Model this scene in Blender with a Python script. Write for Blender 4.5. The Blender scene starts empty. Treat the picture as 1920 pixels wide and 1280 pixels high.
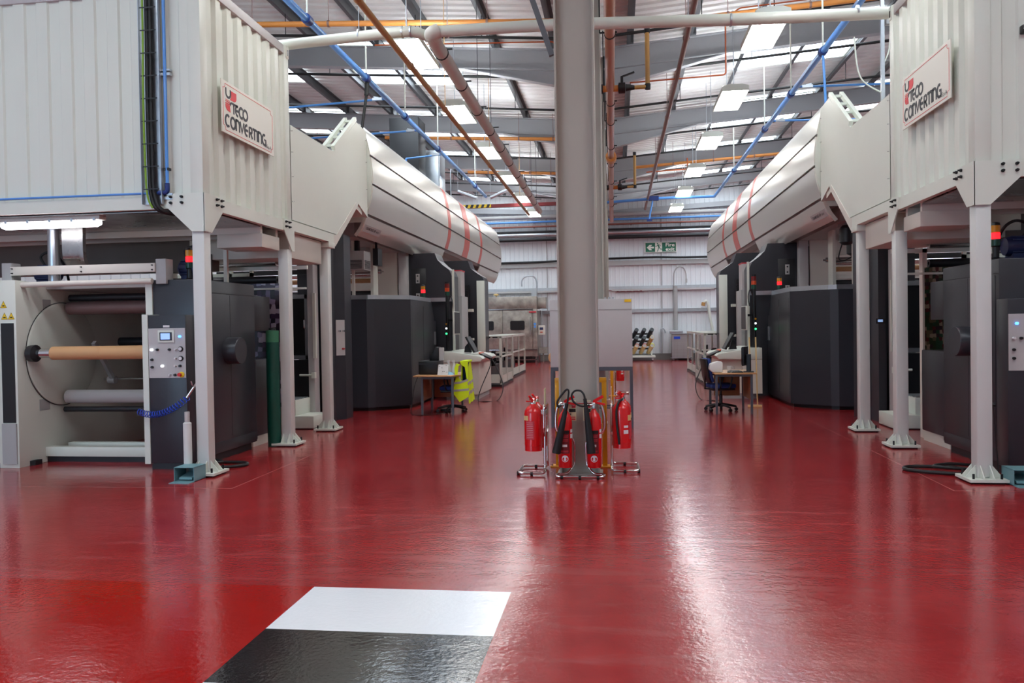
import bpy, bmesh, math, random
from mathutils import Vector, Matrix

S = bpy.context.scene
COL = S.collection
random.seed(7)

# ------------------------------------------------------------------ camera
def set_camera():
    f, roll, vx, vy = 1500.0, 0.014, 1157.0, 612.0
    Y = Vector((vx - 960, vy - 640, f)).normalized()
    up = Vector((-math.sin(roll), -math.cos(roll), 0))
    Z = (up - Y * up.dot(Y)).normalized()
    X = Y.cross(Z)
    if X.x < 0:
        X = -X
    B = Matrix((X, Y, Z))
    R = Matrix((B.col[0], -B.col[1], -B.col[2])).transposed()
    cd = bpy.data.cameras.new('camera')
    cd.sensor_width = 36.0
    cd.lens = 36.0 * f / 1920.0
    cd.clip_start = 0.05
    cd.clip_end = 300
    co = bpy.data.objects.new('camera', cd)
    COL.objects.link(co)
    co.matrix_world = Matrix.Translation((0, 0, 1.6)) @ R.to_4x4()
    S.camera = co
set_camera()

# ------------------------------------------------------------------ world and exposure
wd = bpy.data.worlds.new('daylight')
S.world = wd
wd.use_nodes = True
wn = wd.node_tree.nodes
wn['Background'].inputs[0].default_value = (0.80, 0.88, 1.0, 1)
wn['Background'].inputs[1].default_value = 1.0
S.view_settings.view_transform = 'Standard'
S.view_settings.look = 'None'
S.view_settings.exposure = -0.60
S.view_settings.gamma = 1.0
S.view_settings.use_curve_mapping = False
LAMP_E = 26.0       # radiance of the ceiling lamp tubes
SKYLIGHT_E = 11.0    # daylight coming through the rooflights
BATTEN_E = 14.0

# daylight through the open loading door behind the camera
ld = bpy.data.lights.new('door_daylight', 'AREA')
ld.shape = 'RECTANGLE'
ld.size = 6.0
ld.size_y = 4.6
ld.energy = 640
ld.color = (0.44, 0.71, 1.0)
lo = bpy.data.objects.new('door_daylight', ld)
COL.objects.link(lo)
lo.location = (-9.2, -5.9, 3.1)
lo.rotation_euler = (math.radians(90), 0, 0)

# ------------------------------------------------------------------ materials
def lin(c):
    return tuple((x / 12.92 if x <= 0.04045 else ((x + 0.055) / 1.055) ** 2.4) for x in c)

def rgb(r, g, b):
    return lin((r / 255.0, g / 255.0, b / 255.0)) + (1.0,)

def mat(name, col, rough=0.5, metal=0.0, var=0.0, scale=6.0, bump=0.0, bscale=40.0, coat=0.0, spec=0.5, rvar=0.0):
    m = bpy.data.materials.new(name)
    m.use_nodes = True
    nt = m.node_tree
    b = nt.nodes['Principled BSDF']
    b.inputs['Base Color'].default_value = col
    b.inputs['Roughness'].default_value = rough
    b.inputs['Metallic'].default_value = metal
    b.inputs['Specular IOR Level'].default_value = spec
    if coat:
        b.inputs['Coat Weight'].default_value = coat
        b.inputs['Coat Roughness'].default_value = 0.1
    tc = nt.nodes.new('ShaderNodeTexCoord')
    if var > 0 or rvar > 0:
        n = nt.nodes.new('ShaderNodeTexNoise')
        n.inputs['Scale'].default_value = scale
        n.inputs['Detail'].default_value = 5
        nt.links.new(tc.outputs['Object'], n.inputs['Vector'])
        if var > 0:
            r = nt.nodes.new('ShaderNodeMapRange')
            r.inputs['To Min'].default_value = 1 - var
            r.inputs['To Max'].default_value = 1 + var
            nt.links.new(n.outputs['Fac'], r.inputs['Value'])
            mx = nt.nodes.new('ShaderNodeVectorMath')
            mx.operation = 'SCALE'
            mx.inputs[0].default_value = col[:3]
            nt.links.new(r.outputs['Result'], mx.inputs['Scale'])
            nt.links.new(mx.outputs['Vector'], b.inputs['Base Color'])
        if rvar > 0:
            r2 = nt.nodes.new('ShaderNodeMapRange')
            r2.inputs['To Min'].default_value = max(0.02, rough - rvar)
            r2.inputs['To Max'].default_value = rough + rvar
            nt.links.new(n.outputs['Fac'], r2.inputs['Value'])
            nt.links.new(r2.outputs['Result'], b.inputs['Roughness'])
    if bump > 0:
        n2 = nt.nodes.new('ShaderNodeTexNoise')
        n2.inputs['Scale'].default_value = bscale
        n2.inputs['Detail'].default_value = 3
        nt.links.new(tc.outputs['Object'], n2.inputs['Vector'])
        bp = nt.nodes.new('ShaderNodeBump')
        bp.inputs['Strength'].default_value = bump
        bp.inputs['Distance'].default_value = 0.02
        nt.links.new(n2.outputs['Fac'], bp.inputs['Height'])
        nt.links.new(bp.outputs['Normal'], b.inputs['Normal'])
    return m

def emis(name, col, e):
    m = bpy.data.materials.new(name)
    m.use_nodes = True
    b = m.node_tree.nodes['Principled BSDF']
    b.inputs['Base Color'].default_value = col
    b.inputs['Emission Color'].default_value = col
    b.inputs['Emission Strength'].default_value = e
    return m

M = {}
M['white'] = mat('white_paint', rgb(219, 222, 210), 0.42, var=0.03, scale=1.5)
M['cream'] = mat('cream_paint', rgb(214, 208, 196), 0.45, var=0.04, scale=2)
M['post'] = mat('post_paint', rgb(214, 215, 210), 0.38, var=0.02)
M['dark'] = mat('charcoal_paint', rgb(47, 48, 54), 0.33, var=0.05, scale=2, bump=0.05, bscale=90)
M['darker'] = mat('black_steel', rgb(30, 30, 33), 0.45, var=0.08)
M['black'] = mat('black_plastic', rgb(16, 16, 18), 0.4)
M['rubber'] = mat('black_rubber', rgb(20, 20, 21), 0.6)
M['grey'] = mat('grey_paint', rgb(168, 166, 164), 0.5, var=0.04)
M['panelgrey'] = mat('panel_grey', rgb(188, 184, 182), 0.5, var=0.03)
M['column'] = mat('column_grey', rgb(172, 165, 154), 0.55, var=0.05, scale=1.5)
M['rafter'] = mat('rafter_grey', rgb(164, 165, 168), 0.6, var=0.08, scale=1.2)
M['purlin'] = mat('purlin_zinc', rgb(96, 97, 100), 0.5, metal=0.5, var=0.1)
M['galv'] = mat('galvanised', rgb(190, 195, 200), 0.34, metal=0.9, var=0.12, scale=9, rvar=0.08)
M['steel'] = mat('bright_steel', rgb(205, 205, 205), 0.22, metal=1.0, var=0.05)
M['chrome'] = mat('chrome', rgb(225, 222, 220), 0.07, metal=1.0)
M['deck'] = mat('deck_sheet', rgb(150, 148, 146), 0.25, metal=0.9, var=0.15, scale=3, rvar=0.1, bump=0.25, bscale=3)
M['silver'] = mat('silver_paint', rgb(226, 223, 215), 0.33, metal=0.75, var=0.03, scale=0.8, rvar=0.04)
M['redband'] = mat('red_band', rgb(206, 92, 80), 0.36, metal=0.2)
M['stain'] = mat('stained_stainless', rgb(158, 152, 143), 0.40, metal=0.5, var=0.75, scale=4, rvar=0.15)
M['red'] = mat('extinguisher_red', rgb(214, 14, 20), 0.22, coat=0.5)
M['redlab'] = mat('label_red', rgb(196, 48, 62), 0.5)
M['maroon'] = mat('label_maroon', rgb(110, 16, 24), 0.5)
M['lab'] = mat('label_white', rgb(225, 222, 222), 0.5)
M['labcream'] = mat('label_cream', rgb(222, 190, 130), 0.5)
M['sticker'] = mat('sticker_cream', rgb(216, 214, 176), 0.55)
M['yellow'] = mat('yellow_paint', rgb(226, 160, 20), 0.4)
M['warn'] = mat('warning_yellow', rgb(240, 200, 30), 0.5)
M['blue'] = mat('blue_pipe', rgb(86, 150, 224), 0.35, coat=0.2)
M['blued'] = mat('blue_fitting', rgb(28, 52, 118), 0.4)
M['motor'] = mat('motor_blue', rgb(26, 40, 84), 0.45)
M['hose'] = mat('hose_blue', rgb(30, 70, 190), 0.35)
M['orange'] = mat('orange_pipe', rgb(206, 132, 62), 0.4, var=0.06, scale=3)
M['tan'] = mat('tan_pipe', rgb(178, 132, 72), 0.45, var=0.12, scale=5)
M['brown'] = mat('brown_pipe', rgb(176, 108, 74), 0.28, var=0.05)
M['mauve'] = mat('brown_conduit', rgb(132, 100, 92), 0.45, var=0.1)
M['copper'] = mat('copper', rgb(186, 96, 60), 0.35, metal=0.8)
M['pvc'] = mat('pvc_white', rgb(206, 208, 196), 0.35)
M['pvcgrey'] = mat('pvc_grey', rgb(204, 198, 188), 0.4, var=0.05)
M['wood'] = mat('beech_laminate', rgb(196, 148, 100), 0.4, var=0.08, scale=3)
M['woodd'] = mat('beech_panel', rgb(160, 108, 66), 0.5, var=0.08, scale=3)
M['deskleg'] = mat('desk_leg_grey', rgb(74, 78, 86), 0.4)
M['fabric'] = mat('blue_fabric', rgb(32, 56, 120), 0.9, bump=0.3, bscale=200)
M['hivis'] = mat('hivis_yellow', rgb(214, 240, 20), 0.8, var=0.05, bump=0.3, bscale=12)
M['tape'] = mat('reflective_tape', rgb(168, 164, 158), 0.5)
M['kraft'] = mat('kraft_core', rgb(206, 158, 110), 0.6, var=0.05)
M['rollred'] = mat('film_reddish', rgb(112, 84, 80), 0.5)
M['rollgrey'] = mat('film_grey', rgb(188, 184, 180), 0.35)
M['green'] = mat('green_tube', rgb(8, 72, 58), 0.4, var=0.25, scale=12)
M['greenl'] = mat('green_tube_top', rgb(58, 120, 88), 0.5, var=0.2, scale=12)
M['pedal'] = mat('pedal_teal', rgb(110, 150, 156), 0.45)
M['paper'] = mat('paper_white', rgb(228, 226, 222), 0.7)
M['papert'] = mat('tissue_blue', rgb(150, 200, 225), 0.8)
M['bottle'] = mat('bottle_white', rgb(220, 220, 216), 0.35)
M['screen'] = emis('screen_blue', (0.35, 0.55, 0.95, 1), 0.9)
M['screend'] = mat('screen_dark', rgb(40, 40, 42), 0.45)
M['ledblue'] = emis('led_blue', (0.1, 0.35, 1, 1), 4)
M['ledwhite'] = emis('led_white', (0.9, 0.95, 1, 1), 2.5)
M['ledgreen'] = emis('led_green', (0.05, 1, 0.3, 1), 3)
M['ledred'] = emis('beacon_red', (1, 0.02, 0.03, 1), 1.8)
M['beacony'] = mat('beacon_amber', rgb(220, 150, 20), 0.3)
M['beacongr'] = mat('beacon_green', rgb(8, 70, 52), 0.3)
M['beaconr'] = mat('beacon_red_unlit', rgb(120, 14, 10), 0.3)
M['beacono'] = mat('beacon_orange', rgb(205, 70, 20), 0.3)
M['signgreen'] = mat('sign_green', rgb(24, 104, 76), 0.5)
M['signwhite'] = mat('sign_white', rgb(232, 230, 218), 0.5)
M['signink'] = mat('sign_ink', rgb(46, 46, 50), 0.5)
M['signred'] = mat('sign_red', rgb(216, 60, 66), 0.5)
M['roof_fill'] = emis('added_roof_fill', (0.88, 0.95, 1.0, 1), 120.0)  # added glow on the lamp tops that brightens the roof
M['lamp'] = emis('lamp_tubes', (0.97, 0.98, 1.0, 1), LAMP_E)
M['batten'] = emis('batten_tube', (0.95, 0.93, 1.0, 1), BATTEN_E)
M['sky'] = emis('rooflight_sheet', (0.80, 0.91, 1.0, 1), SKYLIGHT_E)
M['wallwhite'] = mat('wall_sheet', rgb(226, 228, 230), 0.45, var=0.03, scale=0.6)
M['roof'] = mat('roof_sheet', rgb(232, 230, 226), 0.5, var=0.06, scale=0.7)
M['block'] = mat('block_grey', rgb(128, 124, 120), 0.8, var=0.15, scale=4, bump=0.4, bscale=60)
M['tubeblue'] = mat('blue_grey_tube', rgb(56, 64, 76), 0.4)
M['redpipe'] = mat('red_brown_pipe', rgb(136, 82, 70), 0.5)
M['trunk'] = mat('brown_trunking', rgb(98, 88, 82), 0.6, var=0.1)
M['crate'] = mat('chequer_grey', rgb(150, 142, 142), 0.6)

def floor_material():
    m = bpy.data.materials.new('red_epoxy_floor')
    m.use_nodes = True
    nt = m.node_tree
    b = nt.nodes['Principled BSDF']
    L = nt.links.new
    tc = nt.nodes.new('ShaderNodeTexCoord')
    sep = nt.nodes.new('ShaderNodeSeparateXYZ')
    L(tc.outputs['Object'], sep.inputs[0])
    def math_(op, a, c=None):
        n = nt.nodes.new('ShaderNodeMath')
        n.operation = op
        for i, v in enumerate((a, c)):
            if v is None:
                continue
            if isinstance(v, (int, float)):
                n.inputs[i].default_value = v
            else:
                L(v, n.inputs[i])
        return n.outputs[0]
    X, Y = sep.outputs[0], sep.outputs[1]
    def rect(x0, x1, y0, y1):
        a = math_('MULTIPLY', math_('GREATER_THAN', X, x0), math_('LESS_THAN', X, x1))
        c = math_('MULTIPLY', math_('GREATER_THAN', Y, y0), math_('LESS_THAN', Y, y1))
        return math_('MULTIPLY', a, c)
    def noise(scale, detail=6, stretch=(1, 1, 1), dist=0.0):
        mp = nt.nodes.new('ShaderNodeMapping')
        mp.inputs['Scale'].default_value = stretch
        L(tc.outputs['Object'], mp.inputs['Vector'])
        n = nt.nodes.new('ShaderNodeTexNoise')
        n.inputs['Scale'].default_value = scale
        n.inputs['Detail'].default_value = detail
        n.inputs['Distortion'].default_value = dist
        L(mp.outputs[0], n.inputs['Vector'])
        return n.outputs['Fac']
    def mixc(fac, a, c):
        n = nt.nodes.new('ShaderNodeMix')
        n.data_type = 'RGBA'
        if isinstance(fac, (int, float)):
            n.inputs['Factor'].default_value = fac
        else:
            L(fac, n.inputs['Factor'])
        for k, v in (('A', a), ('B', c)):
            s = [i for i in n.inputs if i.name == k and i.type == 'RGBA'][0]
            if isinstance(v, tuple):
                s.default_value = v
            else:
                L(v, s)
        return [o for o in n.outputs if o.type == 'RGBA'][0]
    def ramp(v, lo, hi):
        n = nt.nodes.new('ShaderNodeMapRange')
        n.inputs['From Min'].default_value = lo
        n.inputs['From Max'].default_value = hi
        L(v, n.inputs['Value'])
        return n.outputs['Result']
    big = ramp(noise(0.55, 6, (1, 1.6, 1), 0.6), 0.3, 0.7)
    fine = ramp(noise(5.0, 8, (1, 1, 1), 0.4), 0.35, 0.75)
    scuff = ramp(noise(1.6, 9, (0.5, 2.5, 1), 1.5), 0.55, 0.8)
    red = mixc(big, rgb(146, 32, 35), rgb(166, 46, 47))
    red = mixc(math_('MULTIPLY', fine, 0.5), red, rgb(130, 26, 30))
    red = mixc(math_('MULTIPLY', scuff, 0.5), red, rgb(172, 92, 92))
    deep = mixc(math_('MULTIPLY', fine, 0.3), rgb(160, 12, 6), rgb(146, 9, 5))
    # freshly painted deep red bay and the black and white crossing bars
    c = mixc(rect(-30, -1.90, -30, 4.79), red, deep)
    c = mixc(rect(-1.905, -0.66, -30, 4.785), c, rgb(240, 242, 244))
    c = mixc(rect(-1.905, -0.66, 3.425, 4.085), c, rgb(20, 20, 22))
    c = mixc(rect(-1.905, -0.66, 2.1, 2.765), c, rgb(20, 20, 22))
    # saw cut joints in the slab
    j = math_('ADD', rect(-3.957, -3.945, 7.75, 30), rect(3.127, 3.139, 8.0, 30))
    j = math_('ADD', j, rect(3.13, 12, 7.99, 8.003))
    j = math_('ADD', j, rect(-12, -3.95, 7.745, 7.757))
    c = mixc(math_('MULTIPLY', j, 0.5), c, rgb(196, 150, 146))
    L(c, b.inputs['Base Color'])
    fresh = math_('MAXIMUM', rect(-30, -1.90, -30, 4.79), rect(-1.905, -0.66, -30, 4.785))
    rn = math_('ADD', math_('MULTIPLY', noise(2.2, 7, (1, 1, 1), 0.5), 0.10), 0.085)
    L(math_('SUBTRACT', rn, math_('MULTIPLY', fresh, 0.05)), b.inputs['Roughness'])
    b.inputs['Specular IOR Level'].default_value = 0.5
    b.inputs['Coat Weight'].default_value = 0.08
    b.inputs['Coat Roughness'].default_value = 0.12
    h = math_('ADD', math_('MULTIPLY', noise(34, 4), 0.22), math_('MULTIPLY', noise(2.4, 6, (1, 1.8, 1), 0.6), 0.5))
    bp = nt.nodes.new('ShaderNodeBump')
    bp.inputs['Strength'].default_value = 0.16
    bp.inputs['Distance'].default_value = 0.035
    L(h, bp.inputs['Height'])
    L(bp.outputs['Normal'], b.inputs['Normal'])
    L(bp.outputs['Normal'], b.inputs['Coat Normal'])
    return m
M['floor'] = floor_material()

def web_material(name, cols, sx, sz):
    m = bpy.data.materials.new(name)
    m.use_nodes = True
    nt = m.node_tree
    b = nt.nodes['Principled BSDF']
    tc = nt.nodes.new('ShaderNodeTexCoord')
    mp = nt.nodes.new('ShaderNodeMapping')
    mp.inputs['Scale'].default_value = (sx, sx, sz)
    nt.links.new(tc.outputs['Object'], mp.inputs['Vector'])
    v = nt.nodes.new('ShaderNodeTexVoronoi')
    v.inputs['Scale'].default_value = 1.0
    v.inputs['Randomness'].default_value = 0.35
    nt.links.new(mp.outputs[0], v.inputs['Vector'])
    sp = nt.nodes.new('ShaderNodeSeparateColor')
    nt.links.new(v.outputs['Color'], sp.inputs[0])
    r = nt.nodes.new('ShaderNodeValToRGB')
    r.color_ramp.interpolation = 'CONSTANT'
    el = r.color_ramp.elements
    el[0].color = cols[0]
    el[1].color = cols[1]
    el[1].position = 1.0 / len(cols)
    for i in range(2, len(cols)):
        e = el.new(i / len(cols))
        e.color = cols[i]
    nt.links.new(sp.outputs[0], r.inputs['Fac'])
    nt.links.new(r.outputs['Color'], b.inputs['Base Color'])
    b.inputs['Roughness'].default_value = 0.3
    return m
M['weba'] = web_material('printed_film_violet', [rgb(150, 140, 170), rgb(70, 52, 80), rgb(44, 40, 54), rgb(190, 184, 200), rgb(58, 44, 60)], 14, 14)
M['webb'] = web_material('printed_film_green', [rgb(84, 30, 28), rgb(44, 52, 30), rgb(96, 84, 60), rgb(50, 30, 34), rgb(40, 66, 44), rgb(150, 130, 110)], 24, 20)
M['hazard'] = web_material('hazard_bar', [rgb(220, 190, 30), rgb(24, 24, 24)], 4, 0.01)

# ------------------------------------------------------------------ mesh helpers
WHOLE = {'lettering', 'border', 'emblem', 'plate_lettering', 'print', 'perforation', 'panel_seam', 'keys', 'slot', 'print_line', 'black_stripe', 'running_figure',
         'white_line', 'red_line', 'black_line', 'arrow', 'mesh_front', 'text_label', 'louvre', 'cable_chain', 'tread', 'vent', 'warning_mark'}

def islands(bm):
    """loose pieces, those lying close together (under half the larger one's size) taken as one"""
    seen, isl = set(), []
    for v in bm.verts:
        if v in seen:
            continue
        st, cur = [v], []
        seen.add(v)
        while st:
            q = st.pop()
            cur.append(q)
            for e in q.link_edges:
                w = e.other_vert(q)
                if w not in seen:
                    seen.add(w)
                    st.append(w)
        isl.append(cur)
    if len(isl) < 2:
        return [isl[0]] if isl else []
    bb = []
    for c in isl:
        lo = [min(v.co[i] for v in c) for i in range(3)]
        hi = [max(v.co[i] for v in c) for i in range(3)]
        bb.append((lo, hi, sum((hi[i] - lo[i]) ** 2 for i in range(3)) ** 0.5))
    par = list(range(len(isl)))
    def find(i):
        while par[i] != i:
            par[i] = par[par[i]]
            i = par[i]
        return i
    for i in range(len(isl)):
        for j in range(i):
            d = sum(max(0.0, bb[i][0][k] - bb[j][1][k], bb[j][0][k] - bb[i][1][k]) ** 2 for k in range(3)) ** 0.5
            if d < 0.5 * min(bb[i][2], bb[j][2]) or d < 0.004:
                par[find(i)] = find(j)
    out = {}
    for i, c in enumerate(isl):
        out.setdefault(find(i), []).extend(c)
    return list(out.values())

def part_of(bm, verts):
    nb = bmesh.new()
    mp = {}
    for v in verts:
        mp[v] = nb.verts.new(v.co)
    done = set()
    for v in verts:
        for f in v.link_faces:
            if f not in done:
                done.add(f)
                nb.faces.new([mp[q] for q in f.verts])
    return nb

class MB:
    """collects shapes given in world coordinates; build() links them as one mesh object"""
    def __init__(self, tr=None):
        self.bm = bmesh.new()
        self.tr = tr
    def v(self, p):
        if self.tr:
            p = self.tr(p)
        return self.bm.verts.new(p)
    def faces(self, pts, fs):
        vs = [self.v(p) for p in pts]
        for f in fs:
            try:
                self.bm.faces.new([vs[i] for i in f])
            except ValueError:
                pass
        return self
    def box(self, x0, x1, y0, y1, z0, z1):
        x0, x1 = sorted((x0, x1)); y0, y1 = sorted((y0, y1)); z0, z1 = sorted((z0, z1))
        p = [(x0, y0, z0), (x1, y0, z0), (x1, y1, z0), (x0, y1, z0), (x0, y0, z1), (x1, y0, z1), (x1, y1, z1), (x0, y1, z1)]
        return self.faces(p, [(0, 3, 2, 1), (4, 5, 6, 7), (0, 1, 5, 4), (1, 2, 6, 5), (2, 3, 7, 6), (3, 0, 4, 7)])
    def prism(self, poly, axis, a, b):
        def pt(q, t):
            if axis == 'x':
                return (t, q[0], q[1])
            if axis == 'y':
                return (q[0], t, q[1])
            return (q[0], q[1], t)
        n = len(poly)
        pts = [pt(q, a) for q in poly] + [pt(q, b) for q in poly]
        fs = [tuple(range(n - 1, -1, -1)), tuple(range(n, 2 * n))]
        fs += [(i, (i + 1) % n, n + (i + 1) % n, n + i) for i in range(n)]
        return self.faces(pts, fs)
    def tube(self, path, r, n=10, closed=False, rs=None, caps=True):
        P = [Vector(p) for p in path]
        k = len(P)
        tang = []
        for i in range(k):
            if closed:
                t = P[(i + 1) % k] - P[i - 1]
            else:
                t = P[min(i + 1, k - 1)] - P[max(i - 1, 0)]
            tang.append(t.normalized())
        up = Vector((0, 0, 1)) if abs(tang[0].z) < 0.9 else Vector((1, 0, 0))
        nrm = (up - tang[0] * up.dot(tang[0])).normalized()
        pts = []
        for i in range(k):
            nrm = nrm - tang[i] * nrm.dot(tang[i])
            nrm.normalize()
            bi = tang[i].cross(nrm)
            rr = rs[i] if rs else r
            for j in range(n):
                a = 2 * math.pi * j / n
                pts.append(tuple(P[i] + nrm * (rr * math.cos(a)) + bi * (rr * math.sin(a))))
        fs = []
        rng = k if closed else k - 1
        for i in range(rng):
            i2 = (i + 1) % k
            for j in range(n):
                j2 = (j + 1) % n
                fs.append((i * n + j, i * n + j2, i2 * n + j2, i2 * n + j))
        if not closed and caps:
            fs.append(tuple(range(n - 1, -1, -1)))
            fs.append(tuple(range((k - 1) * n, k * n)))
        return self.faces(pts, fs)
    def cyl(self, p, q, r, n=16, r2=None):
        return self.tube([p, q], r, n, rs=[r, r if r2 is None else r2])
    def bar(self, p, q, w, h=None):
        """rectangular bar; w across, h vertical-ish"""
        h = w if h is None else h
        P, Q = Vector(p), Vector(q)
        t = (Q - P).normalized()
        up = Vector((0, 0, 1)) if abs(t.z) < 0.95 else Vector((0, 1, 0))
        s = t.cross(up).normalized()
        u = s.cross(t)
        pts = []
        for c in (P, Q):
            for a, b_ in ((-1, -1), (1, -1), (1, 1), (-1, 1)):
                pts.append(tuple(c + s * (a * w / 2) + u * (b_ * h / 2)))
        return self.faces(pts, [(3, 2, 1, 0), (4, 5, 6, 7), (0, 1, 5, 4), (1, 2, 6, 5), (2, 3, 7, 6), (3, 0, 4, 7)])
    def lathe(self, prof, base, axis='z', n=20):
        pts = []
        for r, h in prof:
            r = max(r, 1e-4)
            for j in range(n):
                a = 2 * math.pi * j / n
                c, s = r * math.cos(a), r * math.sin(a)
                if axis == 'z':
                    q = (base[0] + c, base[1] + s, base[2] + h)
                elif axis == 'x':
                    q = (base[0] + h, base[1] + c, base[2] + s)
                else:
                    q = (base[0] + c, base[1] + h, base[2] + s)
                pts.append(q)
        fs = []
        for i in range(len(prof) - 1):
            for j in range(n):
                j2 = (j + 1) % n
                fs.append((i * n + j, i * n + j2, (i + 1) * n + j2, (i + 1) * n + j))
        fs.append(tuple(range(n - 1, -1, -1)))
        fs.append(tuple(range((len(prof) - 1) * n, len(prof) * n)))
        return self.faces(pts, fs)
    def shell(self, line, axis, a, b, t):
        """thin sheet: an open 2d polyline thickened by t and extruded along an axis"""
        L = [Vector(q) for q in line]
        off = []
        for i in range(len(L)):
            d = (L[min(i + 1, len(L) - 1)] - L[max(i - 1, 0)]).normalized()
            off.append(L[i] + Vector((-d.y, d.x)) * t)
        poly = [tuple(q) for q in L] + [tuple(q) for q in reversed(off)]
        n = len(L)
        def pt(q, s):
            if axis == 'x':
                return (s, q[0], q[1])
            if axis == 'y':
                return (q[0], s, q[1])
            return (q[0], q[1], s)
        N = 2 * n
        pts = [pt(q, a) for q in poly] + [pt(q, b) for q in poly]
        fs = []
        for i in range(n - 1):
            i2, j, j2 = i + 1, N - 1 - i, N - 2 - i
            fs.append((i, i2, N + i2, N + i))
            fs.append((j, j2, N + j2, N + j))
            fs.append((i, i2, j2, j))
            fs.append((N + i, N + i2, N + j2, N + j))
        fs.append((0, N - 1, 2 * N - 1, N))
        fs.append((n - 1, n, N + n, N + n - 1))
        return self.faces(pts, fs)
    def build(self, name, m, parent=None, bevel=0.0, smooth=True, origin=None):
        bm = self.bm
        if parent is not None and name not in WHOLE:
            groups = islands(bm)
            if 1 < len(groups) <= 60:
                first = None
                for g in groups:
                    sub = MB()
                    sub.bm.free()
                    sub.bm = part_of(bm, g)
                    o = sub.build(name, m, parent, bevel, smooth, origin)
                    first = first or o
                bm.free()
                return first
        bmesh.ops.recalc_face_normals(bm, faces=bm.faces)
        if bevel:
            es = [e for e in bm.edges if len(e.link_faces) == 2 and e.calc_face_angle(0) > 0.6]
            bmesh.ops.bevel(bm, geom=es, offset=bevel, segments=2, affect='EDGES', profile=0.5, clamp_overlap=True)
        if parent is not None:
            o_ = wloc(parent)
        elif origin is not None:
            o_ = Vector(origin)
        else:
            xs = [v.co.x for v in bm.verts]; ys = [v.co.y for v in bm.verts]; zs = [v.co.z for v in bm.verts]
            o_ = Vector(((min(xs) + max(xs)) / 2, (min(ys) + max(ys)) / 2, min(zs)))
        bmesh.ops.translate(bm, verts=bm.verts, vec=-o_)
        me = bpy.data.meshes.new(name)
        bm.to_mesh(me)
        bm.free()
        me.materials.append(m)
        if smooth:
            me.polygons.foreach_set('use_smooth', [True] * len(me.polygons))
            me.set_sharp_from_angle(angle=math.radians(38))
        o = bpy.data.objects.new(name, me)
        COL.objects.link(o)
        if parent is not None:
            o.parent = parent
        else:
            o.location = o_
        return o

def wloc(o):
    v = Vector((0, 0, 0))
    while o is not None:
        v = v + o.location
        o = o.parent
    return v

def tag(o, label, cat, group=None, kind=None):
    o['label'] = label
    o['category'] = cat
    if group:
        o['group'] = group
    if kind:
        o['kind'] = kind
    return o

def thing(name, label, cat, loc=(0, 0, 0), group=None):
    o = bpy.data.objects.new(name, None)
    o.empty_display_size = 0.1
    COL.objects.link(o)
    o.location = loc
    return tag(o, label, cat, group)

def struct(o):
    o['kind'] = 'structure'
    return o

def dup(root, loc, label=None, rotz=None, group=None):
    def cp(o, par):
        c = o.copy()
        COL.objects.link(c)
        if par is not None:
            c.parent = par
        for ch in list(o.children):
            cp(ch, c)
        return c
    r = cp(root, None)
    r.location = loc
    if rotz is not None:
        r.rotation_euler = (0, 0, rotz)
    if label:
        r['label'] = label
    if group:
        r['group'] = group
    return r

def arc(cx, cy, rx, ry, a0, a1, n=10):
    return [(cx + rx * math.cos(math.radians(a0 + (a1 - a0) * i / n)), cy + ry * math.sin(math.radians(a0 + (a1 - a0) * i / n))) for i in range(n + 1)]

def smooth_path(pts, n=6, closed=False):
    """Catmull-Rom through the points"""
    P = [Vector(p) for p in pts]
    k = len(P)
    out = []
    for i in range(k if closed else k - 1):
        if closed:
            p0, p1, p2, p3 = P[i - 1], P[i], P[(i + 1) % k], P[(i + 2) % k]
        else:
            p0, p1, p2, p3 = P[max(i - 1, 0)], P[i], P[i + 1], P[min(i + 2, k - 1)]
        for j in range(n):
            t = j / n
            out.append(0.5 * ((2 * p1) + (p2 - p0) * t + (2 * p0 - 5 * p1 + 4 * p2 - p3) * t * t + (3 * p1 - p0 - 3 * p2 + p3) * t ** 3))
    if not closed:
        out.append(P[-1])
    return [tuple(p) for p in out]

def rounded(pts, r, n=5):
    """polyline with its inner corners rounded"""
    P = [Vector(p) for p in pts]
    out = [tuple(P[0])]
    for i in range(1, len(P) - 1):
        a = (P[i - 1] - P[i]); b = (P[i + 1] - P[i])
        d = min(r, a.length * 0.49, b.length * 0.49)
        s, e = P[i] + a.normalized() * d, P[i] + b.normalized() * d
        for j in range(n + 1):
            t = j / n
            out.append(tuple((1 - t) ** 2 * s + 2 * t * (1 - t) * P[i] + t * t * e))
    out.append(tuple(P[-1]))
    return out

def ribbons(mb, lines, w, place, t=0.004):
    """flat strokes in 2d, placed in space by place(a, b, depth)"""
    for ln in lines:
        L = [Vector(q) for q in ln]
        k = len(L)
        closed = k > 3 and (L[0] - L[-1]).length < 1e-5
        lf, rt = [], []
        for i in range(k):
            if closed:
                d = (L[(i + 1) % (k - 1)] - L[(i - 1) % (k - 1)])
            else:
                d = L[min(i + 1, k - 1)] - L[max(i - 1, 0)]
            if d.length < 1e-9:
                d = Vector((1, 0))
            d.normalize()
            nn = Vector((-d.y, d.x)) * (w / 2)
            lf.append(L[i] + nn); rt.append(L[i] - nn)
        pts = [place(q.x, q.y, t) for q in lf] + [place(q.x, q.y, t) for q in rt]
        pts += [place(q.x, q.y, 0) for q in lf] + [place(q.x, q.y, 0) for q in rt]
        fs = []
        for i in range(k - 1):
            fs.append((i, i + 1, k + i + 1, k + i))
            fs.append((i, i + 1, 2 * k + i + 1, 2 * k + i))
            fs.append((k + i, k + i + 1, 3 * k + i + 1, 3 * k + i))
        fs.append((0, k, 3 * k, 2 * k)); fs.append((k - 1, 2 * k - 1, 4 * k - 1, 3 * k - 1))
        mb.faces(pts, fs)
    return mb

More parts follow.
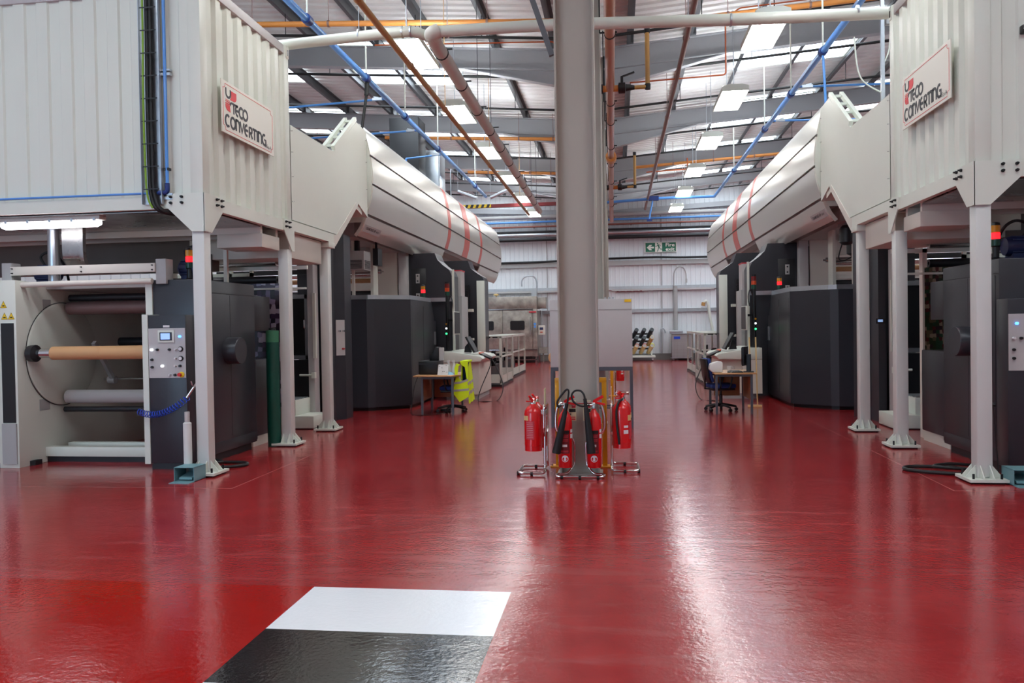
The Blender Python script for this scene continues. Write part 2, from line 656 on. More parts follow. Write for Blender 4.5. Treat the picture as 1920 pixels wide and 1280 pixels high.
def slab(mb, poly, place, t=0.004):
    n = len(poly)
    pts = [place(a, b, 0) for a, b in poly] + [place(a, b, t) for a, b in poly]
    mb.faces(pts, [tuple(range(n - 1, -1, -1)), tuple(range(n, 2 * n))] + [(i, (i + 1) % n, n + (i + 1) % n, n + i) for i in range(n)])
    return mb

def text_into(mb, s, size, place, a0, b0, t=0.003, width=None, bold=0.0):
    """font outlines as a flat mesh, baseline starting at (a0, b0)"""
    cu = bpy.data.curves.new('text_tmp', 'FONT')
    cu.body = s
    cu.size = size
    cu.offset = bold
    ob = bpy.data.objects.new('text_tmp', cu)
    COL.objects.link(ob)
    dg = bpy.context.evaluated_depsgraph_get()
    me = bpy.data.meshes.new_from_object(ob.evaluated_get(dg))
    xs = [v.co.x for v in me.vertices] or [0, 1]
    k = (width / (max(xs) - min(xs))) if width else 1.0
    x0 = min(xs)
    pts = [place(a0 + (v.co.x - x0) * k, b0 + v.co.y, t) for v in me.vertices]
    mb.faces(pts, [tuple(p.vertices) for p in me.polygons])
    bpy.data.objects.remove(ob)
    bpy.data.curves.remove(cu)
    bpy.data.meshes.remove(me)
    return mb
# ------------------------------------------------------------------ the building
AX = -0.44                  # line of columns under the roof valley
YF = 38.4                   # far wall
XL, XR, YB = -13.2, 12.3, -6.0

def roof_z(x):
    return 7.74 + 0.075 * abs(x - AX)

mb = MB()
mb.box(XL - 0.2, XR + 0.2, YB - 3, YF + 0.2, -0.1, 0)
o = struct(mb.build('floor', M['floor'], smooth=False, origin=(0, 0, 0)))

def corrugated_roof():
    mb = MB()
    ys, y = [], YB
    while y < YF:
        ys += [(y, 0.0), (y + 0.12, 0.0), (y + 0.15, 0.04), (y + 0.25, 0.04)]
        y += 0.28
    xs = [XL, AX, XR]
    n = len(ys)
    pts = []
    for x in xs:
        for yy, h in ys:
            pts.append((x, min(yy, YF + 0.1), roof_z(x) + h))
    fs = []
    for i in range(len(xs) - 1):
        for j in range(n - 1):
            fs.append((i * n + j, i * n + j + 1, (i + 1) * n + j + 1, (i + 1) * n + j))
    mb.faces(pts, fs)
    return mb
struct(corrugated_roof().build('ceiling', M['roof'], smooth=False))

def ribbed_wall(y, x0, x1, z0, z1):
    """vertical trapezoid ribs on a sheet wall that faces the camera"""
    line, x = [], x0
    while x < x1:
        line += [(x, 0), (x + 0.16, 0), (x + 0.175, -0.022), (x + 0.20, -0.022), (x + 0.215, 0)]
        x += 0.22
    mb = MB()
    pts = [(min(a, x1), y + d, z0) for a, d in line] + [(min(a, x1), y + d, z1) for a, d in line]
    n = len(line)
    mb.faces(pts, [(i, i + 1, n + i + 1, n + i) for i in range(n - 1)])
    return mb
struct(ribbed_wall(YF, XL, XR, 0.3, 9.2).build('wall_far', M['wallwhite'], smooth=False))
mb = MB(); mb.box(XL, XR, YF - 0.12, YF + 0.1, 0, 0.3)
for k in range(58):
    x = XL + 0.44 * k
    mb.box(x, x + 0.43, YF - 0.125, YF - 0.11, 0.02, 0.29)
struct(mb.build('baseboard_far', M['block'], smooth=False))
mb = MB(); mb.box(XL - 0.15, XL, YB, YF, 0, 9.2)
for k in range(100):
    y = YB + 0.44 * k
    mb.box(XL, XL + 0.03, y, y + 0.09, 0, 9.0)
struct(mb.build('wall_left', M['wallwhite'], smooth=False))
mb = MB(); mb.box(XR, XR + 0.15, YB, YF, 0, 9.2)
for k in range(100):
    y = YB + 0.44 * k
    mb.box(XR - 0.03, XR, y, y + 0.09, 0, 9.0)
struct(mb.build('wall_right', M['wallwhite'], smooth=False))
mb = MB()
mb.box(XL, -12.3, YB - 0.15, YB, 0, 9.2); mb.box(-6.1, XR, YB - 0.15, YB, 0, 9.2); mb.box(-12.3, -6.1, YB - 0.15, YB, 5.5, 9.2)
struct(mb.build('wall_back', M['wallwhite'], smooth=False))

# girts and gable steel on the far wall
for i, (z, h, d) in enumerate(((4.62, 0.16, 0.16), (3.44, 0.12, 0.14), (2.36, 0.11, 0.14))):
    mb = MB(); mb.box(XL, XR, YF - d, YF, z - h / 2, z + h / 2); mb.box(XL, XR, YF - d, YF - d + 0.02, z - h / 2 - 0.05, z - h / 2)
    struct(mb.build('trim_%d' % (i + 1), M['galv' if i else 'grey'], bevel=0.0, smooth=False))
mb = MB()
for x in (2.1, -3.3, 7.5, -8.7):
    mb.box(x - 0.02, x + 0.02, YF - 0.05, YF - 0.02, 0.3, 7.2)
struct(mb.build('trim_4', M['grey'], smooth=False))
mb = MB()
for s in (-1, 1):
    mb.bar((AX, YF - 0.25, 6.95), (AX + s * 12.4, YF - 0.25, 7.55), 0.2, 0.22)
struct(mb.build('trim_5', M['rafter'], smooth=False))

# rooflights, one run behind each rafter
RAFT = [8.75, 17.4, 23.3, 28.9, 34.0]
wi = 0
for yr in (0.5, 8.75, 17.4, 23.3, 28.9, 34.0):
    for s in (-1, 1):
        for d0, d1 in ((3.40, 6.08), (7.5, 10.13)):
            wi += 1
            mb = MB()
            x0, x1 = AX + s * d0, AX + s * d1
            ya, yb = yr + 0.35, yr + 3.3
            z0, z1 = roof_z(x0) - 0.03, roof_z(x1) - 0.03
            pts = [(x0, ya, z0), (x1, ya, z1), (x1, yb, z1), (x0, yb, z0)]
            pts += [(p[0], p[1], p[2] + 0.02) for p in pts]
            mb.faces(pts, [(0, 1, 2, 3), (7, 6, 5, 4), (0, 4, 5, 1), (1, 5, 6, 2), (2, 6, 7, 3), (3, 7, 4, 0)])
            o = struct(mb.build('window_%d' % wi, M['sky'], smooth=False))
            mb = MB()
            for xa, xb in ((x0, x0 + s * 0.05), (x1 - s * 0.05, x1)):
                mb.box(xa, xb, ya, yb, roof_z(xa) - 0.05, roof_z(xa) - 0.031)
            for yy in (ya, (ya + yb) / 2, yb - 0.05):
                mb.bar((x0, yy + 0.02, z0 - 0.01), (x1, yy + 0.02, z1 - 0.01), 0.05, 0.02)
            mb.build('window_frame', M['white'], o, smooth=False)

# columns along the valley
CW = 0.215
def column(y, half, depth, name_label):
    t = thing('steel_column', name_label, 'column', (AX + 0.02, y, 0))
    cx = AX + 0.02
    mb = MB()
    for s in (-1, 1):
        mb.box(cx + s * half, cx + s * (half - 0.022), y - depth / 2, y + depth / 2, 0.0, 7.45)
    mb.build('flange', M['column'], t, bevel=0.004)
    mb = MB(); mb.box(cx - half + 0.022, cx + half - 0.022, y - 0.008, y + 0.008, 0.0, 7.45)
    mb.build('web', M['column'], t)
    mb = MB(); mb.box(cx - half - 0.03, cx + half + 0.03, y - depth / 2 - 0.03, y + depth / 2 + 0.03, 0.0, 0.02)
    mb.build('base_plate', M['column'], t, bevel=0.004)
    return t
column(8.76, CW, 0.22, 'tall grey steel column in the foreground behind the fire extinguishers')
column(13.35, CW, 0.22, 'grey steel column directly behind the tall foreground column, beside the grey floor cabinet')
column(17.6, CW, 0.22, 'third grey steel column in the line running away from the fire extinguishers')
column(24.2, 0.17, 0.2, 'fourth grey steel column in the line running away from the fire extinguishers')
column(31.0, 0.13, 0.18, 'furthest grey steel column in the line, nearest the far wall')

mb = MB()
mb.box(AX - 0.1, AX + 0.12, YB, YF - 0.4, 7.46, 7.62)
mb.box(AX - 0.02, AX + 0.04, YB, YF - 0.4, 7.3, 7.46)
tag(mb.build('valley_beam', M['rafter'], smooth=False), 'grey beam along the roof valley on top of the column line', 'beam')

def rafter(y, s, label):
    x = lambda d: AX + s * d
    zt = lambda d: 7.53 + 0.075 * d
    zb = lambda d: 7.09 + 0.075 * d
    t = thing('roof_rafter', label, 'beam', (AX, y, 6.7), 'roof rafters')
    D = 12.4
    mb = MB()
    mb.prism([(x(0.24), zb(0.24)), (x(D), zb(D)), (x(D), zt(D)), (x(0.24), zt(0.24))], 'y', y - 0.008, y + 0.008)
    mb.build('web', M['rafter'], t, smooth=False)
    mb = MB()
    mb.bar((x(0.24), y, zt(0.24)), (x(D), y, zt(D)), 0.19, 0.022)
    mb.bar((x(0.24), y, zb(0.24)), (x(D), y, zb(D)), 0.19, 0.022)
    mb.build('flange', M['rafter'], t, smooth=False)
    mb = MB()
    mb.prism([(x(0.24), 6.70), (x(2.75), zb(2.75) - 0.005), (x(0.24), zb(0.24))], 'y', y - 0.007, y + 0.007)
    mb.bar((x(0.24), y, 6.70), (x(2.78), y, zb(2.78) - 0.01), 0.17, 0.022)
    mb.build('haunch', M['rafter'], t, smooth=False)
    return t
od = ['at the nearest column', 'nearest one visible in the picture', 'second one visible', 'third one visible', 'furthest one before the end wall']
for i, y in enumerate(RAFT):
    for s, w in ((-1, 'left'), (1, 'right')):
        rafter(y, s, 'grey haunched steel rafter on the %s of the columns, %s' % (w, od[i]))

ordn = ['first', 'second', 'third', 'fourth', 'fifth', 'sixth', 'seventh', 'eighth', 'ninth', 'tenth', 'eleventh', 'twelfth']
for s, w in ((-1, 'left'), (1, 'right')):
    for k, d in enumerate((0.8, 2.1, 3.42, 4.75, 6.1, 7.45, 8.8, 10.15, 11.5)):
        x = AX + s * d
        zt = 7.53 + 0.075 * d + 0.012
        mb = MB()
        mb.box(x - 0.004, x + 0.004, YB, YF - 0.36, zt, zt + 0.165)
        mb.box(x - 0.075, x, YB, YF - 0.36, zt, zt + 0.006)
        mb.box(x, x + 0.075, YB, YF - 0.36, zt + 0.159, zt + 0.165)
        for yr in RAFT[1:]:
            mb.box(x - 0.01, x + 0.07, yr - 0.18, yr + 0.18, zt, zt + 0.15)
        tag(mb.build('roof_purlin', M['purlin'], smooth=False), 'dark metal roof purlin running down the hall, %s out from the columns on the %s' % (ordn[k], w), 'purlin', 'roof purlins')

# diagonal stay beside the foreground column
mb = MB(); mb.bar((AX - 1.0, 8.75, 6.9), (AX - 0.22, 8.72, 4.55), 0.05, 0.06)
tag(mb.build('diagonal_stay', M['purlin'], smooth=False), 'dark angle stay sloping down to the top of the foreground column', 'brace')

# ------------------------------------------------------------------ ceiling lamps
def lamp_proto():
    t = thing('ceiling_lamp', 'x', 'lamp', (0, 0, 6.27), 'ceiling lamps')
    w, l = 0.26, 0.76
    mb = MB()
    mb.prism([(-w, 6.30), (w, 6.30), (w, 6.36), (0.14, 6.40), (-0.14, 6.40), (-w, 6.36)], 'y', -l, l)
    mb.build('housing', M['white'], t, smooth=False)
    mb = MB()
    for i in range(4):
        x = -0.195 + 0.13 * i
        mb.prism([(x - 0.055, 6.299), (x + 0.055, 6.299), (x + 0.03, 6.272), (x - 0.03, 6.272)], 'y', -l + 0.02, l - 0.02)
    mb.build('tube_bank', M['lamp'], t, smooth=False)
    mb = MB()
    for xx in (-0.2, 0.2):
        mb.box(xx - 0.03, xx + 0.03, -0.62, 0.62, 6.388, 6.408)
    mb.build('added_fill_strip', M['roof_fill'], t, smooth=False)  # glowing strips added on the housing to light the roof sheets
    mb = MB()
    for yy in (-l, l - 0.012):
        mb.box(-w, w, yy, yy + 0.012, 6.265, 6.30)
    for i in range(5):
        x = -0.26 + 0.13 * i
        mb.box(x - 0.004, x + 0.004, -l, l, 6.262, 6.30)
    mb.build('louvre', M['white'], t, smooth=False)
    mb = MB()
    for yy in (-0.5, 0.5):
        mb.cyl((0.0, yy, 6.39), (0.0, yy, 7.95), 0.008, 6)
    mb.build('hanger', M['galv'], t)
    return t
lp = None
for s, w in ((-1, 'left'), (1, 'right')):
    for k in range(-3, 6):
        y = 13.35 + 3.9 * k
        x = -0.47 + s * 2.88
        lab = 'hanging lamp with four bright tubes, %s in the %s row' % (ordn[k] + ' from the front' if k >= 0 else '%s before the visible ones' % ordn[-k - 1], w)
        if lp is None:
            lp = lamp_proto(); lp.location = (x, y, 6.27); lp['label'] = lab
        else:
            dup(lp, (x, y, 6.27), lab)
# ------------------------------------------------------------------ raised control containers, hoods and dryers
AC = -0.52     # mirror line of the overhead equipment
UC = 4.03      # aisle face of the containers

def T(axis, s):
    return lambda p: (axis + s * p[0], p[1], p[2])

def corr_line(a0, a1, p=0.29, d=0.022, w=0.018):
    """trapezoid wave between a0 and a1: (a, depth)"""
    out, a = [(a0, 0.0)], a0
    while a + p <= a1 + 1e-6:
        out += [(a + 0.40 * p, 0), (a + 0.40 * p + w, d), (a + 0.88 * p, d), (a + 0.88 * p + w, 0)]
        a += p
    out.append((a1, 0))
    return out

def glyphs():
    """letters of the sign in unit boxes, as strokes"""
    G = {}
    G['C'] = [arc(0.5, 0.5, 0.44, 0.46, 50, 310, 14)]
    G['O'] = [arc(0.5, 0.5, 0.44, 0.46, 0, 360, 20)]
    G['N'] = [[(0.1, 0.0), (0.1, 1.0)], [(0.0, 0.93), (0.45, 0.93)] + arc(0.45, 0.55, 0.42, 0.38, 90, 0, 7) + [(0.87, 0.0)]]
    G['V'] = [[(0.02, 1.0), (0.42, 0.05), (0.95, 1.0)]]
    G['E'] = [arc(0.55, 0.5, 0.46, 0.46, 75, 285, 12), [(0.3, 0.5), (0.85, 0.5)]]
    G['R'] = [[(0.14, 0.0), (0.14, 0.93), (0.5, 0.93)] + arc(0.5, 0.69, 0.34, 0.24, 90, -90, 8) + [(0.2, 0.45)], [(0.45, 0.45), (0.92, 0.0)]]
    G['T'] = [[(0.0, 0.93), (1.05, 0.93)], [(0.5, 0.0), (0.5, 0.93)]]
    G['I'] = [[(0.5, 0.0), (0.5, 1.0)]]
    G['G'] = [arc(0.5, 0.5, 0.44, 0.46, 60, 270, 12) + [(0.75, 0.04), (0.9, 0.04)], [(0.9, -0.05), (0.9, 0.5), (0.55, 0.5)]]
    return G
GL = glyphs()

def sign(s, side):
    if s < 0:
        X = AC - UC + 0.045
        P = lambda a, b, t: (X + t, 8.80 + a, 3.94 + b)
        loc = (X, 9.5, 3.94)
    else:
        X = AC + UC - 0.045
        P = lambda a, b, t: (X - t, 10.28 - a, 3.92 + b)
        loc = (X, 9.58, 3.92)
    t = thing('machine_sign', 'white sign with black and red lettering on the %s container' % side, 'sign', loc, 'container signs')
    mb = MB(); slab(mb, [(0, 0), (1.41, 0), (1.41, 0.61), (0, 0.61)], lambda a, b, d: P(a, b, d - 0.012), 0.012)
    mb.build('board', M['signwhite'], t, smooth=False)
    mb = MB()
    i, n, w_, h_ = 0.035, 0.05, 1.41, 0.61
    bd = [(i + n, i), (w_ - i - n, i), (w_ - i - n, i + 0.6 * n), (w_ - i - 0.6 * n, i + n), (w_ - i, i + n), (w_ - i, h_ - i - n), (w_ - i - 0.6 * n, h_ - i - n), (w_ - i - n, h_ - i - 0.6 * n), (w_ - i - n, h_ - i),
          (i + n, h_ - i), (i + n, h_ - i - 0.6 * n), (i + 0.6 * n, h_ - i - n), (i, h_ - i - n), (i, i + n), (i + 0.6 * n, i + n), (i + n, i + 0.6 * n), (i + n, i)]
    ribbons(mb, [bd], 0.006, P, 0.002)
    mb.build('border', M['signred'], t, smooth=False)
    mb = MB()
    slab(mb, [(0.235, 0.525), (0.365, 0.525)] + [(0.365, 0.47)] + arc(0.30, 0.47, 0.065, 0.055, 0, -90, 6) + [(0.205, 0.415), (0.235, 0.45)], P, 0.003)
    slab(mb, [(0.09, 0.340), (0.195, 0.340), (0.21, 0.265), (0.16, 0.272)] + arc(0.16, 0.33, 0.07, 0.06, -90, -180, 5), P, 0.003)
    for b, w_ in ((0.398, 0.006), (0.382, 0.010), (0.360, 0.015)):
        slab(mb, [(0.09, b), (0.20, b), (0.20, b - w_), (0.09, b - w_)], P, 0.003)
    mb.build('emblem', M['signred'], t, smooth=False)
    mb = MB()
    ribbons(mb, [[(0.105, 0.535), (0.105, 0.475)] + arc(0.16, 0.475, 0.055, 0.045, 180, 360, 10) + [(0.215, 0.53)]], 0.026, P, 0.003)
    # second row: the joined T, E, C, O
    y0, hh = 0.265, 0.13
    ribbons(mb, [[(0.205, y0 + 0.085)] + arc(0.245, y0 + 0.085, 0.04, 0.035, 180, 90, 5) + [(0.40, y0 + 0.12)]], 0.024, P, 0.003)
    ribbons(mb, [[(0.295, y0), (0.295, y0 + 0.12)]], 0.026, P, 0.0034)
    def put(ch, a, b, w, h, st):
        ribbons(mb, [[(a + q[0] * w, b + q[1] * h) for q in ln] for ln in GL[ch]], st, P, 0.003)
    put('E', 0.33, y0, 0.105, 0.125, 0.028)
    put('C', 0.425, y0, 0.125, 0.13, 0.030)
    put('O', 0.525, y0, 0.135, 0.13, 0.030)
    a = 0.075
    for ch, w in (('C', 0.125), ('O', 0.13), ('N', 0.11), ('V', 0.11), ('E', 0.115), ('R', 0.105), ('T', 0.10), ('I', 0.045), ('N', 0.115), ('G', 0.12)):
        put(ch, a, 0.083, w, 0.14, 0.030)
        a += w + 0.003
    text_into(mb, 'S.p.A.', 0.062, P, 1.19, 0.068, 0.003, 0.145)
    mb.build('lettering', M['signink'], t, smooth=False)
    return t

def bolts(mb, pts, ax, r=0.020, l=0.03):
    for p in pts:
        q = Vector(p) + Vector(ax) * l
        mb.cyl(p, tuple(q), r, 8)
        mb.cyl(tuple(q), tuple(Vector(q) + Vector(ax) * 0.02), r * 0.6, 6)

def post(t, tr, u0, y0, ztop, s):
    """square post with its foot: u0, y0 = the corner nearest aisle and camera"""
    w = 0.15
    mb = MB(tr); mb.box(u0 + 0.003, u0 + w, y0, y0 + w, 0.045, ztop)
    lg = mb.build('leg', M['post'], t, bevel=0.014)
    cx, cy = u0 + w / 2, y0 + w / 2
    mb = MB(tr); mb.box(cx - 0.18, cx + 0.18, cy - 0.18, cy + 0.18, 0.018, 0.045)
    for (dx, dy) in ((1, 0), (-1, 0), (0, 1), (0, -1)):
        for k in (-0.045, 0.045):
            if dx:
                mb.prism([(cx + dx * 0.075, 0.045), (cx + dx * 0.165, 0.045), (cx + dx * 0.165, 0.06), (cx + dx * 0.075, 0.17)], 'y', cy + k - 0.005, cy + k + 0.005)
            else:
                mb.prism([(cy + dy * 0.075, 0.045), (cy + dy * 0.165, 0.045), (cy + dy * 0.165, 0.06), (cy + dy * 0.075, 0.17)], 'x', cx + k - 0.005, cx + k + 0.005)
    mb.build('foot_plate', M['white'], lg, smooth=False)
    mb = MB(tr); mb.box(cx - 0.15, cx + 0.15, cy - 0.15, cy + 0.15, 0.0, 0.019)
    mb.build('rubber_pad', M['rubber'], lg, smooth=False)
    mb = MB(tr)
    for dx, dy in ((-0.13, -0.13), (0.13, -0.13), (-0.13, 0.13), (0.13, 0.13)):
        mb.cyl((cx + dx, cy + dy, 0.045), (cx + dx, cy + dy, 0.095), 0.012, 8)
    mb.build('anchor_bolt', M['black'], lg)

def overhead(s, side):
    tr = T(AC, s)
    far = 10.09
    y0, y1, z0, z1 = 8.42, 10.86, 2.99, 5.61
    # --- container
    c = thing('raised_container', 'white corrugated container raised on square posts over the %s machine' % side, 'container', (AC + s * UC, y0, 0), 'raised containers')
    mb = MB(tr)
    fl = [(UC + 0.14 + a, y0 + 0.02 + d) for a, d in corr_line(0, far - UC - 0.28)]
    # the first metre beside the corner post is nearly flat, as on the photograph
    mb.faces([(u, y, z0 + 0.14) for u, y in fl] + [(u, y, z1 - 0.12) for u, y in fl], [(i, i + 1, len(fl) + i + 1, len(fl) + i) for i in range(len(fl) - 1)])
    mb.build('long_side', M['white'], c, smooth=False)
    mb = MB(tr)
    el = [(UC + 0.02 + d, y0 + 0.14 + a) for a, d in corr_line(0, y1 - y0 - 0.28, 0.27, 0.045, 0.03)]
    mb.faces([(u, y, z0 + 0.14) for u, y in el] + [(u, y, z1 - 0.12) for u, y in el], [(i, i + 1, len(el) + i + 1, len(el) + i) for i in range(len(el) - 1)])
    mb.build('end_wall', M['white'], c, smooth=False)
    mb = MB(tr); mb.box(UC + 0.09, far - 0.05, y0 + 0.09, y1 - 0.06, z0 + 0.12, z1 - 0.05)
    mb.build('inner_shell', M['cream'], c, smooth=False)
    mb = MB(tr)
    mb.box(UC, UC + 0.15, y0, y0 + 0.15, z0 + 0.1, z1); mb.box(UC, UC + 0.15, y1 - 0.15, y1, z0 + 0.1, z1)
    mb.build('corner_post', M['white'], c, bevel=0.008)
    mb = MB(tr)
    mb.box(UC + 0.004, far, y0 + 0.004, y0 + 0.07, z1 - 0.20, z1 - 0.01); mb.box(UC + 0.004, UC + 0.07, y0, y1, z1 - 0.13, z1 - 0.01)
    mb.build('top_rail', M['panelgrey'], c, bevel=0.006)
    mb = MB(tr)
    mb.box(UC - 0.012, far, y0 - 0.012, y0 + 0.06, z0 + 0.01, z0 + 0.155); mb.box(UC - 0.012, UC + 0.06, y0 - 0.01, y1, z0 + 0.01, z0 + 0.155)
    mb.box(UC - 0.002, far, y1 - 0.06, y1, z0 + 0.01, z0 + 0.155)
    mb.build('bottom_rail', M['white'], c, smooth=False)
    mb = MB(tr)
    for y in (y0, y1):
        mb.box(UC - 0.008, UC + 0.16, y - 0.008 if y == y0 else y - 0.1, y + 0.1 if y == y0 else y + 0.008, z1 - 0.17, z1 + 0.01)
    cc = mb.build('corner_casting', M['white'], c, bevel=0.012)
    mb = MB(tr)
    mb.box(UC - 0.012, UC - 0.004, y1 - 0.062, y1 - 0.028, z1 - 0.13, z1 - 0.05)
    mb.build('casting_slot', M['black'], cc, smooth=False)
    mb = MB(tr); mb.box(UC + 0.07, far, y0 + 0.06, y1 - 0.06, z0 + 0.02, z0 + 0.06); mb.box(UC + 0.07, far, y0 + 0.06, 10.0, z0 - 0.01, z0 + 0.0)
    mb.build('underside_sheet', M['deck'], c, smooth=False)
    mb = MB(tr)
    for y in (10.02, 10.5):
        mb.box(UC + 0.08, far, y, y + 0.06, z0 - 0.09, z0 + 0.02)
    mb.build('floor_joist', M['cream'], c, smooth=False)
    post(c, tr, UC, y0, 2.76, s)
    post(c, tr, UC, y1 - 0.15, 2.76, s)
    # gussets over the posts
    for k, y in enumerate((y0, y1)):
        mb = MB(tr)
        if k == 0:
            mb.prism([(UC - 0.02, 3.165), (UC + 0.42, 3.165), (UC + 0.42, 3.01), (UC + 0.13, 2.735), (UC - 0.02, 2.735)], 'y', y0 - 0.026, y0 - 0.012)
            mb.prism([(y0 - 0.026, 3.165), (y0 + 0.40, 3.165), (y0 + 0.40, 3.01), (y0 + 0.13, 2.735), (y0 - 0.026, 2.735)], 'x', UC - 0.026, UC - 0.012)
        else:
            mb.prism([(y1 + 0.03, 3.165), (y1 - 0.32, 3.165), (y1 - 0.32, 3.01), (y1 - 0.06, 2.735), (y1 + 0.03, 2.735)], 'x', UC - 0.026, UC - 0.012)
        g = mb.build('gusset', M['white'], c, smooth=False)
        mb = MB(tr)
        if k == 0:
            bolts(mb, [(UC + a, y0 - 0.026, z) for a in (0.24, 0.37) for z in (3.06, 3.125)], (0, -1, 0), 0.016, 0.02)
            bolts(mb, [(UC - 0.026, y0 + a, z) for a in (0.24, 0.35) for z in (3.06, 3.125)], (-1, 0, 0), 0.016, 0.02)
        else:
            bolts(mb, [(UC - 0.026, y1 - a, z) for a in (0.16, 0.27) for z in (3.06, 3.125)], (-1, 0, 0), 0.016, 0.02)
        mb.build('bolt', M['black'], g)
    # --- box hung under the container floor
    mb = MB(tr); mb.box(UC + 0.05, UC + 0.68, 10.0, 10.55, 2.72, 2.90)
    tag(mb.build('hanging_box', M['cream'], bevel=0.008), 'cream metal box hung under the %s container behind its front post' % side, 'box', 'boxes hung under the containers')
    mb = MB(tr); mb.box(UC + 0.08, UC + 1.6, 10.95, 12.2, 2.66, 3.02)
    tag(mb.build('duct_trunk', M['cream'], bevel=0.008), 'pale duct trunk under the bracketed rail of the %s transition hood' % side, 'duct', 'duct trunks')
    # --- transition hood between container and dryer
    h = thing('transition_hood', 'large notched white metal hood between the %s container and its dryer' % side, 'hood', (AC + s * UC, 12.5, 0), 'transition hoods')
    po = [(10.87, 3.19), (12.78, 3.19), (13.82, 3.83), (13.84, 3.87), (14.38, 3.69), (14.38, 5.27), (13.82, 5.31), (13.76, 5.27), (12.62, 4.53), (10.87, 4.53)]
    mb = MB(tr); mb.prism(po, 'x', UC, UC + 0.05)
    mb.build('hood_panel', M['white'], h, bevel=0.0, smooth=False)
    mb = MB(tr)
    mb.box(UC - 0.004, UC + 0.1, 10.87, 10.93, 3.2, 4.53)
    mb.box(UC - 0.015, UC + 0.1, 10.86, 12.52, 3.03, 3.17)
    mb.build('mounting_rail', M['white'], h, smooth=False)
    mb = MB(tr)
    mb.prism([(12.52, 3.17), (12.52, 3.0), (12.60, 2.98), (13.74, 3.78), (13.70, 3.86), (12.66, 3.17)], 'x', UC - 0.01, UC + 0.06)
    mb.prism([(13.70, 3.86), (13.74, 3.78), (14.1, 3.70), (14.1, 3.80)], 'x', UC + 0.02, UC + 0.06)
    mb.build('lower_lip', M['cream'], h, smooth=False)
    mb = MB(tr)
    for u in (UC + 0.02, UC + 0.19):
        mb.bar((u, 12.66, 4.60), (u, 13.80, 5.36), 0.06, 0.07)
    for k in range(4):
        f = 0.08 + 0.28 * k
        mb.bar((UC + 0.02, 12.66 + 1.14 * f, 4.60 + 0.76 * f), (UC + 0.19, 12.66 + 1.14 * f, 4.60 + 0.76 * f), 0.05, 0.04)
    mb.build('rung_frame', M['white'], h, smooth=False)
    mb = MB(tr); mb.prism([(10.87, 3.19), (12.7, 3.19), (13.8, 3.86), (14.36, 3.70), (14.36, 4.45), (10.87, 4.45)], 'x', UC + 0.05, UC + 1.5)
    mb.build('hood_body', M['white'], h, smooth=False)

    mb = MB(tr)
    bolts(mb, [(UC, 10.9, z) for z in (3.45, 3.8, 4.15, 4.45)] + [(UC, 14.33, z) for z in (4.2, 4.7, 5.1)], (-1, 0, 0), 0.010, 0.004)
    mb.build('rivet', M['steel'], h)
    mb = MB(tr); mb.box(UC - 0.02, UC + 0.24, 12.28, 12.55, 2.94, 3.03)
    mb.build('bracket', M['white'], h, bevel=0.006)
    post(h, tr, UC + 0.02, 12.33, 2.95, s)
    # --- dryer drum
    d = thing('dryer_hood', 'long rounded silver dryer hood with red bands high over the %s machine' % side, 'machine', (AC + s * 4.3, 14.5, 3.3), 'dryer hoods')
    ya, yb = 14.46, 31.1
    # profile: (u, z) from the underside round to the back
    prof = [(4.27, 3.35), (4.15, 3.52), (4.06, 3.74), (3.97, 4.04), (3.935, 4.30), (3.94, 4.56), (3.975, 4.84), (4.03, 5.10), (4.10, 5.34), (4.20, 5.46)]
    cut = [(0, 2), (2, 4), (4, 6), (6, 9)]
    names = ['skirt_panel', 'side_panel', 'side_panel', 'top_panel']
    bands = [(21.15, 21.5), (23.5, 24.3), (26.25, 26.6)]
    for (i0, i1), nm in zip(cut, names):
        line = []
        for i in range(i0, i1 + 1):
            line.append(prof[i])
        a, b = Vector(line[0]), Vector(line[1])
        line[0] = tuple(a + (b - a) * 0.12)
        a, b = Vector(line[-1]), Vector(line[-2])
        line[-1] = tuple(a + (b - a) * 0.05)
        line = [p[:2] for p in smooth_path([(q[0], q[1], 0) for q in line], 4)]
        spans = [(ya, yb)] if nm != 'skirt_panel' else [(ya, 21.2), (26.8, yb)]
        for p0, p1 in spans:
            mb = MB(tr)
            mb.shell(line, 'y', p0, p1, -0.025)
            mb.build(nm, M['silver'], d)
        if nm != 'skirt_panel':
            for b0, b1 in bands:
                mb = MB(tr)
                mb.shell(line, 'y', b0, b1, 0.004)
                mb.build('red_band', M['redband'], d)
    core = [(4.16, 3.72), (4.02, 4.04), (3.985, 4.30), (3.99, 4.56), (4.02, 4.84), (4.08, 5.10), (4.16, 5.32), (4.26, 5.40), (4.4, 5.3), (4.4, 4.45), (5.9, 4.45), (5.9, 3.72)]
    mb = MB(tr); mb.prism(core, 'y', ya + 0.05, yb - 0.05)
    mb.build('dryer_core', M['grey'], d, smooth=False)
    cap = [(4.16, 3.62), (4.10, 3.72), (3.99, 4.04), (3.955, 4.30), (3.96, 4.56), (3.995, 4.84), (4.05, 5.10), (4.12, 5.36), (4.24, 5.44), (4.4, 5.32), (4.4, 4.45), (5.9, 4.45), (5.9, 3.62)]
    for y in (ya - 0.02, yb - 0.02):
        mb = MB(tr); mb.prism(cap, 'y', y, y + 0.03)
        mb.build('end_cap', M['white'], d, smooth=False)
    mb = MB(tr)
    sk = smooth_path([(q[0], q[1], 0) for q in (prof[0], prof[1], prof[2])], 4)
    mb.shell([(p[0], p[1]) for p in sk], 'y', ya - 0.03, ya, -0.06)
    mb.build('skirt_edge', M['cream'], d)
    # maker's plate on the skirt, lying on the sloping sheet
    q0, q1 = Vector((4.186, 3.465)), Vector((4.122, 3.59))
    dirv = (q1 - q0).normalized(); nv = Vector((-dirv.y, dirv.x))
    if nv.x > 0:
        nv = -nv
    hgt = (q1 - q0).length
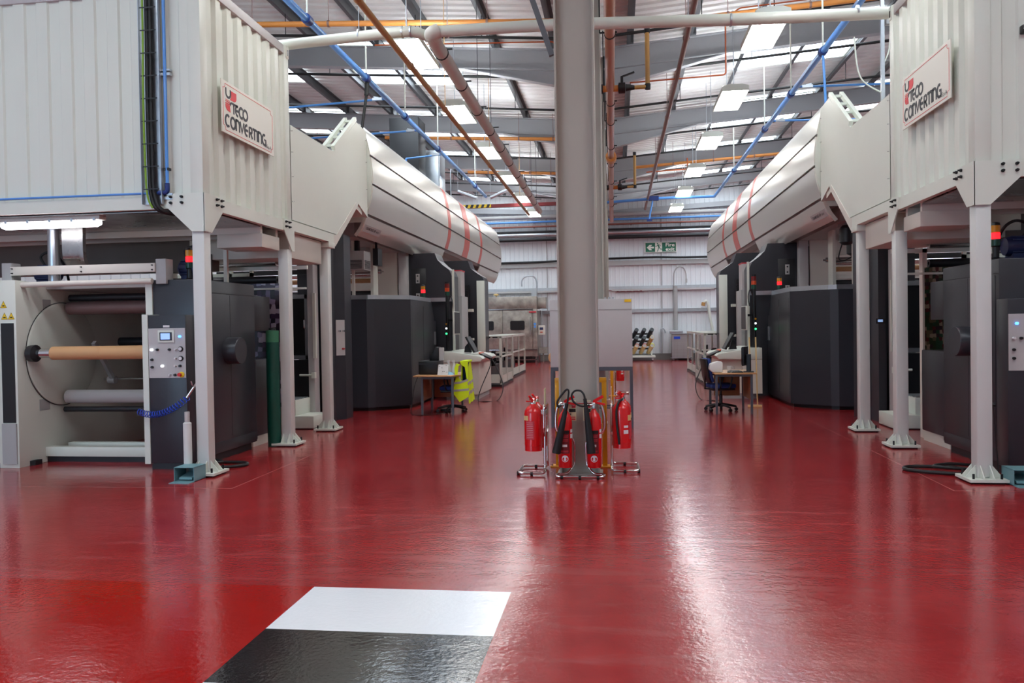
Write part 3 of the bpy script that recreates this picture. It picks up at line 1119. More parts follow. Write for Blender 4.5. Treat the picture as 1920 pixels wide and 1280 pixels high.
    if s < 0:
        P = lambda a, b, t: tr((q0.x + dirv.x * b + nv.x * (t + 0.012), ya + 0.06 + a, q0.y + dirv.y * b + nv.y * (t + 0.012)))
    else:
        P = lambda a, b, t: tr((q0.x + dirv.x * b + nv.x * (t + 0.012), ya + 0.06 + 1.0 - a, q0.y + dirv.y * b + nv.y * (t + 0.012)))
    mb = MB(); slab(mb, [(0, 0), (1.0, 0), (1.0, hgt), (0, hgt)], lambda a, b, t: P(a, b, t - 0.014), 0.016)
    pl = mb.build('name_plate', M['panelgrey'], d, smooth=False)
    mb = MB()
    P2 = lambda a, b, t: P(a, b, t + 0.002)
    text_into(mb, 'DIAMOND HP', 0.075, P2, 0.10, 0.055, 0.002, 0.58, 0.002)
    text_into(mb, '808', 0.05, P2, 0.72, 0.055, 0.002, 0.16)
    mb.build('plate_lettering', M['signink'], pl, smooth=False)
    # pale duct body between the dryer and the frames below
    mb = MB(tr); mb.box(4.5, 5.7, 15.0, 30.6, 3.42, 3.72)
    mb.build('soffit', M['grey'], d, smooth=False)
    sign(s, side)
for s, side in ((-1, 'left'), (1, 'right')):
    overhead(s, side)
# ------------------------------------------------------------------ the two press lines on the floor
def control_faceplate(parent, tr, u0, u1, y, z0, z1, s):
    """button panel; u0 is the aisle edge. Same layout seen from the front on both machines."""
    def P(a, b):               # a: 0..1 from the viewer's left, b: 0..1 from the bottom
        u = (u1 + (u0 - u1) * a) if s < 0 else (u0 + (u1 - u0) * a)
        return u, z0 + (z1 - z0) * b
    mb = MB(tr); mb.box(u0, u1, y - 0.008, y, z0, z1)
    fp = mb.build('button_panel', M['panelgrey'], parent, bevel=0.002, smooth=False)
    def knob(name, m, a, b, r, l=0.03, n=14):
        u, z = P(a, b)
        mb = MB(tr); mb.lathe([(r, 0), (r, -l * 0.7), (r * 0.8, -l)], (u, y - 0.008, z), 'y', n)
        return mb.build(name, m, fp)
    sh = 0.0 if s < 0 else 0.12
    ua, za = P(0.27 + sh, 0.71); ub, zb = P(0.72 + sh, 0.96)
    mb = MB(tr); mb.box(ua, ub, y - 0.022, y - 0.008, za, zb); mb.build('screen_bezel', M['white'], fp, bevel=0.006)
    ua, za = P(0.33 + sh, 0.755); ub, zb = P(0.66 + sh, 0.92)
    mb = MB(tr); mb.box(ua, ub, y - 0.025, y - 0.022, za, zb); sc = mb.build('touch_screen', M['black'], fp, smooth=False)
    ua, za = P(0.36 + sh, 0.775); ub, zb = P(0.61 + sh, 0.90)
    mb = MB(tr); mb.box(ua, ub, y - 0.027, y - 0.025, za, zb); mb.build('display', M['screen'], sc, smooth=False)
    knob('indicator_light', M['ledblue'], 0.87 if s < 0 else 0.16, 0.83, 0.014)
    knob('lit_button', M['ledwhite' if s < 0 else 'lab'], 0.10, 0.57, 0.016)
    knob('lit_button', M['ledwhite'], 0.38, 0.24, 0.016)
    for a, b in ((0.25, 0.57), (0.58, 0.57), (0.10, 0.37), (0.10, 0.22), (0.86, 0.24), (0.72, 0.06)):
        knob('selector_knob', M['black'], a, b, 0.015)
    for a, b in ((0.75, 0.57), (0.74, 0.39), (0.73, 0.24), (0.58, 0.06)):
        knob('push_button', M['lab'], a, b, 0.012)
    for b in (0.58, 0.39):
        g = knob('pressure_gauge', M['black'], 0.88, b, 0.030, 0.02, 20)
        u, z = P(0.88, b)
        mb = MB(tr); mb.lathe([(0.021, 0), (0.021, -0.004)], (u, y - 0.028, z), 'y', 18); mb.build('dial', M['lab'], g)
    g = knob('stop_collar', M['warn'], 0.89, 0.065, 0.034, 0.012, 20)
    u, z = P(0.87, 0.065)
    mb = MB(tr); mb.lathe([(0.014, 0), (0.014, -0.02), (0.022, -0.022), (0.020, -0.04)], (u, y - 0.02, z), 'y', 16); mb.build('emergency_button', M['red'], g)
    return fp

def beacon(name_label, loc, z_base, cols, r, pole, group=None):
    t = thing('signal_beacon', name_label, 'beacon', loc, group or 'signal beacons')
    x, y = loc[0], loc[1]
    z = loc[2]
    mb = MB(); mb.lathe([(r * 1.15, 0), (r * 1.15, 0.015), (r * 0.75, 0.03), (r * 0.75, pole), (r, pole + 0.01)], (x, y, z), 'z', 12)
    mb.build('stem', M['black'], t)
    z += pole + 0.01
    for nm, m, h in cols:
        mb = MB(); mb.lathe([(r, 0.003), (r, h - 0.003)], (x, y, z), 'z', 14)
        mb.build(nm, m, t); z += h
    mb = MB(); mb.lathe([(r, 0), (r * 0.9, 0.025), (r * 0.3, 0.035)], (x, y, z), 'z', 12); mb.build('cap', M['black'], t)
    return t

def press_line(s, side):
    du = 0.04 if s < 0 else -0.04
    tr = T(AX, s)
    G = lambda u, y, z=0: (AX + s * u, y, z)
    # --- end cabinet (charcoal) with hub cover
    u0, u1 = 4.46 + du, 5.06 + du
    c = thing('drive_cabinet', 'tall charcoal cabinet with a round hub cover behind the front post of the %s machine' % side, 'cabinet', G(4.8, 9.7), 'drive cabinets')
    mb = MB(tr); mb.box(u0, u1, 9.0, 10.46, 0.10, 2.25); mb.build('body', M['dark'], c, bevel=0.012)
    mb = MB(tr); mb.box(u0 + 0.06, u1, 9.06, 10.4, 0.0, 0.10); mb.build('plinth', M['darker'], c, smooth=False)
    mb = MB(tr)
    mb.box(u0 - 0.006, u0, 9.08, 10.38, 0.28, 2.08); mb.box(u0 - 0.003, u0, 9.0, 10.46, 0.13, 0.24)
    mb.build('access_panel', M['dark'], c, bevel=0.002)
    mb = MB(tr)
    mb.box(u0 - 0.0075, u0 - 0.006, 9.735, 9.74, 0.28, 2.08)
    mb.box(u0 - 0.002, u0 + 0.001, 9.0, 10.46, 2.093, 2.1); mb.build('panel_seam', M['black'], c, smooth=False)
    mb = MB(tr); mb.lathe([(0.17, 0.0), (0.17, -0.16), (0.163, -0.172), (0.02, -0.172)], (u0 - 0.004, 9.68, 1.37), 'x', 32)
    mb.build('hub_cover', M['dark'], c)
    mb = MB(tr); mb.box(u1, u1 + 0.085, 8.985, 10.4, 0.10, 2.255); mb.build('edge_strip', M['white'], c, smooth=False)
    # --- operator box with the buttons
    cu = 4.545 if s < 0 else 4.39
    b = thing('operator_box', 'charcoal operator box with touch screen, gauges and buttons on the %s machine' % side, 'control panel', G(4.8, 8.87), 'operator boxes')
    mb = MB(tr); mb.box(cu, cu + 0.47, 8.75, 8.995, 0.085, 1.82); mb.build('body', M['dark'], b, bevel=0.006)
    mb = MB(tr); mb.box(cu + 0.47, cu + 0.54, 8.74, 8.995, 0.075, 1.83); mb.build('edge_strip', M['white'], b, smooth=False)
    mb = MB(tr); mb.box(cu + 0.02, cu + 0.50, 8.82, 8.99, 0.0, 0.085); mb.build('plinth', M['darker'], b, smooth=False)
    control_faceplate(b, tr, cu + 0.005, cu + 0.465, 8.75, 1.085, 1.665, s)
    mb = MB(tr); mb.box(cu + 0.20, cu + 0.28, 8.747, 8.75, 1.675, 1.70); mb.build('caption_plate', M['lab'], b, smooth=False)
    # --- rear cabinet and stripes of printed film beyond
    c2 = thing('rear_cabinet', 'narrow charcoal cabinet behind the hub cover cabinet of the %s machine' % side, 'cabinet', G(4.9, 11.1), 'rear cabinets')
    mb = MB(tr); mb.box(4.56 + du, 5.2, 10.58, 11.45, 0.14, 1.22); mb.build('body', M['dark'], c2, bevel=0.01)
    mb = MB(tr); mb.box(4.58 + du, 5.2, 10.58, 11.45, 0.0, 0.14); mb.build('plinth', M['cream'], c2, smooth=False)
    mb = MB(tr); mb.box(4.62 + du, 5.2, 10.6, 11.3, 1.62, 2.12); mb.build('upper_case', M['dark'], c2, bevel=0.01)
    mb = MB(tr); mb.box(4.95, 5.1, 10.75, 11.1, 1.22, 1.62); mb.build('support_neck', M['darker'], c2, smooth=False)
    # --- unwinder
    w = thing('film_unwinder', 'film unwind stand with turret disc and cross rails fronting the %s machine' % side, 'machine', G(6, 9.6), 'film unwinders')
    up = 6.77
    mb = MB(tr)
    mb.prism([(8.82, 0.0), (12.2, 0.0), (12.2, 2.2), (8.82, 2.28)], 'x', up, up + 0.30)
    mb.build('side_plate', M['white'], w, bevel=0.004)
    mb = MB(tr); mb.box(up + 0.03, up + 0.20, 8.812, 8.825, 0.55, 1.76); mb.build('slot_cover', M['black'], w, smooth=False)
    mb = MB(tr); mb.box(up + 0.02, up + 0.21, 8.80, 8.82, 0.05, 0.54); mb.build('slot_door', M['grey'], w, smooth=False)
    mb = MB(tr); mb.lathe([(0.66, 0.0), (0.66, -0.02), (0.64, -0.03), (0.02, -0.03)], (up - 0.004, 9.62, 1.36), 'x', 56); mb.build('turret_disc', M['white'], w)
    mb = MB(tr)
    mb.tube([(up - 0.012, 9.62 + a, 1.36 + b_) for a, b_ in arc(0, 0, 0.668, 0.668, 0, 354, 60)], 0.0045, 6, closed=True)
    mb.build('disc_rim', M['darker'], w)
    mb = MB(tr); mb.box(up - 0.006, up, 9.28, 9.42, 1.9, 2.06); mb.box(up - 0.006, up, 9.18, 9.36, 0.66, 0.80); mb.build('corner_plate', M['grey'], w, smooth=False)
    for y, z, r, ua, ub, m, nm in ((9.68, 2.09, 0.045, 6.68, 5.12, 'darker', 'nip_roller'), (9.66, 1.955, 0.085, 6.68, 5.12, 'rollred', 'film_roller'),
                                   (9.62, 0.80, 0.088, 6.70, 5.12, 'rollgrey', 'film_roller'), (9.58, 0.64, 0.035, 6.72, 5.12, 'darker', 'nip_roller'),
                                   (10.6, 1.50, 0.06, 6.6, 5.15, 'darker', 'nip_roller'), (10.9, 0.45, 0.07, 6.1, 5.3, 'rollgrey', 'film_roller'),
                                   (11.4, 1.30, 0.11, 6.7, 5.25, 'darker', 'nip_roller'), (10.4, 0.98, 0.02, 6.72, 5.12, 'steel', 'guide_bar')):
        mb = MB(tr); mb.lathe([(r * 0.4, -0.09), (r * 0.4, 0), (r, 0.0), (r, ub - ua), (r * 0.4, ub - ua), (r * 0.4, ub - ua - 0.03)], (ua, y, z), 'x', 20); mb.build(nm, M[m], w)
    mb = MB(tr); mb.bar((6.55, 10.35, 0.98), (6.55, 9.95, 1.5), 0.05, 0.06); mb.cyl((6.52, 10.36, 0.97), (6.62, 10.36, 0.97), 0.055, 16)
    mb.build('swing_arm', M['grey'], w)
    mb = MB(tr); mb.box(5.01 + du, 7.02, 9.27, 9.40, 0.07, 0.19); mb.box(5.2, 6.72, 9.62, 9.72, 0.12, 0.20); mb.build('base_beam', M['white'], w, bevel=0.006)
    mb = MB(tr); mb.box(5.2, 7.0, 9.30, 9.38, 0.0, 0.07); mb.build('levelling_foot', M['darker'], w, smooth=False)
    mb = MB(tr); mb.box(5.03, 6.93, 8.94, 8.99, 2.345, 2.45)
    ubm = mb.build('header_beam', M['cream'], w, bevel=0.004)
    mb = MB(tr)
    bolts(mb, [(u, 8.94, z) for u in (5.06, 5.98, 6.90) for z in (2.37, 2.425)], (0, -1, 0), 0.009, 0.006)
    mb.build('screw', M['black'], ubm)
    mb = MB(tr)
    for u in (6.93, 4.90):
        mb.box(u, u + 0.13, 8.96, 9.12, 2.2, 2.50)
    mb.build('beam_bracket', M['grey'], w, bevel=0.004)
    mb = MB(tr); mb.cyl((5.06, 8.93, 2.235), (7.0, 8.93, 2.225), 0.034, 16); mb.build('hand_rail', M['cream'], w)
    mb = MB(tr); mb.box(7.09, 7.75, 8.84, 9.9, 0.05, 2.16); mb.build('outer_cabinet', M['dark'], w, bevel=0.008)
    mb = MB(tr); mb.box(7.075, 7.115, 8.83, 8.9, 0.03, 2.18); mb.build('edge_strip', M['white'], w, smooth=False)
    mb = MB(tr); mb.prism([(7.18, 8.72), (6.78, 9.0), (6.78, 9.06), (7.2, 8.80)], 'z', 0.06, 0.13); mb.build('floor_rail', M['white'], w, smooth=False)
    mb = MB(tr); mb.prism([(7.22, 8.7), (6.72, 9.02), (6.72, 9.14), (7.4, 8.84)], 'z', 0.0, 0.06); mb.build('floor_rail_base', M['darker'], w, smooth=False)
    # warning triangles beside the slot
    for u, z in ((up + 0.16, 1.985), (up + 0.15, 1.845), (up + 0.06, 1.845)):
        mb = MB(tr)
        P = lambda a, b_, t: (u + a, 8.819 - t, z + b_)
        slab(mb, [(-0.045, -0.04), (0.045, -0.04), (0.0, 0.045)], P, 0.002)
        st = mb.build('warning_triangle', M['warn'], w, smooth=False)
        mb = MB(tr)
        ribbons(mb, [[(-0.04, -0.037), (0.04, -0.037), (0.0, 0.04), (-0.04, -0.037)]], 0.005, lambda a, b_, t: P(a, b_, t + 0.002), 0.001)
        slab(mb, [(-0.018, -0.022), (0.018, -0.022), (0.014, -0.008), (-0.014, -0.008)], lambda a, b_, t: P(a, b_, t + 0.002), 0.001)
        mb.build('warning_mark', M['black'], st, smooth=False)
    for k, (u, y) in enumerate(((4.78, 9.35), (6.85, 9.5))):
        mb = MB(tr); mb.lathe([(0.03, -0.16), (0.095, -0.15), (0.11, -0.1), (0.11, 0.12), (0.07, 0.16)], (u, y, 2.40), 'x', 20)
        for a in range(10):
            ca, sa = math.cos(a * 0.628), math.sin(a * 0.628)
            mb.bar((u - 0.1, y + 0.112 * ca, 2.40 + 0.112 * sa), (u + 0.12, y + 0.112 * ca, 2.40 + 0.112 * sa), 0.012)
        mb.box(u - 0.1, u + 0.1, y - 0.09, y + 0.09, 2.25, 2.32)
        tag(mb.build('drive_motor', M['motor']), 'blue ribbed motor on the %s unwinder at the %s end of its cream beam' % (side, ('aisle', 'far')[k]), 'motor', 'drive motors')
        mb = MB(tr); mb.tube(smooth_path([(u + 0.05, y + 0.02, 2.5), (u + 0.1, y, 2.62), (u - 0.02, y, 2.68), (u - 0.14, y, 2.62), (u - 0.17, y + 0.1, 2.48), (u - 0.15, y + 0.2, 2.27)], 6), 0.016, 8)
        tag(mb.build('motor_cable', M['rubber']), 'black cable loop over the blue motor %s of the %s unwinder' % (('at the aisle end', 'at the far end')[k], side), 'cable', 'motor cables')
    mb = MB(tr); mb.box(5.12, 6.77, 9.35, 12.34, 2.19, 2.235); mb.build('light_block_plate', M['grey'], w, smooth=False)  # plate added to keep the batten light off the rollers
    # --- kraft core in the chucks
    if s < 0:
        k = thing('film_core', 'brown cardboard core held in the chuck of the left unwinder', 'core', G(5.7, 8.97, 1.30))
        mb = MB(tr); mb.lathe([(0.082, 0), (0.082, -0.66), (0.079, -0.663), (0.079, -0.669), (0.082, -0.672), (0.082, -1.29)], (6.41, 8.98, 1.385), 'x', 28); mb.build('tube', M['kraft'], k)
    mb = MB(tr); mb.lathe([(0.03, 0), (0.10, -0.02), (0.105, -0.10), (0.05, -0.13), (0.04, -0.20)], (up - 0.03, 8.98, 1.385), 'x', 24)
    ch = mb.build('chuck', M['darker'], w)
    mb = MB(tr); mb.lathe([(0.055, 0), (0.055, -0.16)], (up - 0.2, 8.98, 1.385), 'x', 20); mb.build('chuck_jaw', M['steel'], ch)
    # --- infeed block deeper inside
    f = thing('web_infeed', 'dark web infeed block with rollers and pale frames deep inside the %s machine' % side, 'machine', G(6.2, 12.0), 'web infeeds')
    mb = MB(tr); mb.box(5.3, 6.7, 11.75, 12.3, 0.0, 1.35); mb.build('block', M['darker'], f, bevel=0.01)
    mb = MB(tr); mb.box(5.45, 6.7, 11.7, 11.76, 0.25, 0.42); mb.box(5.45, 6.7, 11.7, 11.76, 0.8, 0.86); mb.build('cross_bar', M['grey'], f, smooth=False)
    mb = MB(tr)
    for u in (5.4, 5.75, 6.1):
        mb.box(u, u + 0.05, 12.31, 12.36, 1.7, 2.62)
    mb.box(5.4, 6.7, 12.31, 12.36, 2.5, 2.56); mb.box(5.4, 6.7, 12.31, 12.36, 1.7, 1.76); mb.build('frame', M['white'], f, smooth=False)
    mb = MB(tr); mb.box(5.0, 6.75, 12.36, 12.46, 0, 2.2); mb.build('shade_panel', M['darker'], f, smooth=False)  # dark sheet added for the deep shade behind the rollers
    # --- printed web and its rollers above the cabinets
    pw = thing('printed_web', 'printed film web running over rollers beside the steps of the %s machine' % side, 'film', G(5.4, 11.8, 0.4), 'printed webs')
    mb = MB(tr); mb.box(4.62, 6.2, 11.60, 11.606, 0.45, 2.34); mb.build('film', M['weba' if s < 0 else 'webb'], pw, smooth=False)
    for z, r, m, nm in ((2.67, 0.075, 'steel', 'chrome_roller'), (2.40, 0.06, 'darker', 'idler_roller'), (0.42, 0.05, 'darker', 'idler_roller')):
        mb = MB(tr); mb.lathe([(r * 0.4, 0.14), (r * 0.4, 0), (r, 0), (r, 1.7), (r * 0.4, 1.7)], (4.70, 11.68, z), 'x', 20); mb.build(nm, M[m], pw)
    mb = MB(tr); mb.box(4.2, 6.4, 11.62, 11.66, 2.545, 2.60); mb.box(4.2, 6.2, 11.55, 11.59, 2.24, 2.27); mb.build('cross_rail', M['white'], pw, smooth=False)
    mb = MB(tr); mb.box(6.4, 6.5, 11.5, 11.8, 0, 2.8); mb.box(4.6, 4.66, 11.62, 11.74, 0, 2.6); mb.build('stanchion', M['cream'], pw, smooth=False)
    # --- second fluorescent lamp under the deck
    L = thing('batten_lamp', 'glowing fluorescent batten hung beneath the %s container deck above the chrome roller' % side, 'lamp', G(5.7, 11.4, 2.80), 'batten lamps')
    lx = 0.0 if s < 0 else -0.48
    mb = MB(tr); mb.box(5.15 + lx, 6.2 + lx, 11.33, 11.47, 2.83, 2.87); mb.box(5.6 + lx, 5.7 + lx, 11.37, 11.43, 2.87, 3.0); mb.build('housing', M['white'], L, smooth=False)
    mb = MB(tr); mb.lathe([(0.03, 0), (0.045, 0.04), (0.045, 0.96), (0.03, 1.0)], (5.18 + lx, 11.40, 2.795), 'x', 12); mb.build('tube', M['batten'], L)
    mb = MB(tr); mb.box(5.36, 10.0, 10.92, 11.15, 2.50, 2.74); mb.box(5.40, 10.0, 10.96, 11.1, 2.74, 3.0)
    tag(mb.build('cable_trunking', M['trunk'], smooth=False), 'brown trunking hung across beneath the %s container' % side, 'trunking', 'cable trunkings')
    # --- hanging strut from the deck
    mb = MB(tr); mb.box(4.85, 4.90, 10.38, 10.43, 2.25, 3.0)
    tag(mb.build('support_strut', M['cream'], smooth=False), 'slim cream strut from the top of the hub cover cabinet up to the %s container' % side, 'strut', 'support struts')
    # --- steps
    st = thing('access_steps', 'two white access steps with a ribbed tread beside the %s machine' % side, 'steps', G(4.9, 12.85), 'access steps')
    mb = MB(tr); mb.box(4.50, 5.35, 12.52, 13.2, 0.015, 0.215); mb.build('lower_step', M['white'], st, bevel=0.008)
    mb = MB(tr); mb.box(4.82, 5.6, 12.56, 13.2, 0.215, 0.47); mb.build('upper_step', M['white'], st, bevel=0.008)
    mb = MB(tr)
    for k in range(10):
        mb.box(4.84, 5.58, 12.58 + 0.06 * k, 12.605 + 0.06 * k, 0.47, 0.485)
    mb.build('tread', M['galv'], st, smooth=False)
    mb = MB(tr); mb.box(4.52, 5.33, 12.54, 13.18, 0.0, 0.016); mb.build('foot', M['darker'], st, smooth=False)
    # --- guard door frame beyond the steps
    g = thing('guard_door', 'aluminium framed inspection door with a pull handle beyond the steps of the %s machine' % side, 'door', G(5.0, 13.3), 'guard doors')
    mb = MB(tr)
    for u, wd_ in ((4.84, 0.07), (5.42, 0.06)):
        mb.box(u, u + wd_, 13.24, 13.30, 1.12, 2.24)
    mb.box(4.84, 5.48, 13.24, 13.30, 2.17, 2.24); mb.box(4.84, 5.48, 13.24, 13.30, 1.12, 1.19)
    mb.build('frame', M['galv'], g, smooth=False)
    mb = MB(tr); mb.box(4.91, 5.42, 13.27, 13.28, 1.19, 2.17); mb.build('dark_pane', M['black'], g, smooth=False)
    mb = MB(tr); mb.tube(rounded([(4.9, 13.24, 1.66), (4.9, 13.19, 1.66), (4.9, 13.19, 1.80), (4.9, 13.24, 1.80)], 0.02), 0.010, 8); mb.build('handle', M['steel'], g)
    mb = MB(tr); mb.box(4.73, 4.84, 13.2, 13.42, 0.0, 2.75); mb.build('side_post', M['panelgrey'], g, bevel=0.004)
    mb = MB(tr); mb.box(4.69, 4.74, 13.17, 13.22, 1.14, 2.26); mb.build('sliding_strip', M['white'], g, smooth=False)
    mb = MB(tr); mb.box(4.76, 5.6, 13.5, 13.6, 0, 1.1); mb.box(4.76, 6.6, 13.42, 13.48, 2.60, 2.68); mb.build('back_panel', M['darker'], g, smooth=False)
    mb = MB(tr); mb.box(4.70, 4.76, 13.12, 13.2, 0.80, 0.90); mb.cyl((4.76, 13.16, 0.85), (5.0, 13.2, 0.85), 0.018, 8); mb.build('latch', M['white'], g, smooth=False)
    # --- charcoal pillar
    p = thing('press_pillar', 'tall charcoal pillar with a small silver valve plate beyond the posts of the %s machine' % side, 'pillar', G(4.6, 14.1), 'press pillars')
    mb = MB(tr); mb.prism([(4.72, 13.50), (4.60, 13.50), (4.58, 13.82), (4.46, 14.02), (4.46, 14.38), (5.3, 14.38), (5.3, 13.9), (4.72, 13.9)], 'z', 0.0, 3.36); mb.build('body', M['dark'], p, smooth=False)
    a, b_ = Vector((4.575, 13.825)), Vector((4.465, 14.01))
    d_ = (b_ - a); nv = Vector((-d_.y, d_.x)).normalized()
    if nv.x > 0:
        nv = -nv
    def PP(f, z, t):
        q = a + d_ * f + nv * t
        return (q.x, q.y, z)
    mb = MB(tr); slab(mb, [(0.05, 1.16), (0.98, 1.16), (0.98, 1.80), (0.05, 1.80)], PP, 0.008)
    vp = mb.build('valve_plate', M['panelgrey'], p, smooth=False)
    for f, z, m, nm in ((0.3, 1.60, 'steel', 'valve_knob'), (0.75, 1.60, 'steel', 'valve_knob'), (0.7, 1.28, 'redlab', 'valve_lever')):
        mb = MB(tr); mb.cyl(PP(f, z, 0.008), PP(f, z, 0.06), 0.016, 10); mb.build(nm, M[m], vp)
    if s > 0:
        mb = MB(tr); mb.box(4.56, 4.70, 13.50 - 0.02, 13.50, 1.58, 1.66); d1 = mb.build('meter_case', M['black'], p, smooth=False)
        mb = MB(tr); mb.box(4.585, 4.66, 13.475, 13.48, 1.605, 1.645); mb.build('meter_display', M['screen'], d1, smooth=False)
    # --- faceted ink cabinet
    k = thing('faceted_cabinet', 'large faceted charcoal cabinet under the dryer hood of the %s machine' % side, 'cabinet', G(4.3, 16.5), 'faceted cabinets')
    pl = [(4.92, 15.33), (4.47, 15.33), (4.34, 15.41), (3.73, 15.92), (3.73, 17.80), (4.92, 17.80)]
    mb = MB(tr); mb.prism(pl, 'z', 0.07, 2.22); mb.build('body', M['dark'], k, smooth=False)
    mb = MB(tr); mb.prism([(17.81, 0.07), (18.22, 0.07), (18.22, 1.79), (18.06, 1.80), (17.81, 2.20)], 'x', 3.735, 4.9); mb.build('end_section', M['dark'], k, smooth=False)
    mb = MB(tr)
    mb.prism([(4.88, 15.4), (4.49, 15.4), (4.37, 15.47), (3.8, 15.96), (3.8, 18.1), (4.88, 18.1)], 'z', 0.0, 0.07); mb.build('plinth', M['black'], k, smooth=False)
    mb = MB(tr); mb.box(3.726, 3.73, 16.0, 16.95, 0.2, 2.1); mb.box(3.726, 3.73, 16.98, 17.75, 0.2, 2.1); mb.build('door_leaf', M['dark'], k, smooth=False)
    mb = MB(tr); mb.box(3.71, 3.728, 18.0, 18.12, 1.25, 1.55); mb.build('handle_plate', M['galv'], k, smooth=False)
    mb = MB(tr)
    ql = [(4.9, 15.37), (4.46, 15.37), (4.33, 15.46), (3.76, 15.94), (3.76, 17.75)]
    for a_, b2 in zip(ql, ql[1:]):
        mb.bar((a_[0], a_[1], 2.265), (b2[0], b2[1], 2.265), 0.05, 0.085)
    mb.build('top_rail', M['galv'], k, smooth=False)
    beacon('signal beacon with a glowing red light on the faceted cabinet of the %s machine' % side, G(3.85, 17.5, 2.22), 0,
           [('green_lens', M['beacongr'], 0.09), ('red_lens', M['ledred'], 0.075), ('amber_lens', M['beacony'], 0.075)], 0.05, 0.10)
    if s > 0:
        pass
    beacon('signal beacon with a glowing red light by the front post of the %s machine' % side, G(4.76 if s < 0 else 4.50, 9.25, 2.25), 0,
           [('green_lens', M['beacongr'], 0.075), ('red_lens', M['ledred'], 0.07), ('amber_lens', M['beacony'], 0.08)], 0.045, 0.14)
    # --- press side frames
    q = thing('press_frame', 'tall charcoal press side frame with switch plates behind the faceted cabinet of the %s machine' % side, 'machine', G(4.0, 18.8), 'press frames')
    mb = MB(tr); mb.prism([(4.6, 0), (3.40, 0), (3.40, 2.86), (3.46, 3.0), (3.62, 3.12), (3.74, 3.24), (3.80, 3.40), (4.6, 3.40)], 'y', 18.50, 19.25); mb.build('frame_plate', M['dark'], q, smooth=False)
    mb = MB(tr); mb.box(4.02, 4.38, 18.49, 18.5, 2.2, 3.05); mb.build('hatch', M['darker'], q, bevel=0.003)
    for z, h in ((2.70, 0.22), (2.30, 0.16)):
        mb = MB(tr); mb.box(4.17, 4.26, 18.475, 18.49, z, z + h); sw = mb.build('switch_plate', M['panelgrey'], q, smooth=False)
        mb = MB(tr); bolts(mb, [(4.215, 18.475, z + 0.05), (4.215, 18.475, z + h - 0.05)], (0, -1, 0), 0.02, 0.01); mb.build('switch', M['black'], sw)
    mb = MB(tr); mb.box(3.34, 3.385, 18.44, 18.5, 0, 3.0); mb.build('corner_strip', M['white'], q, smooth=False)
    mb = MB(tr); mb.box(4.42, 4.62, 18.26, 18.46, 0, 3.42); mb.build('white_column', M['panelgrey'], q, bevel=0.005)
    mb = MB(tr); mb.box(3.36, 4.1, 18.30, 18.36, 2.25, 2.34); mb.build('cable_rail', M['galv'], q, smooth=False)
    q = thing('press_frame', 'charcoal press frame with a white edge column, last on the %s machine' % side, 'machine', G(3.7, 21.3), 'press frames')
    mb = MB(tr); mb.prism([(4.6, 0), (3.05, 0), (3.05, 2.88), (3.09, 2.98), (3.24, 3.08), (3.40, 3.2), (3.48, 3.42), (4.6, 3.42)], 'y', 21.0, 21.7); mb.build('frame_plate', M['dark'], q, smooth=False)
    mb = MB(tr); mb.box(3.03, 3.23, 20.88, 21.0, 0, 2.87); mb.build('white_column', M['white'], q, bevel=0.004)
    mb = MB(tr); mb.box(3.44, 3.52, 20.75, 20.98, 1.0, 2.75)
    for kk in range(26):
        mb.box(3.43, 3.50, 20.72, 20.76, 1.05 + kk * 0.065, 1.08 + kk * 0.065)
    mb.build('cable_chain', M['darker'], q, smooth=False)
    mb = MB(tr); mb.box(3.3, 3.46, 20.6, 20.8, 2.05, 2.12); mb.box(3.28, 3.4, 20.6, 20.7, 1.3, 1.36); mb.build('shelf_bracket', M['white'], q, smooth=False)
    e = thing('electrical_panel', 'pale grey electrical panel with a red edged top beside the %s press frames' % side, 'panel', G(3.55, 19.8), 'electrical panels')
    mb = MB(tr); mb.box(3.36, 3.74, 19.5, 20.3, 0.0, 2.42); mb.build('case', M['grey'], e, bevel=0.006)
    mb = MB(tr); mb.box(3.42, 3.6, 19.7, 20.2, 2.42, 3.05); mb.build('upper_case', M['panelgrey'], e, smooth=False)
    mb = MB(tr); mb.box(3.41, 3.61, 19.69, 20.21, 3.05, 3.08); mb.build('red_edge', M['redlab'], e, smooth=False)
    mb = MB(tr); mb.box(3.50, 3.70, 19.485, 19.5, 1.15, 1.75); mb.build('notice_frame', M['lab'], e, smooth=False)
    # --- interior above the faceted cabinet
    r = thing('roller_deck', 'pale upper press deck with bright rollers under the dryer hood of the %s machine' % side, 'machine', G(5.5, 17.0, 0), 'roller decks')
    mb = MB(tr); mb.box(4.66, 7.0, 18.3, 18.36, 0.0, 3.42); mb.build('back_wall', M['cream'], r, smooth=False)
    mb = MB(tr); mb.box(4.7, 7.0, 16.4, 16.5, 2.47, 2.55); mb.box(4.68, 7.0, 16.6, 16.7, 2.95, 3.0); mb.box(4.80, 4.85, 15.6, 15.66, 2.23, 3.42); mb.box(4.64, 4.70, 16.36, 16.7, 2.23, 3.42); mb.build('deck_frame', M['cream'], r, smooth=False)
    for y, z, rr, m in ((16.6, 2.80, 0.06, 'steel'), (16.8, 2.68, 0.05, 'kraft'), (16.5, 2.38, 0.07, 'darker'), (17.2, 2.90, 0.05, 'steel')):
        mb = MB(tr); mb.lathe([(rr * 0.4, -0.05), (rr * 0.4, 0), (rr, 0), (rr, 2.2), (rr * 0.4, 2.2)], (4.72, y, z), 'x', 16); mb.build('roller', M[m], r)
    mb = MB(tr); mb.box(4.95, 6.2, 16.9, 17.2, 3.28, 3.42); mb.build('lamp_strip', M['grey'], r, smooth=False)
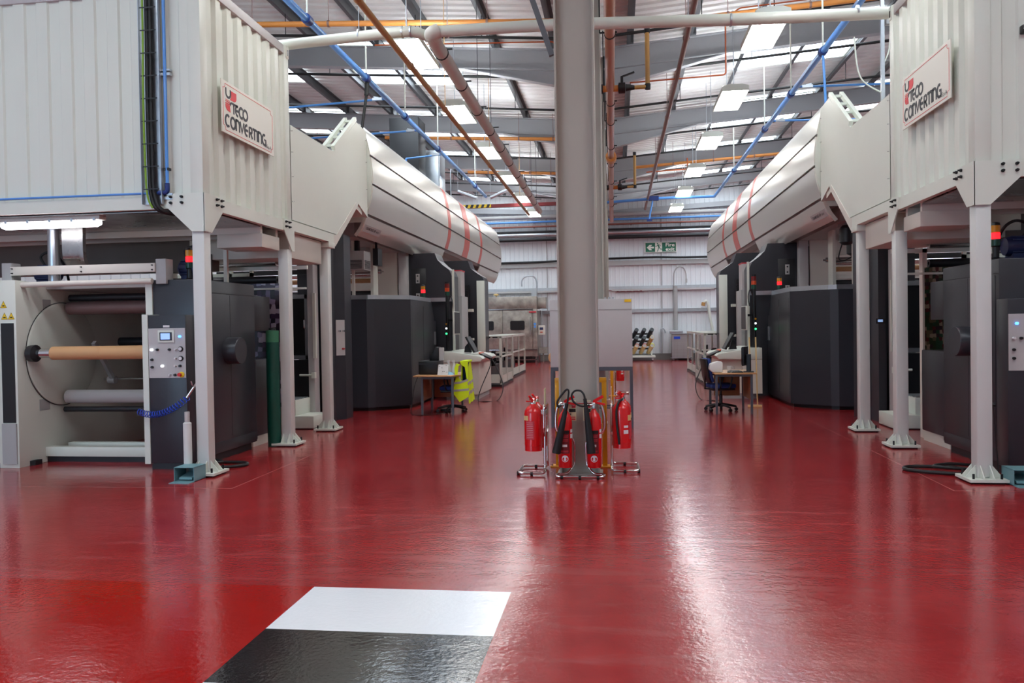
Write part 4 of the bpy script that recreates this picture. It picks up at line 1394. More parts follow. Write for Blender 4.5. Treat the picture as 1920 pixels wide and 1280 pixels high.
    if s < 0:
        v = thing('blower_unit', 'grey louvred blower box hanging under the left dryer hood', 'blower', G(4.75, 15.7, 2.82))
        mb = MB(tr); mb.box(4.56, 4.98, 15.5, 15.95, 2.82, 3.2); mb.build('case', M['grey'], v, bevel=0.006)
        mb = MB(tr)
        for k in range(7):
            mb.box(4.60, 4.94, 15.492, 15.5, 2.85 + 0.025 * k, 2.862 + 0.025 * k); mb.box(4.552, 4.56, 15.55, 15.9, 2.85 + 0.025 * k, 2.862 + 0.025 * k)
        mb.build('louvre', M['darker'], v, smooth=False)
        mb = MB(tr); mb.box(4.72, 4.8, 15.65, 15.75, 3.2, 3.72); mb.box(4.45, 4.56, 16.1, 16.4, 2.95, 3.3); mb.box(4.5, 4.54, 16.2, 16.24, 3.3, 3.72); mb.build('hanger', M['darker'], v, smooth=False)
    else:
        v = thing('ink_mixer', 'dark round motors hanging on brackets under the right dryer hood', 'motor', G(4.8, 15.6, 2.82))
        for (u, y, z, rr, h) in ((4.62, 15.3, 3.02, 0.13, 0.3), (4.95, 15.9, 2.86, 0.17, 0.4)):
            mb = MB(tr); mb.lathe([(rr * 0.5, 0), (rr, 0.05), (rr, h), (rr * 0.6, h + 0.06)], (u, y, z), 'z', 20); mb.build('motor_can', M['darker'], v)
        mb = MB(tr); mb.box(4.5, 5.2, 15.45, 15.55, 3.36, 3.44); mb.box(4.58, 4.66, 15.28, 15.5, 3.36, 3.72); mb.box(4.9, 5.0, 15.85, 15.95, 3.3, 3.72); mb.build('bracket', M['grey'], v, smooth=False)
        mb = MB(tr); mb.tube(smooth_path([(4.55, 15.35, 3.05), (4.5, 15.4, 2.8), (4.65, 15.6, 2.76), (4.9, 15.8, 2.88)], 6), 0.012, 6); mb.build('cable', M['rubber'], v)
    # --- deep block that carries the far half of the dryer
    mb = MB(tr); mb.box(4.6, 5.8, 19.6, 30.2, 0.0, 3.42)
    tag(mb.build('print_deck', M['darker'], bevel=0.01), 'long dark print deck in the shade beneath the far half of the %s dryer' % side, 'machine', 'print decks')
    # --- operator console
    cn = thing('operator_console', 'cream sloping operator console in front of the %s press frames' % side, 'console', G(3.0, 18.4), 'operator consoles')
    mb = MB(tr); mb.prism([(3.50, 0.85), (3.50, 1.10), (3.30, 1.10), (2.60, 0.985), (2.54, 0.93), (2.60, 0.86)], 'y', 17.6, 19.6); mb.build('desk_top', M['white'], cn, bevel=0.012)
    mb = MB(tr); mb.box(2.66, 3.45, 17.75, 19.5, 0.12, 0.86); mb.box(3.1, 3.50, 17.62, 17.75, 0.12, 0.86); mb.build('pedestal', M['cream'], cn, smooth=False)
    mb = MB(tr); mb.box(2.70, 3.42, 17.8, 19.45, 0.0, 0.12); mb.build('plinth', M['grey'], cn, smooth=False)
    mb = MB(tr)
    for k in range(9):
        mb.box(2.80, 2.95, 17.742, 17.75, 0.44 + 0.03 * k, 0.452 + 0.03 * k)
    mb.build('vent', M['grey'], cn, smooth=False)
    mo = thing('tilted_monitor', 'flat monitor leaning back on the sloping console of the %s machine' % side, 'monitor', G(3.0, 18.0, 1.05), 'console monitors')
    mb = MB(tr); mb.prism([(2.78, 1.06), (2.74, 1.075), (2.93, 1.43), (2.97, 1.415)], 'y', 17.75, 18.25); mb.build('case', M['black'], mo, bevel=0.004)
    mb = MB(tr); mb.prism([(2.752, 1.09), (2.747, 1.092), (2.924, 1.42), (2.929, 1.418)], 'y', 17.78, 18.22); mb.build('screen', M['screend'], mo, smooth=False)
    mb = MB(tr); mb.prism([(2.86, 1.06), (3.02, 1.068), (3.0, 1.20), (2.93, 1.28)], 'y', 17.92, 18.08); mb.build('stand', M['black'], mo, smooth=False)
    kb = thing('keyboard_tray', 'black keyboard wedge hanging over the aisle edge of the %s console' % side, 'keyboard', G(2.6, 18.3, 0.96), 'console keyboards')
    mb = MB(tr); mb.prism([(2.70, 1.02), (2.69, 1.05), (2.44, 0.93), (2.45, 0.90)], 'y', 18.0, 18.5); mb.build('case', M['black'], kb, bevel=0.003)
    mb = MB(tr); mb.prism([(2.70, 1.045), (2.70, 1.065), (2.66, 1.05), (2.66, 1.03)], 'y', 17.99, 18.51); mb.build('orange_edge', M['beacono'], kb, smooth=False)
    mb = MB(tr)
    mb.faces([(2.70, 18.55, 1.013), (2.95, 18.6, 1.05), (2.93, 18.9, 1.05), (2.68, 18.85, 1.012), (2.72, 18.6, 1.03), (2.9, 18.62, 1.07), (2.9, 18.86, 1.064), (2.7, 18.82, 1.03)],
             [(3, 2, 1, 0), (4, 5, 6, 7), (0, 1, 5, 4), (1, 2, 6, 5), (2, 3, 7, 6), (3, 0, 4, 7)])
    tag(mb.build('crumpled_cloth', M['paper']), 'crumpled white cloth lying on the sloping console of the %s machine' % side, 'cloth', 'console cloths')
    mb = MB(tr); mb.tube(smooth_path([(2.47, 18.1, 0.93), (2.44, 18.0, 0.75), (2.60, 17.6, 0.25), (2.62, 17.4, 0.012), (2.45, 17.25, 0.012), (2.2, 17.5, 0.012), (2.12, 17.8, 0.3), (2.3, 18.1, 0.7), (2.44, 18.2, 0.92)], 8), 0.011, 6)
    tag(mb.build('loose_cable', M['rubber']), 'thin black cable looping from the %s console keyboard down to the floor' % side, 'cable', 'console cables')
    bp = thing('beacon_pole', 'black pole with unlit red, orange and green lenses behind the %s console' % side, 'beacon', G(3.44, 18.05, 1.10), 'beacon poles')
    mb = MB(tr); mb.lathe([(0.09, 0), (0.09, 0.012), (0.045, 0.02), (0.04, 1.27)], (3.40, 17.95, 1.10), 'z', 12); mb.build('pole', M['black'], bp)
    z = 2.37
    for nm, m, h in (('green_lens', 'beacongr', 0.09), ('orange_lens', 'beacono', 0.085), ('red_lens', 'beaconr', 0.10), ('cap', 'black', 0.04)):
        mb = MB(tr); mb.lathe([(0.055, 0), (0.055, h - 0.004)], (3.40, 17.95, z), 'z', 14); mb.build(nm, M[m], bp); z += h
    for zz, m in ((1.62, 'ledwhite'), (1.50, 'ledgreen'), (1.72, 'beacony')):
        mb = MB(tr); mb.cyl((3.42, 17.92, zz), (3.42, 17.89, zz), 0.022, 10); mb.build('indicator_light', M[m], bp)
    dm = thing('swing_monitor', 'upright monitor on an arm from the black beacon pole of the %s machine' % side, 'monitor', G(3.2, 17.9, 1.45), 'swing monitors')
    mb = MB(tr); mb.box(3.16, 3.20, 17.55, 18.15, 1.48, 2.0); mb.build('case', M['white'], dm, bevel=0.006)
    mb = MB(tr); mb.box(3.152, 3.16, 17.57, 18.13, 1.50, 1.98); mb.build('screen', M['screend'], dm, smooth=False)
    mb = MB(tr); mb.bar((3.20, 17.9, 1.8), (3.37, 17.94, 1.8), 0.05, 0.05); mb.tube(smooth_path([(3.3, 17.92, 2.0), (3.28, 17.95, 2.2), (3.33, 18.0, 2.36), (3.39, 18.02, 2.2)], 5), 0.012, 6); mb.build('arm', M['black'], dm)
    # --- guard cages along the far end
    for i, (ya, yb, uf) in enumerate(((21.72, 24.1, 2.72), (25.5, 29.0, 2.90))):
        cg = thing('guard_cage', 'white aluminium guard cage, the %s of two along the far end of the %s press' % (('nearer', 'farther')[i], side), 'cage', G(3.2, (ya + yb) / 2), 'guard cages')
        ub = uf + 0.85
        mb = MB(tr)
        for u, y in ((uf, ya), (uf, ya + 0.14), (uf, (ya + yb) / 2), (uf, yb), (ub, ya), (ub, yb)):
            mb.box(u, u + 0.055, y, y + 0.055, 0.06, 1.38)
        mb.build('upright', M['white'], cg, smooth=False)
        mb = MB(tr)
        for z in (0.10, 0.80, 1.33):
            mb.box(uf + 0.01, uf + 0.045, ya, yb, z, z + 0.05)
            mb.box(uf, ub, ya + 0.01, ya + 0.045, z, z + 0.05)
        mb.box(uf, ub, ya, yb, 1.375, 1.395)
        mb.build('rail', M['white'], cg, smooth=False)
        mb = MB(tr)
        for k in range(4):
            mb.box(uf + 0.10 + 0.2 * k, uf + 0.24 + 0.2 * k, ya - 0.004, ya + 0.008, 1.34, 1.37)
        mb.build('slot', M['black'], cg, smooth=False)
        mb = MB(tr); mb.box(uf + 0.06, ub, ya + 0.015, ya + 0.035, 0.12, 0.34); mb.box(uf + 0.015, uf + 0.035, ya, yb, 0.08, 0.3); mb.build('kick_panel', M['white'], cg, smooth=False)
        mb = MB(tr); mb.box(uf - 0.01, ub, ya - 0.01, yb + 0.06, 0.0, 0.06); mb.build('base', M['darker'], cg, smooth=False)
        mb = MB(tr); mb.box(uf + 0.35, ub, ya + 0.3, yb - 0.2, 0.06, 0.55); mb.build('pump_block', M['darker'], cg, smooth=False)
        mb = MB(tr)
        for k in range(4):
            mb.cyl((uf + 0.3 + 0.05 * k, ya + 0.5 + 0.35 * k, 0.55), (uf + 0.3 + 0.05 * k, ya + 0.5 + 0.35 * k, 0.95), 0.06, 10)
            mb.box(uf + 0.2, uf + 0.6, ya + 0.42 + 0.35 * k, ya + 0.58 + 0.35 * k, 0.7, 0.78)
        mb.build('ink_pump', M['black'], cg, smooth=False)
    # --- foot pedal, floor hose and lever by the front post
    pd = thing('foot_pedal', 'teal guarded foot pedal on the floor beside the front post of the %s machine' % side, 'pedal', G(4.5 if s < 0 else 4.25, 8.2), 'foot pedals')
    pu, py = (4.10, 8.02) if s < 0 else (4.21, 8.20)
    mb = MB(tr)
    for a in (pu, pu + 0.225):
        mb.box(a, a + 0.006, py + 0.05, py + 0.30, 0.0, 0.155)
    mb.box(pu, pu + 0.231, py + 0.05, py + 0.30, 0.15, 0.156); mb.box(pu, pu + 0.231, py + 0.294, py + 0.30, 0.0, 0.155); mb.box(pu, pu + 0.231, py - 0.06, py + 0.30, 0.0, 0.006)
    mb.build('hood', M['pedal'], pd, smooth=False)
    mb = MB(tr); mb.prism([(py + 0.08, 0.02), (py + 0.28, 0.06), (py + 0.28, 0.075), (py + 0.08, 0.04)], 'x', pu + 0.04, pu + 0.19); mb.build('treadle', M['pedal'], pd, smooth=False)
    mb = MB(tr)
    uh = 4.12 if s < 0 else 3.62
    mb.tube(smooth_path([(uh + 0.75, 8.95, 0.02), (uh + 0.4, 8.78, 0.02), (uh + 0.05, 8.88, 0.02), (uh - 0.13, 9.05, 0.02), (uh - 0.02, 9.22, 0.02), (uh + 0.35, 9.2, 0.02), (uh + 0.55, 9.02, 0.02), (uh + 0.3, 8.92, 0.055), (uh + 0.15, 9.02, 0.06), (uh + 0.4, 9.16, 0.06), (uh + 0.8, 9.2, 0.02)], 8), 0.018, 8)
    tag(mb.build('floor_hose', M['rubber']), 'black hose coiled on the floor behind the front post of the %s machine' % side, 'hose', 'floor hoses')
    lv = thing('gear_lever', 'thin upright lever with a black ball knob beside the front post of the %s machine' % side, 'lever', G(cu - 0.08, 8.78, 0), 'gear levers')
    mb = MB(tr); mb.cyl((cu - 0.08, 8.78, 0.0), (cu - 0.13, 8.78, 0.72), 0.007, 8); mb.lathe([(0.04, 0), (0.04, 0.01), (0.012, 0.02)], (cu - 0.08, 8.78, 0.0), 'z', 10); mb.build('rod', M['darker'], lv)
    mb = MB(tr); mb.lathe([(0.005, -0.024), (0.018, -0.018), (0.025, 0), (0.018, 0.018), (0.005, 0.024)], (cu - 0.13, 8.78, 0.735), 'z', 14); mb.build('knob', M['black'], lv)
for s, side in ((-1, 'left'), (1, 'right')):
    press_line(s, side)
# ------------------------------------------------------------------ services on the left container
t = thing('cable_tray', 'upright perforated cable tray strapped to the front of the left container', 'cable tray', (-5.12, 8.38, 3.05))
mb = MB(); mb.box(-5.24, -5.0, 8.385, 8.39, 3.05, 6.0); mb.box(-5.24, -5.235, 8.34, 8.39, 3.05, 6.0); mb.box(-5.005, -5.0, 8.34, 8.39, 3.05, 6.0); mb.build('tray', M['galv'], t, smooth=False)
mb = MB()
for z in (3.10, 4.48):
    mb.box(-5.27, -4.90, 8.388, 8.44, z, z + 0.03); mb.box(-5.27, -4.90, 8.388, 8.44, z + 0.05, z + 0.07)
mb.build('bracket', M['galv'], t, smooth=False)
mb = MB()
for z0 in range(24):
    mb.box(-5.022, -5.012, 8.3835, 8.3855, 3.15 + 0.11 * z0, 3.21 + 0.11 * z0)
mb.build('perforation', M['darker'], t, smooth=False)
mb = MB()
for dx, r in ((0.0, 0.024), (0.042, 0.022)):
    mb.tube(smooth_path([(-5.14 + dx, 8.345, 6.0), (-5.135 + dx, 8.345, 5.0), (-5.143 + dx, 8.345, 4.2), (-5.14 + dx, 8.345, 3.4), (-5.12 + dx, 8.345, 3.12), (-5.05 + dx, 8.36, 2.98), (-4.93 + dx, 8.55, 2.955), (-4.85 + dx, 8.7, 2.96)], 6), r, 8)
c = mb.build('cable_bundle', M['rubber'], t)
mb = MB(); mb.tube(smooth_path([(-5.165, 8.312, 6.0), (-5.16, 8.31, 5.0), (-5.17, 8.305, 4.2), (-5.165, 8.31, 3.4), (-5.145, 8.31, 3.12), (-5.10, 8.325, 3.0)], 6), 0.012, 8)
earth = mat('earth_wire', rgb(120, 160, 40), 0.5)
mb.build('earth_wire', earth, t)
mb = MB()
for k in range(11):
    mb.box(-5.19, -5.0, 8.296, 8.30, 3.2 + 0.25 * k, 3.212 + 0.25 * k)
mb.build('cable_tie', M['black'], t, smooth=False)

t = thing('air_pipe', 'thin bright blue air pipe on the front face of the left container', 'pipe', (-4.95, 8.39, 3.17))
mb = MB(); mb.tube([(-4.955, 8.385, 3.25), (-4.955, 8.385, 6.2)], 0.018, 8); mb.tube([(-4.99, 8.385, 3.175), (-9.5, 8.385, 3.175)], 0.013, 8); mb.build('tube', M['blue'], t)
mb = MB(); mb.tube(rounded([(-4.955, 8.385, 3.28), (-4.955, 8.385, 3.175), (-5.06, 8.385, 3.175)], 0.04), 0.027, 8); mb.build('elbow', M['blued'], t)
mb = MB(); mb.box(-4.985, -4.925, 8.37, 8.42, 3.42, 3.45); mb.build('clip', M['black'], t, smooth=False)

t = thing('batten_lamp', 'long white fluorescent batten glowing under the front edge of the left container', 'lamp', (-6.5, 8.6, 2.87), 'batten lamps')
mb = MB(); mb.box(-7.22, -5.90, 8.55, 8.68, 2.935, 2.99); mb.build('housing', M['white'], t, bevel=0.008)
mb = MB(); mb.lathe([(0.03, 0), (0.05, 0.05), (0.05, 1.21), (0.03, 1.26)], (-7.19, 8.615, 2.905), 'x', 14); mb.build('tube', M['batten'], t)
mb = MB()
for k in range(5):
    mb.box(-7.1 + 0.28 * k, -7.07 + 0.28 * k, 8.54, 8.56, 2.915, 2.95)
mb.build('clip', M['galv'], t, smooth=False)

mb = MB()
ln = smooth_path([(9.05, 3.0, 0), (9.05, 2.62, 0), (9.10, 2.50, 0), (9.22, 2.43, 0), (9.6, 2.43, 0), (11.5, 2.54, 0)], 5)
mb.shell([(p[0], p[1]) for p in ln], 'x', -6.75, -6.48, 0.012)
mb.shell([(p[0] - 0.03, p[1] - 0.03) for p in ln], 'x', -6.49, -6.45, 0.06)
tag(mb.build('cable_duct', M['deck']), 'shiny galvanised duct bending down from the left container deck behind the cream beam', 'duct')
mb = MB(); mb.cyl((-7.05, 9.3, 2.25), (-7.05, 9.3, 3.0), 0.07, 20); mb.lathe([(0.11, 0), (0.11, 0.02), (0.07, 0.03)], (-7.05, 9.3, 2.93), 'z', 20)
tag(mb.build('drop_pipe', M['galv']), 'upright galvanised pipe under the left container near the picture edge', 'pipe')
t = thing('container_clamp', 'small black clamp on the front face of the right container', 'clamp', (3.95, 8.38, 4.4))
mb = MB(); mb.box(3.93, 4.0, 8.37, 8.44, 4.38, 4.46); mb.build('jaw', M['black'], t, bevel=0.01)
mb = MB(); mb.cyl((3.95, 8.36, 4.42), (3.95, 8.44, 4.42), 0.015, 8); mb.build('bolt', M['steel'], t)

# coiled hose with air gun, film roll and green tube
t = thing('air_hose', 'bright blue coiled air hose with a chrome gun on the left operator box', 'hose', (-5.2, 8.66, 0.7))
P0, P1, P2 = Vector((-5.56, 8.68, 0.70)), Vector((-5.27, 8.66, 0.58)), Vector((-4.93, 8.66, 0.86))
pts = []
N = 19 * 12
for i in range(N + 1):
    f = i / N
    c = (1 - f) ** 2 * P0 + 2 * f * (1 - f) * P1 + f * f * P2
    d = (2 * (1 - f) * (P1 - P0) + 2 * f * (P2 - P1)).normalized()
    a = f * 19 * 2 * math.pi
    n1 = Vector((0, 1, 0)); n2 = d.cross(n1)
    pts.append(tuple(c + n1 * (0.034 * math.cos(a)) + n2 * (0.034 * math.sin(a))))
mb = MB(); mb.tube(pts, 0.0052, 6); mb.build('coil', M['hose'], t)
mb = MB(); mb.cyl((-4.94, 8.66, 0.86), (-4.86, 8.68, 0.98), 0.014, 10); mb.bar((-4.87, 8.68, 0.97), (-4.83, 8.70, 1.03), 0.022); mb.bar((-4.87, 8.67, 1.0), (-4.88, 8.66, 1.05), 0.012); mb.build('air_gun', M['chrome'], t)
t = thing('film_roll', 'upright roll of white film on a paper core leaning by the front left post', 'roll', (-4.755, 8.335, 0.045))
mb = MB(); mb.lathe([(0.028, 0), (0.028, 0.12)], (-4.755, 8.335, 0.045), 'z', 16); mb.lathe([(0.028, 0), (0.028, 0.13)], (-4.755, 8.335, 0.60), 'z', 16); mb.build('core', M['panelgrey'], t)
mb = MB(); mb.lathe([(0.028, -0.01), (0.045, 0), (0.045, 0.45), (0.028, 0.46)], (-4.755, 8.335, 0.155), 'z', 20); mb.build('film', M['bottle'], t)
t = thing('sleeve_tube', 'tall dark green tube standing on the floor behind the second left post', 'tube', (-4.80, 10.62, 0))
mb = MB(); mb.lathe([(0.092, 0), (0.092, 0.28), (0.092, 1.46), (0.088, 1.461)], (-4.80, 10.70, 0), 'z', 24); mb.build('sleeve', M['green'], t)
mb = MB(); mb.lathe([(0.09, 0), (0.09, 0.16), (0.07, 0.165)], (-4.80, 10.70, 1.46), 'z', 24); mb.build('top_band', M['greenl'], t)
mb = MB(); mb.lathe([(0.05, 0), (0.05, 0.03), (0.02, 0.035)], (-4.80, 10.70, 1.625), 'z', 14); mb.build('end_cap', M['darker'], t)

# ------------------------------------------------------------------ fire point round the column
def co2_proto(name_label, x, y, z, turn, horn_pts, hose_pts, labels):
    t = thing('fire_extinguisher', name_label, 'fire extinguisher', (x, y, z), 'fire extinguishers')
    R = 0.077
    mb = MB(); mb.lathe([(R * 0.9, 0), (R, 0.012), (R, 0.47), (R * 0.94, 0.52), (R * 0.72, 0.565), (0.03, 0.60), (0.022, 0.615), (0.022, 0.63)], (x, y, z), 'z', 28); mb.build('cylinder', M['red'], t)
    mb = MB(); mb.lathe([(0.026, 0.625), (0.026, 0.68), (0.018, 0.69)], (x, y, z), 'z', 14); mb.cyl((x, y - 0.01, z + 0.66), (x - turn * 0.07, y - 0.03, z + 0.665), 0.014, 10); mb.build('valve', M['steel'], t)
    mb = MB(); mb.bar((x - turn * 0.01, y, z + 0.70), (x + turn * 0.12, y + 0.01, z + 0.665), 0.03, 0.022); mb.bar((x - turn * 0.0, y, z + 0.70), (x + turn * 0.10, y + 0.01, z + 0.755), 0.034, 0.03); mb.build('handle', M['red'], t)
    mb = MB(); mb.tube(smooth_path(hose_pts, 6), 0.0105, 8)
    h = mb.build('hose', M['rubber'], t)
    a, b = Vector(horn_pts[0]), Vector(horn_pts[1])
    d = b - a
    mb = MB(); mb.tube([tuple(a), tuple(a + d * 0.16), tuple(a + d * 0.165), tuple(a + d * 0.3), tuple(a + d * 0.97), tuple(b)], 0.02, 14, rs=[0.019, 0.019, 0.024, 0.028, 0.047, 0.045])
    mb.build('discharge_horn', M['rubber'], t)
    # sleeve of labels on the front of the cylinder
    def band(nm, m, a0, a1, z0, z1, off=0.0012):
        mb = MB()
        ln = [(x + (R + off * 0.2) * math.sin(math.radians(q)), y - (R + off * 0.2) * math.cos(math.radians(q))) for q in [a0 + (a1 - a0) * i / 10 for i in range(11)]]
        mb.shell(ln, 'z', z + z0, z + z1, -off)
        return mb.build(nm, M[m], t)
    band('text_label', 'maroon', -62, 38, 0.155, 0.36)
    band('brand_strip', 'black', -62, 38, 0.362, 0.40, 0.0016)
    for zz in (0.34, 0.325, 0.30, 0.285, 0.18, 0.17):
        band('print_line', 'redlab', -50, 28, zz, zz + 0.006, 0.002)
    band('symbol_strip', 'lab', -20, 18, 0.225, 0.25, 0.002)
    band('service_tag', 'lab', 48, 80, 0.315, 0.36, 0.0016)
    band('service_tag', 'lab', 50, 76, 0.375, 0.41, 0.0016)
    mb = MB()
    pts = [(x + R * 1.012 * math.sin(aa / R), y - R * 1.012 * math.cos(aa / R), z + 0.10 + bb) for aa, bb in arc(0, 0, 0.036, 0.036, 0, 342, 19)]
    mb.faces(pts + [(x, y - R * 1.014, z + 0.10)], [(i, (i + 1) % 20, 20) for i in range(20)]); o_ = mb.build('round_tag', M['lab'], t)
    mb = MB()
    pts = [(x + R * 1.04 * math.sin(aa / R), y - R * 1.04 * math.cos(aa / R), z + 0.10 + bb) for aa, bb in arc(0, 0, 0.030, 0.030, 180, 360, 14)]
    mb.faces(pts, [tuple(range(15))]); mb.build('tag_red_half', M['redlab'], o_)
    return t
co2_proto('slim red fire extinguisher with a slanting black horn, left on the double stand', -0.565, 8.52, 0.11, 1,
          [(-0.535, 8.41, 0.80), (-0.655, 8.40, 0.275)], [(-0.60, 8.47, 0.775), (-0.63, 8.44, 0.76), (-0.635, 8.43, 0.82), (-0.58, 8.43, 0.90), (-0.535, 8.42, 0.945), (-0.515, 8.42, 0.92), (-0.53, 8.41, 0.80)], 0)
co2_proto('slim red fire extinguisher with a round black hose loop, right on the double stand', -0.258, 8.52, 0.11, 1,
          [(-0.345, 8.41, 0.85), (-0.285, 8.40, 0.275)], [(-0.30, 8.48, 0.775), (-0.38, 8.45, 0.765), (-0.46, 8.43, 0.81), (-0.485, 8.43, 0.88), (-0.45, 8.42, 0.93), (-0.39, 8.42, 0.93), (-0.355, 8.41, 0.89), (-0.345, 8.41, 0.84)], 0)

def foam_ext(label, x, y, z, hose_side, lab_side):
    t = thing('fire_extinguisher', label, 'fire extinguisher', (x, y, z), 'fire extinguishers')
    R = 0.098
    mb = MB(); mb.lathe([(R * 0.85, 0), (R * 0.97, 0.0), (R * 0.97, 0.055), (R, 0.058), (R, 0.40), (R * 0.93, 0.44), (R * 0.66, 0.475), (0.04, 0.495), (0.03, 0.515)], (x, y, z), 'z', 30); mb.build('cylinder', M['red'], t)
    mb = MB(); mb.lathe([(0.032, 0.50), (0.032, 0.53), (0.02, 0.545)], (x, y, z), 'z', 14); mb.build('valve', M['chrome'], t)
    mb = MB(); mb.bar((x, y - 0.02, z + 0.54), (x - 0.06, y - 0.08, z + 0.545), 0.02, 0.014); mb.bar((x, y - 0.02, z + 0.545), (x - 0.035, y - 0.06, z + 0.60), 0.022, 0.014); mb.bar((x, y, z + 0.53), (x + 0.01, y + 0.03, z + 0.56), 0.03, 0.03); mb.build('handle', M['red'], t)
    if hose_side:
        mb = MB(); mb.tube(smooth_path([(x + 0.01, y - 0.03, z + 0.53), (x - 0.03, y - 0.08, z + 0.50), (x - 0.055, y - 0.105, z + 0.40), (x - 0.05, y - 0.112, z + 0.25), (x - 0.035, y - 0.112, z + 0.12), (x - 0.03, y - 0.11, z + 0.05)], 6), 0.0125, 8); mb.build('hose', M['rubber'], t)
    def band(nm, m, a0, a1, z0, z1, off=0.0014):
        mb = MB()
        ln = [(x + R * math.sin(math.radians(q)), y - R * math.cos(math.radians(q))) for q in [a0 + (a1 - a0) * i / 10 for i in range(11)]]
        mb.shell(ln, 'z', z + z0, z + z1, -off)
        mb.build(nm, M[m], t)
    if lab_side < 0:
        band('text_label', 'redlab', -48, 12, 0.13, 0.33); band('cream_band', 'labcream', -88, -28, 0.335, 0.385)
        for k in range(9):
            band('print_line', 'lab', -40, 4, 0.15 + 0.02 * k, 0.152 + 0.02 * k, 0.002)
    else:
        band('cream_band', 'labcream', 42, 85, 0.30, 0.36); band('service_tag', 'lab', 12, 45, 0.16, 0.20); band('service_tag', 'lab', 14, 44, 0.225, 0.25); band('text_label', 'redlab', 50, 85, 0.1, 0.28)
    return t
foam_ext('stout red fire extinguisher with a cream band, front one on the left chrome stand', -0.925, 8.70, 0.26, False, -1)
foam_ext('stout red fire extinguisher partly hidden, rear one on the left chrome stand', -0.915, 8.93, 0.26, False, -1)
foam_ext('stout red fire extinguisher with a hanging hose, front one on the right chrome stand', 0.035, 8.76, 0.285, True, 1)
foam_ext('stout red fire extinguisher partly hidden, rear one on the right chrome stand', 0.045, 9.0, 0.285, False, 1)

def single_stand(label, x0, x1, y0, y1, xs):
    """floor loop x0..x1, y0..y1 with the upright frame at xs"""
    t = thing('extinguisher_stand', label, 'stand', ((x0 + x1) / 2, (y0 + y1) / 2, 0), 'extinguisher stands')
    r = 0.0145
    far = x0 if abs(xs - x1) < abs(xs - x0) else x1
    mb = MB()
    P = [(xs, y0 + 0.09, 0.42), (xs, y0 + 0.09, 0.06), (xs, y0, r + 0.012), (far, y0, r + 0.012), (far, y1, r + 0.012), (xs, y1, r + 0.012), (xs, y1 - 0.09, 0.06), (xs, y1 - 0.09, 0.42)]
    mb.tube(rounded(P, 0.06, 6), r, 10); mb.build('floor_loop', M['chrome'], t)
    mb = MB()
    P = [(xs, y0 + 0.09, 0.42), (xs, y0 + 0.03, 0.48), (xs, y0 + 0.03, 0.75), (xs, y1 - 0.03, 0.75), (xs, y1 - 0.03, 0.48), (xs, y1 - 0.09, 0.42)]
    mb.tube(rounded(P, 0.05, 6), r, 10); mb.build('upper_loop', M['chrome'], t)
    mb = MB()
    sg = 1 if far > xs else -1
    for y in (y0 + 0.1, y1 - 0.1):
        mb.bar((xs, y, 0.68), (xs + sg * 0.04, y, 0.68), 0.02, 0.05)
    mb.bar((xs, y0 + 0.03, 0.66), (xs, y1 - 0.03, 0.66), 0.006, 0.05); mb.build('hanger', M['chrome'], t)
    mb = MB()
    for px, py in (((x0 + x1) / 2, y0), (far, y0 + 0.03), ((x0 + x1) / 2, y1)):
        mb.cyl((px - 0.014, py, r + 0.006), (px + 0.014, py, r + 0.006), 0.0205, 10)
    mb.build('rubber_sleeve', M['rubber'], t)
    mb = MB(); mb.box(xs - 0.003, xs + 0.003, y0 + 0.10, y0 + 0.28, 0.76, 0.93); mb.bar((xs, y0 + 0.19, 0.72), (xs, y0 + 0.19, 0.77), 0.006); mb.build('notice_board', M['sticker'], t, smooth=False)
    return t
single_stand('chrome tube stand holding two stout extinguishers, left of the column', -1.09, -0.79, 8.60, 9.08, -0.80)
single_stand('chrome tube stand holding two stout extinguishers, right of the column', -0.085, 0.215, 8.78, 9.28, -0.075)
t = thing('extinguisher_stand', 'wide chrome double stand holding two slim extinguishers in front of the column', 'stand', (-0.41, 8.6, 0), 'extinguisher stands')
mb = MB()
r = 0.0145
for sg, xx in ((-1, -0.665), (1, -0.155)):
    inn = -0.41 + sg * 0.07
    P = [(-0.41 + sg * 0.10, 8.60, 0.44), (-0.41 + sg * 0.06, 8.605, 0.36), (inn - sg * 0.005, 8.62, 0.12), (-0.41 + sg * 0.14, 8.56, r + 0.012), (xx, 8.56, r + 0.012), (xx, 8.41, r + 0.012), (-0.41, 8.41, r + 0.012)]
    mb.tube(rounded(P, 0.05, 6), r, 10)
mb.build('floor_loop', M['chrome'], t)
mb = MB()
for sg in (-1, 1):
    P = [(-0.41 + sg * 0.10, 8.60, 0.44), (-0.41 + sg * 0.255, 8.615, 0.46), (-0.41 + sg * 0.265, 8.615, 0.62), (-0.41 + sg * 0.23, 8.615, 0.79), (-0.41 + sg * 0.06, 8.615, 0.785)]
    mb.tube(rounded(P, 0.07, 6), r, 10)
mb.tube([(-0.48, 8.615, 0.785), (-0.34, 8.615, 0.785)], r, 10)
mb.build('upper_loop', M['chrome'], t)
mb = MB()
for x in (-0.56, -0.26):
    mb.bar((x, 8.605, 0.72), (x, 8.55, 0.72), 0.03, 0.02); mb.bar((x, 8.61, 0.78), (x, 8.60, 0.70), 0.03, 0.008)
mb.build('hanger', M['chrome'], t)
mb = MB()
for x in (-0.60, -0.41, -0.22):
    mb.cyl((x - 0.014, 8.41, r + 0.006), (x + 0.014, 8.41, r + 0.006), 0.0205, 10)
mb.build('rubber_sleeve', M['rubber'], t)
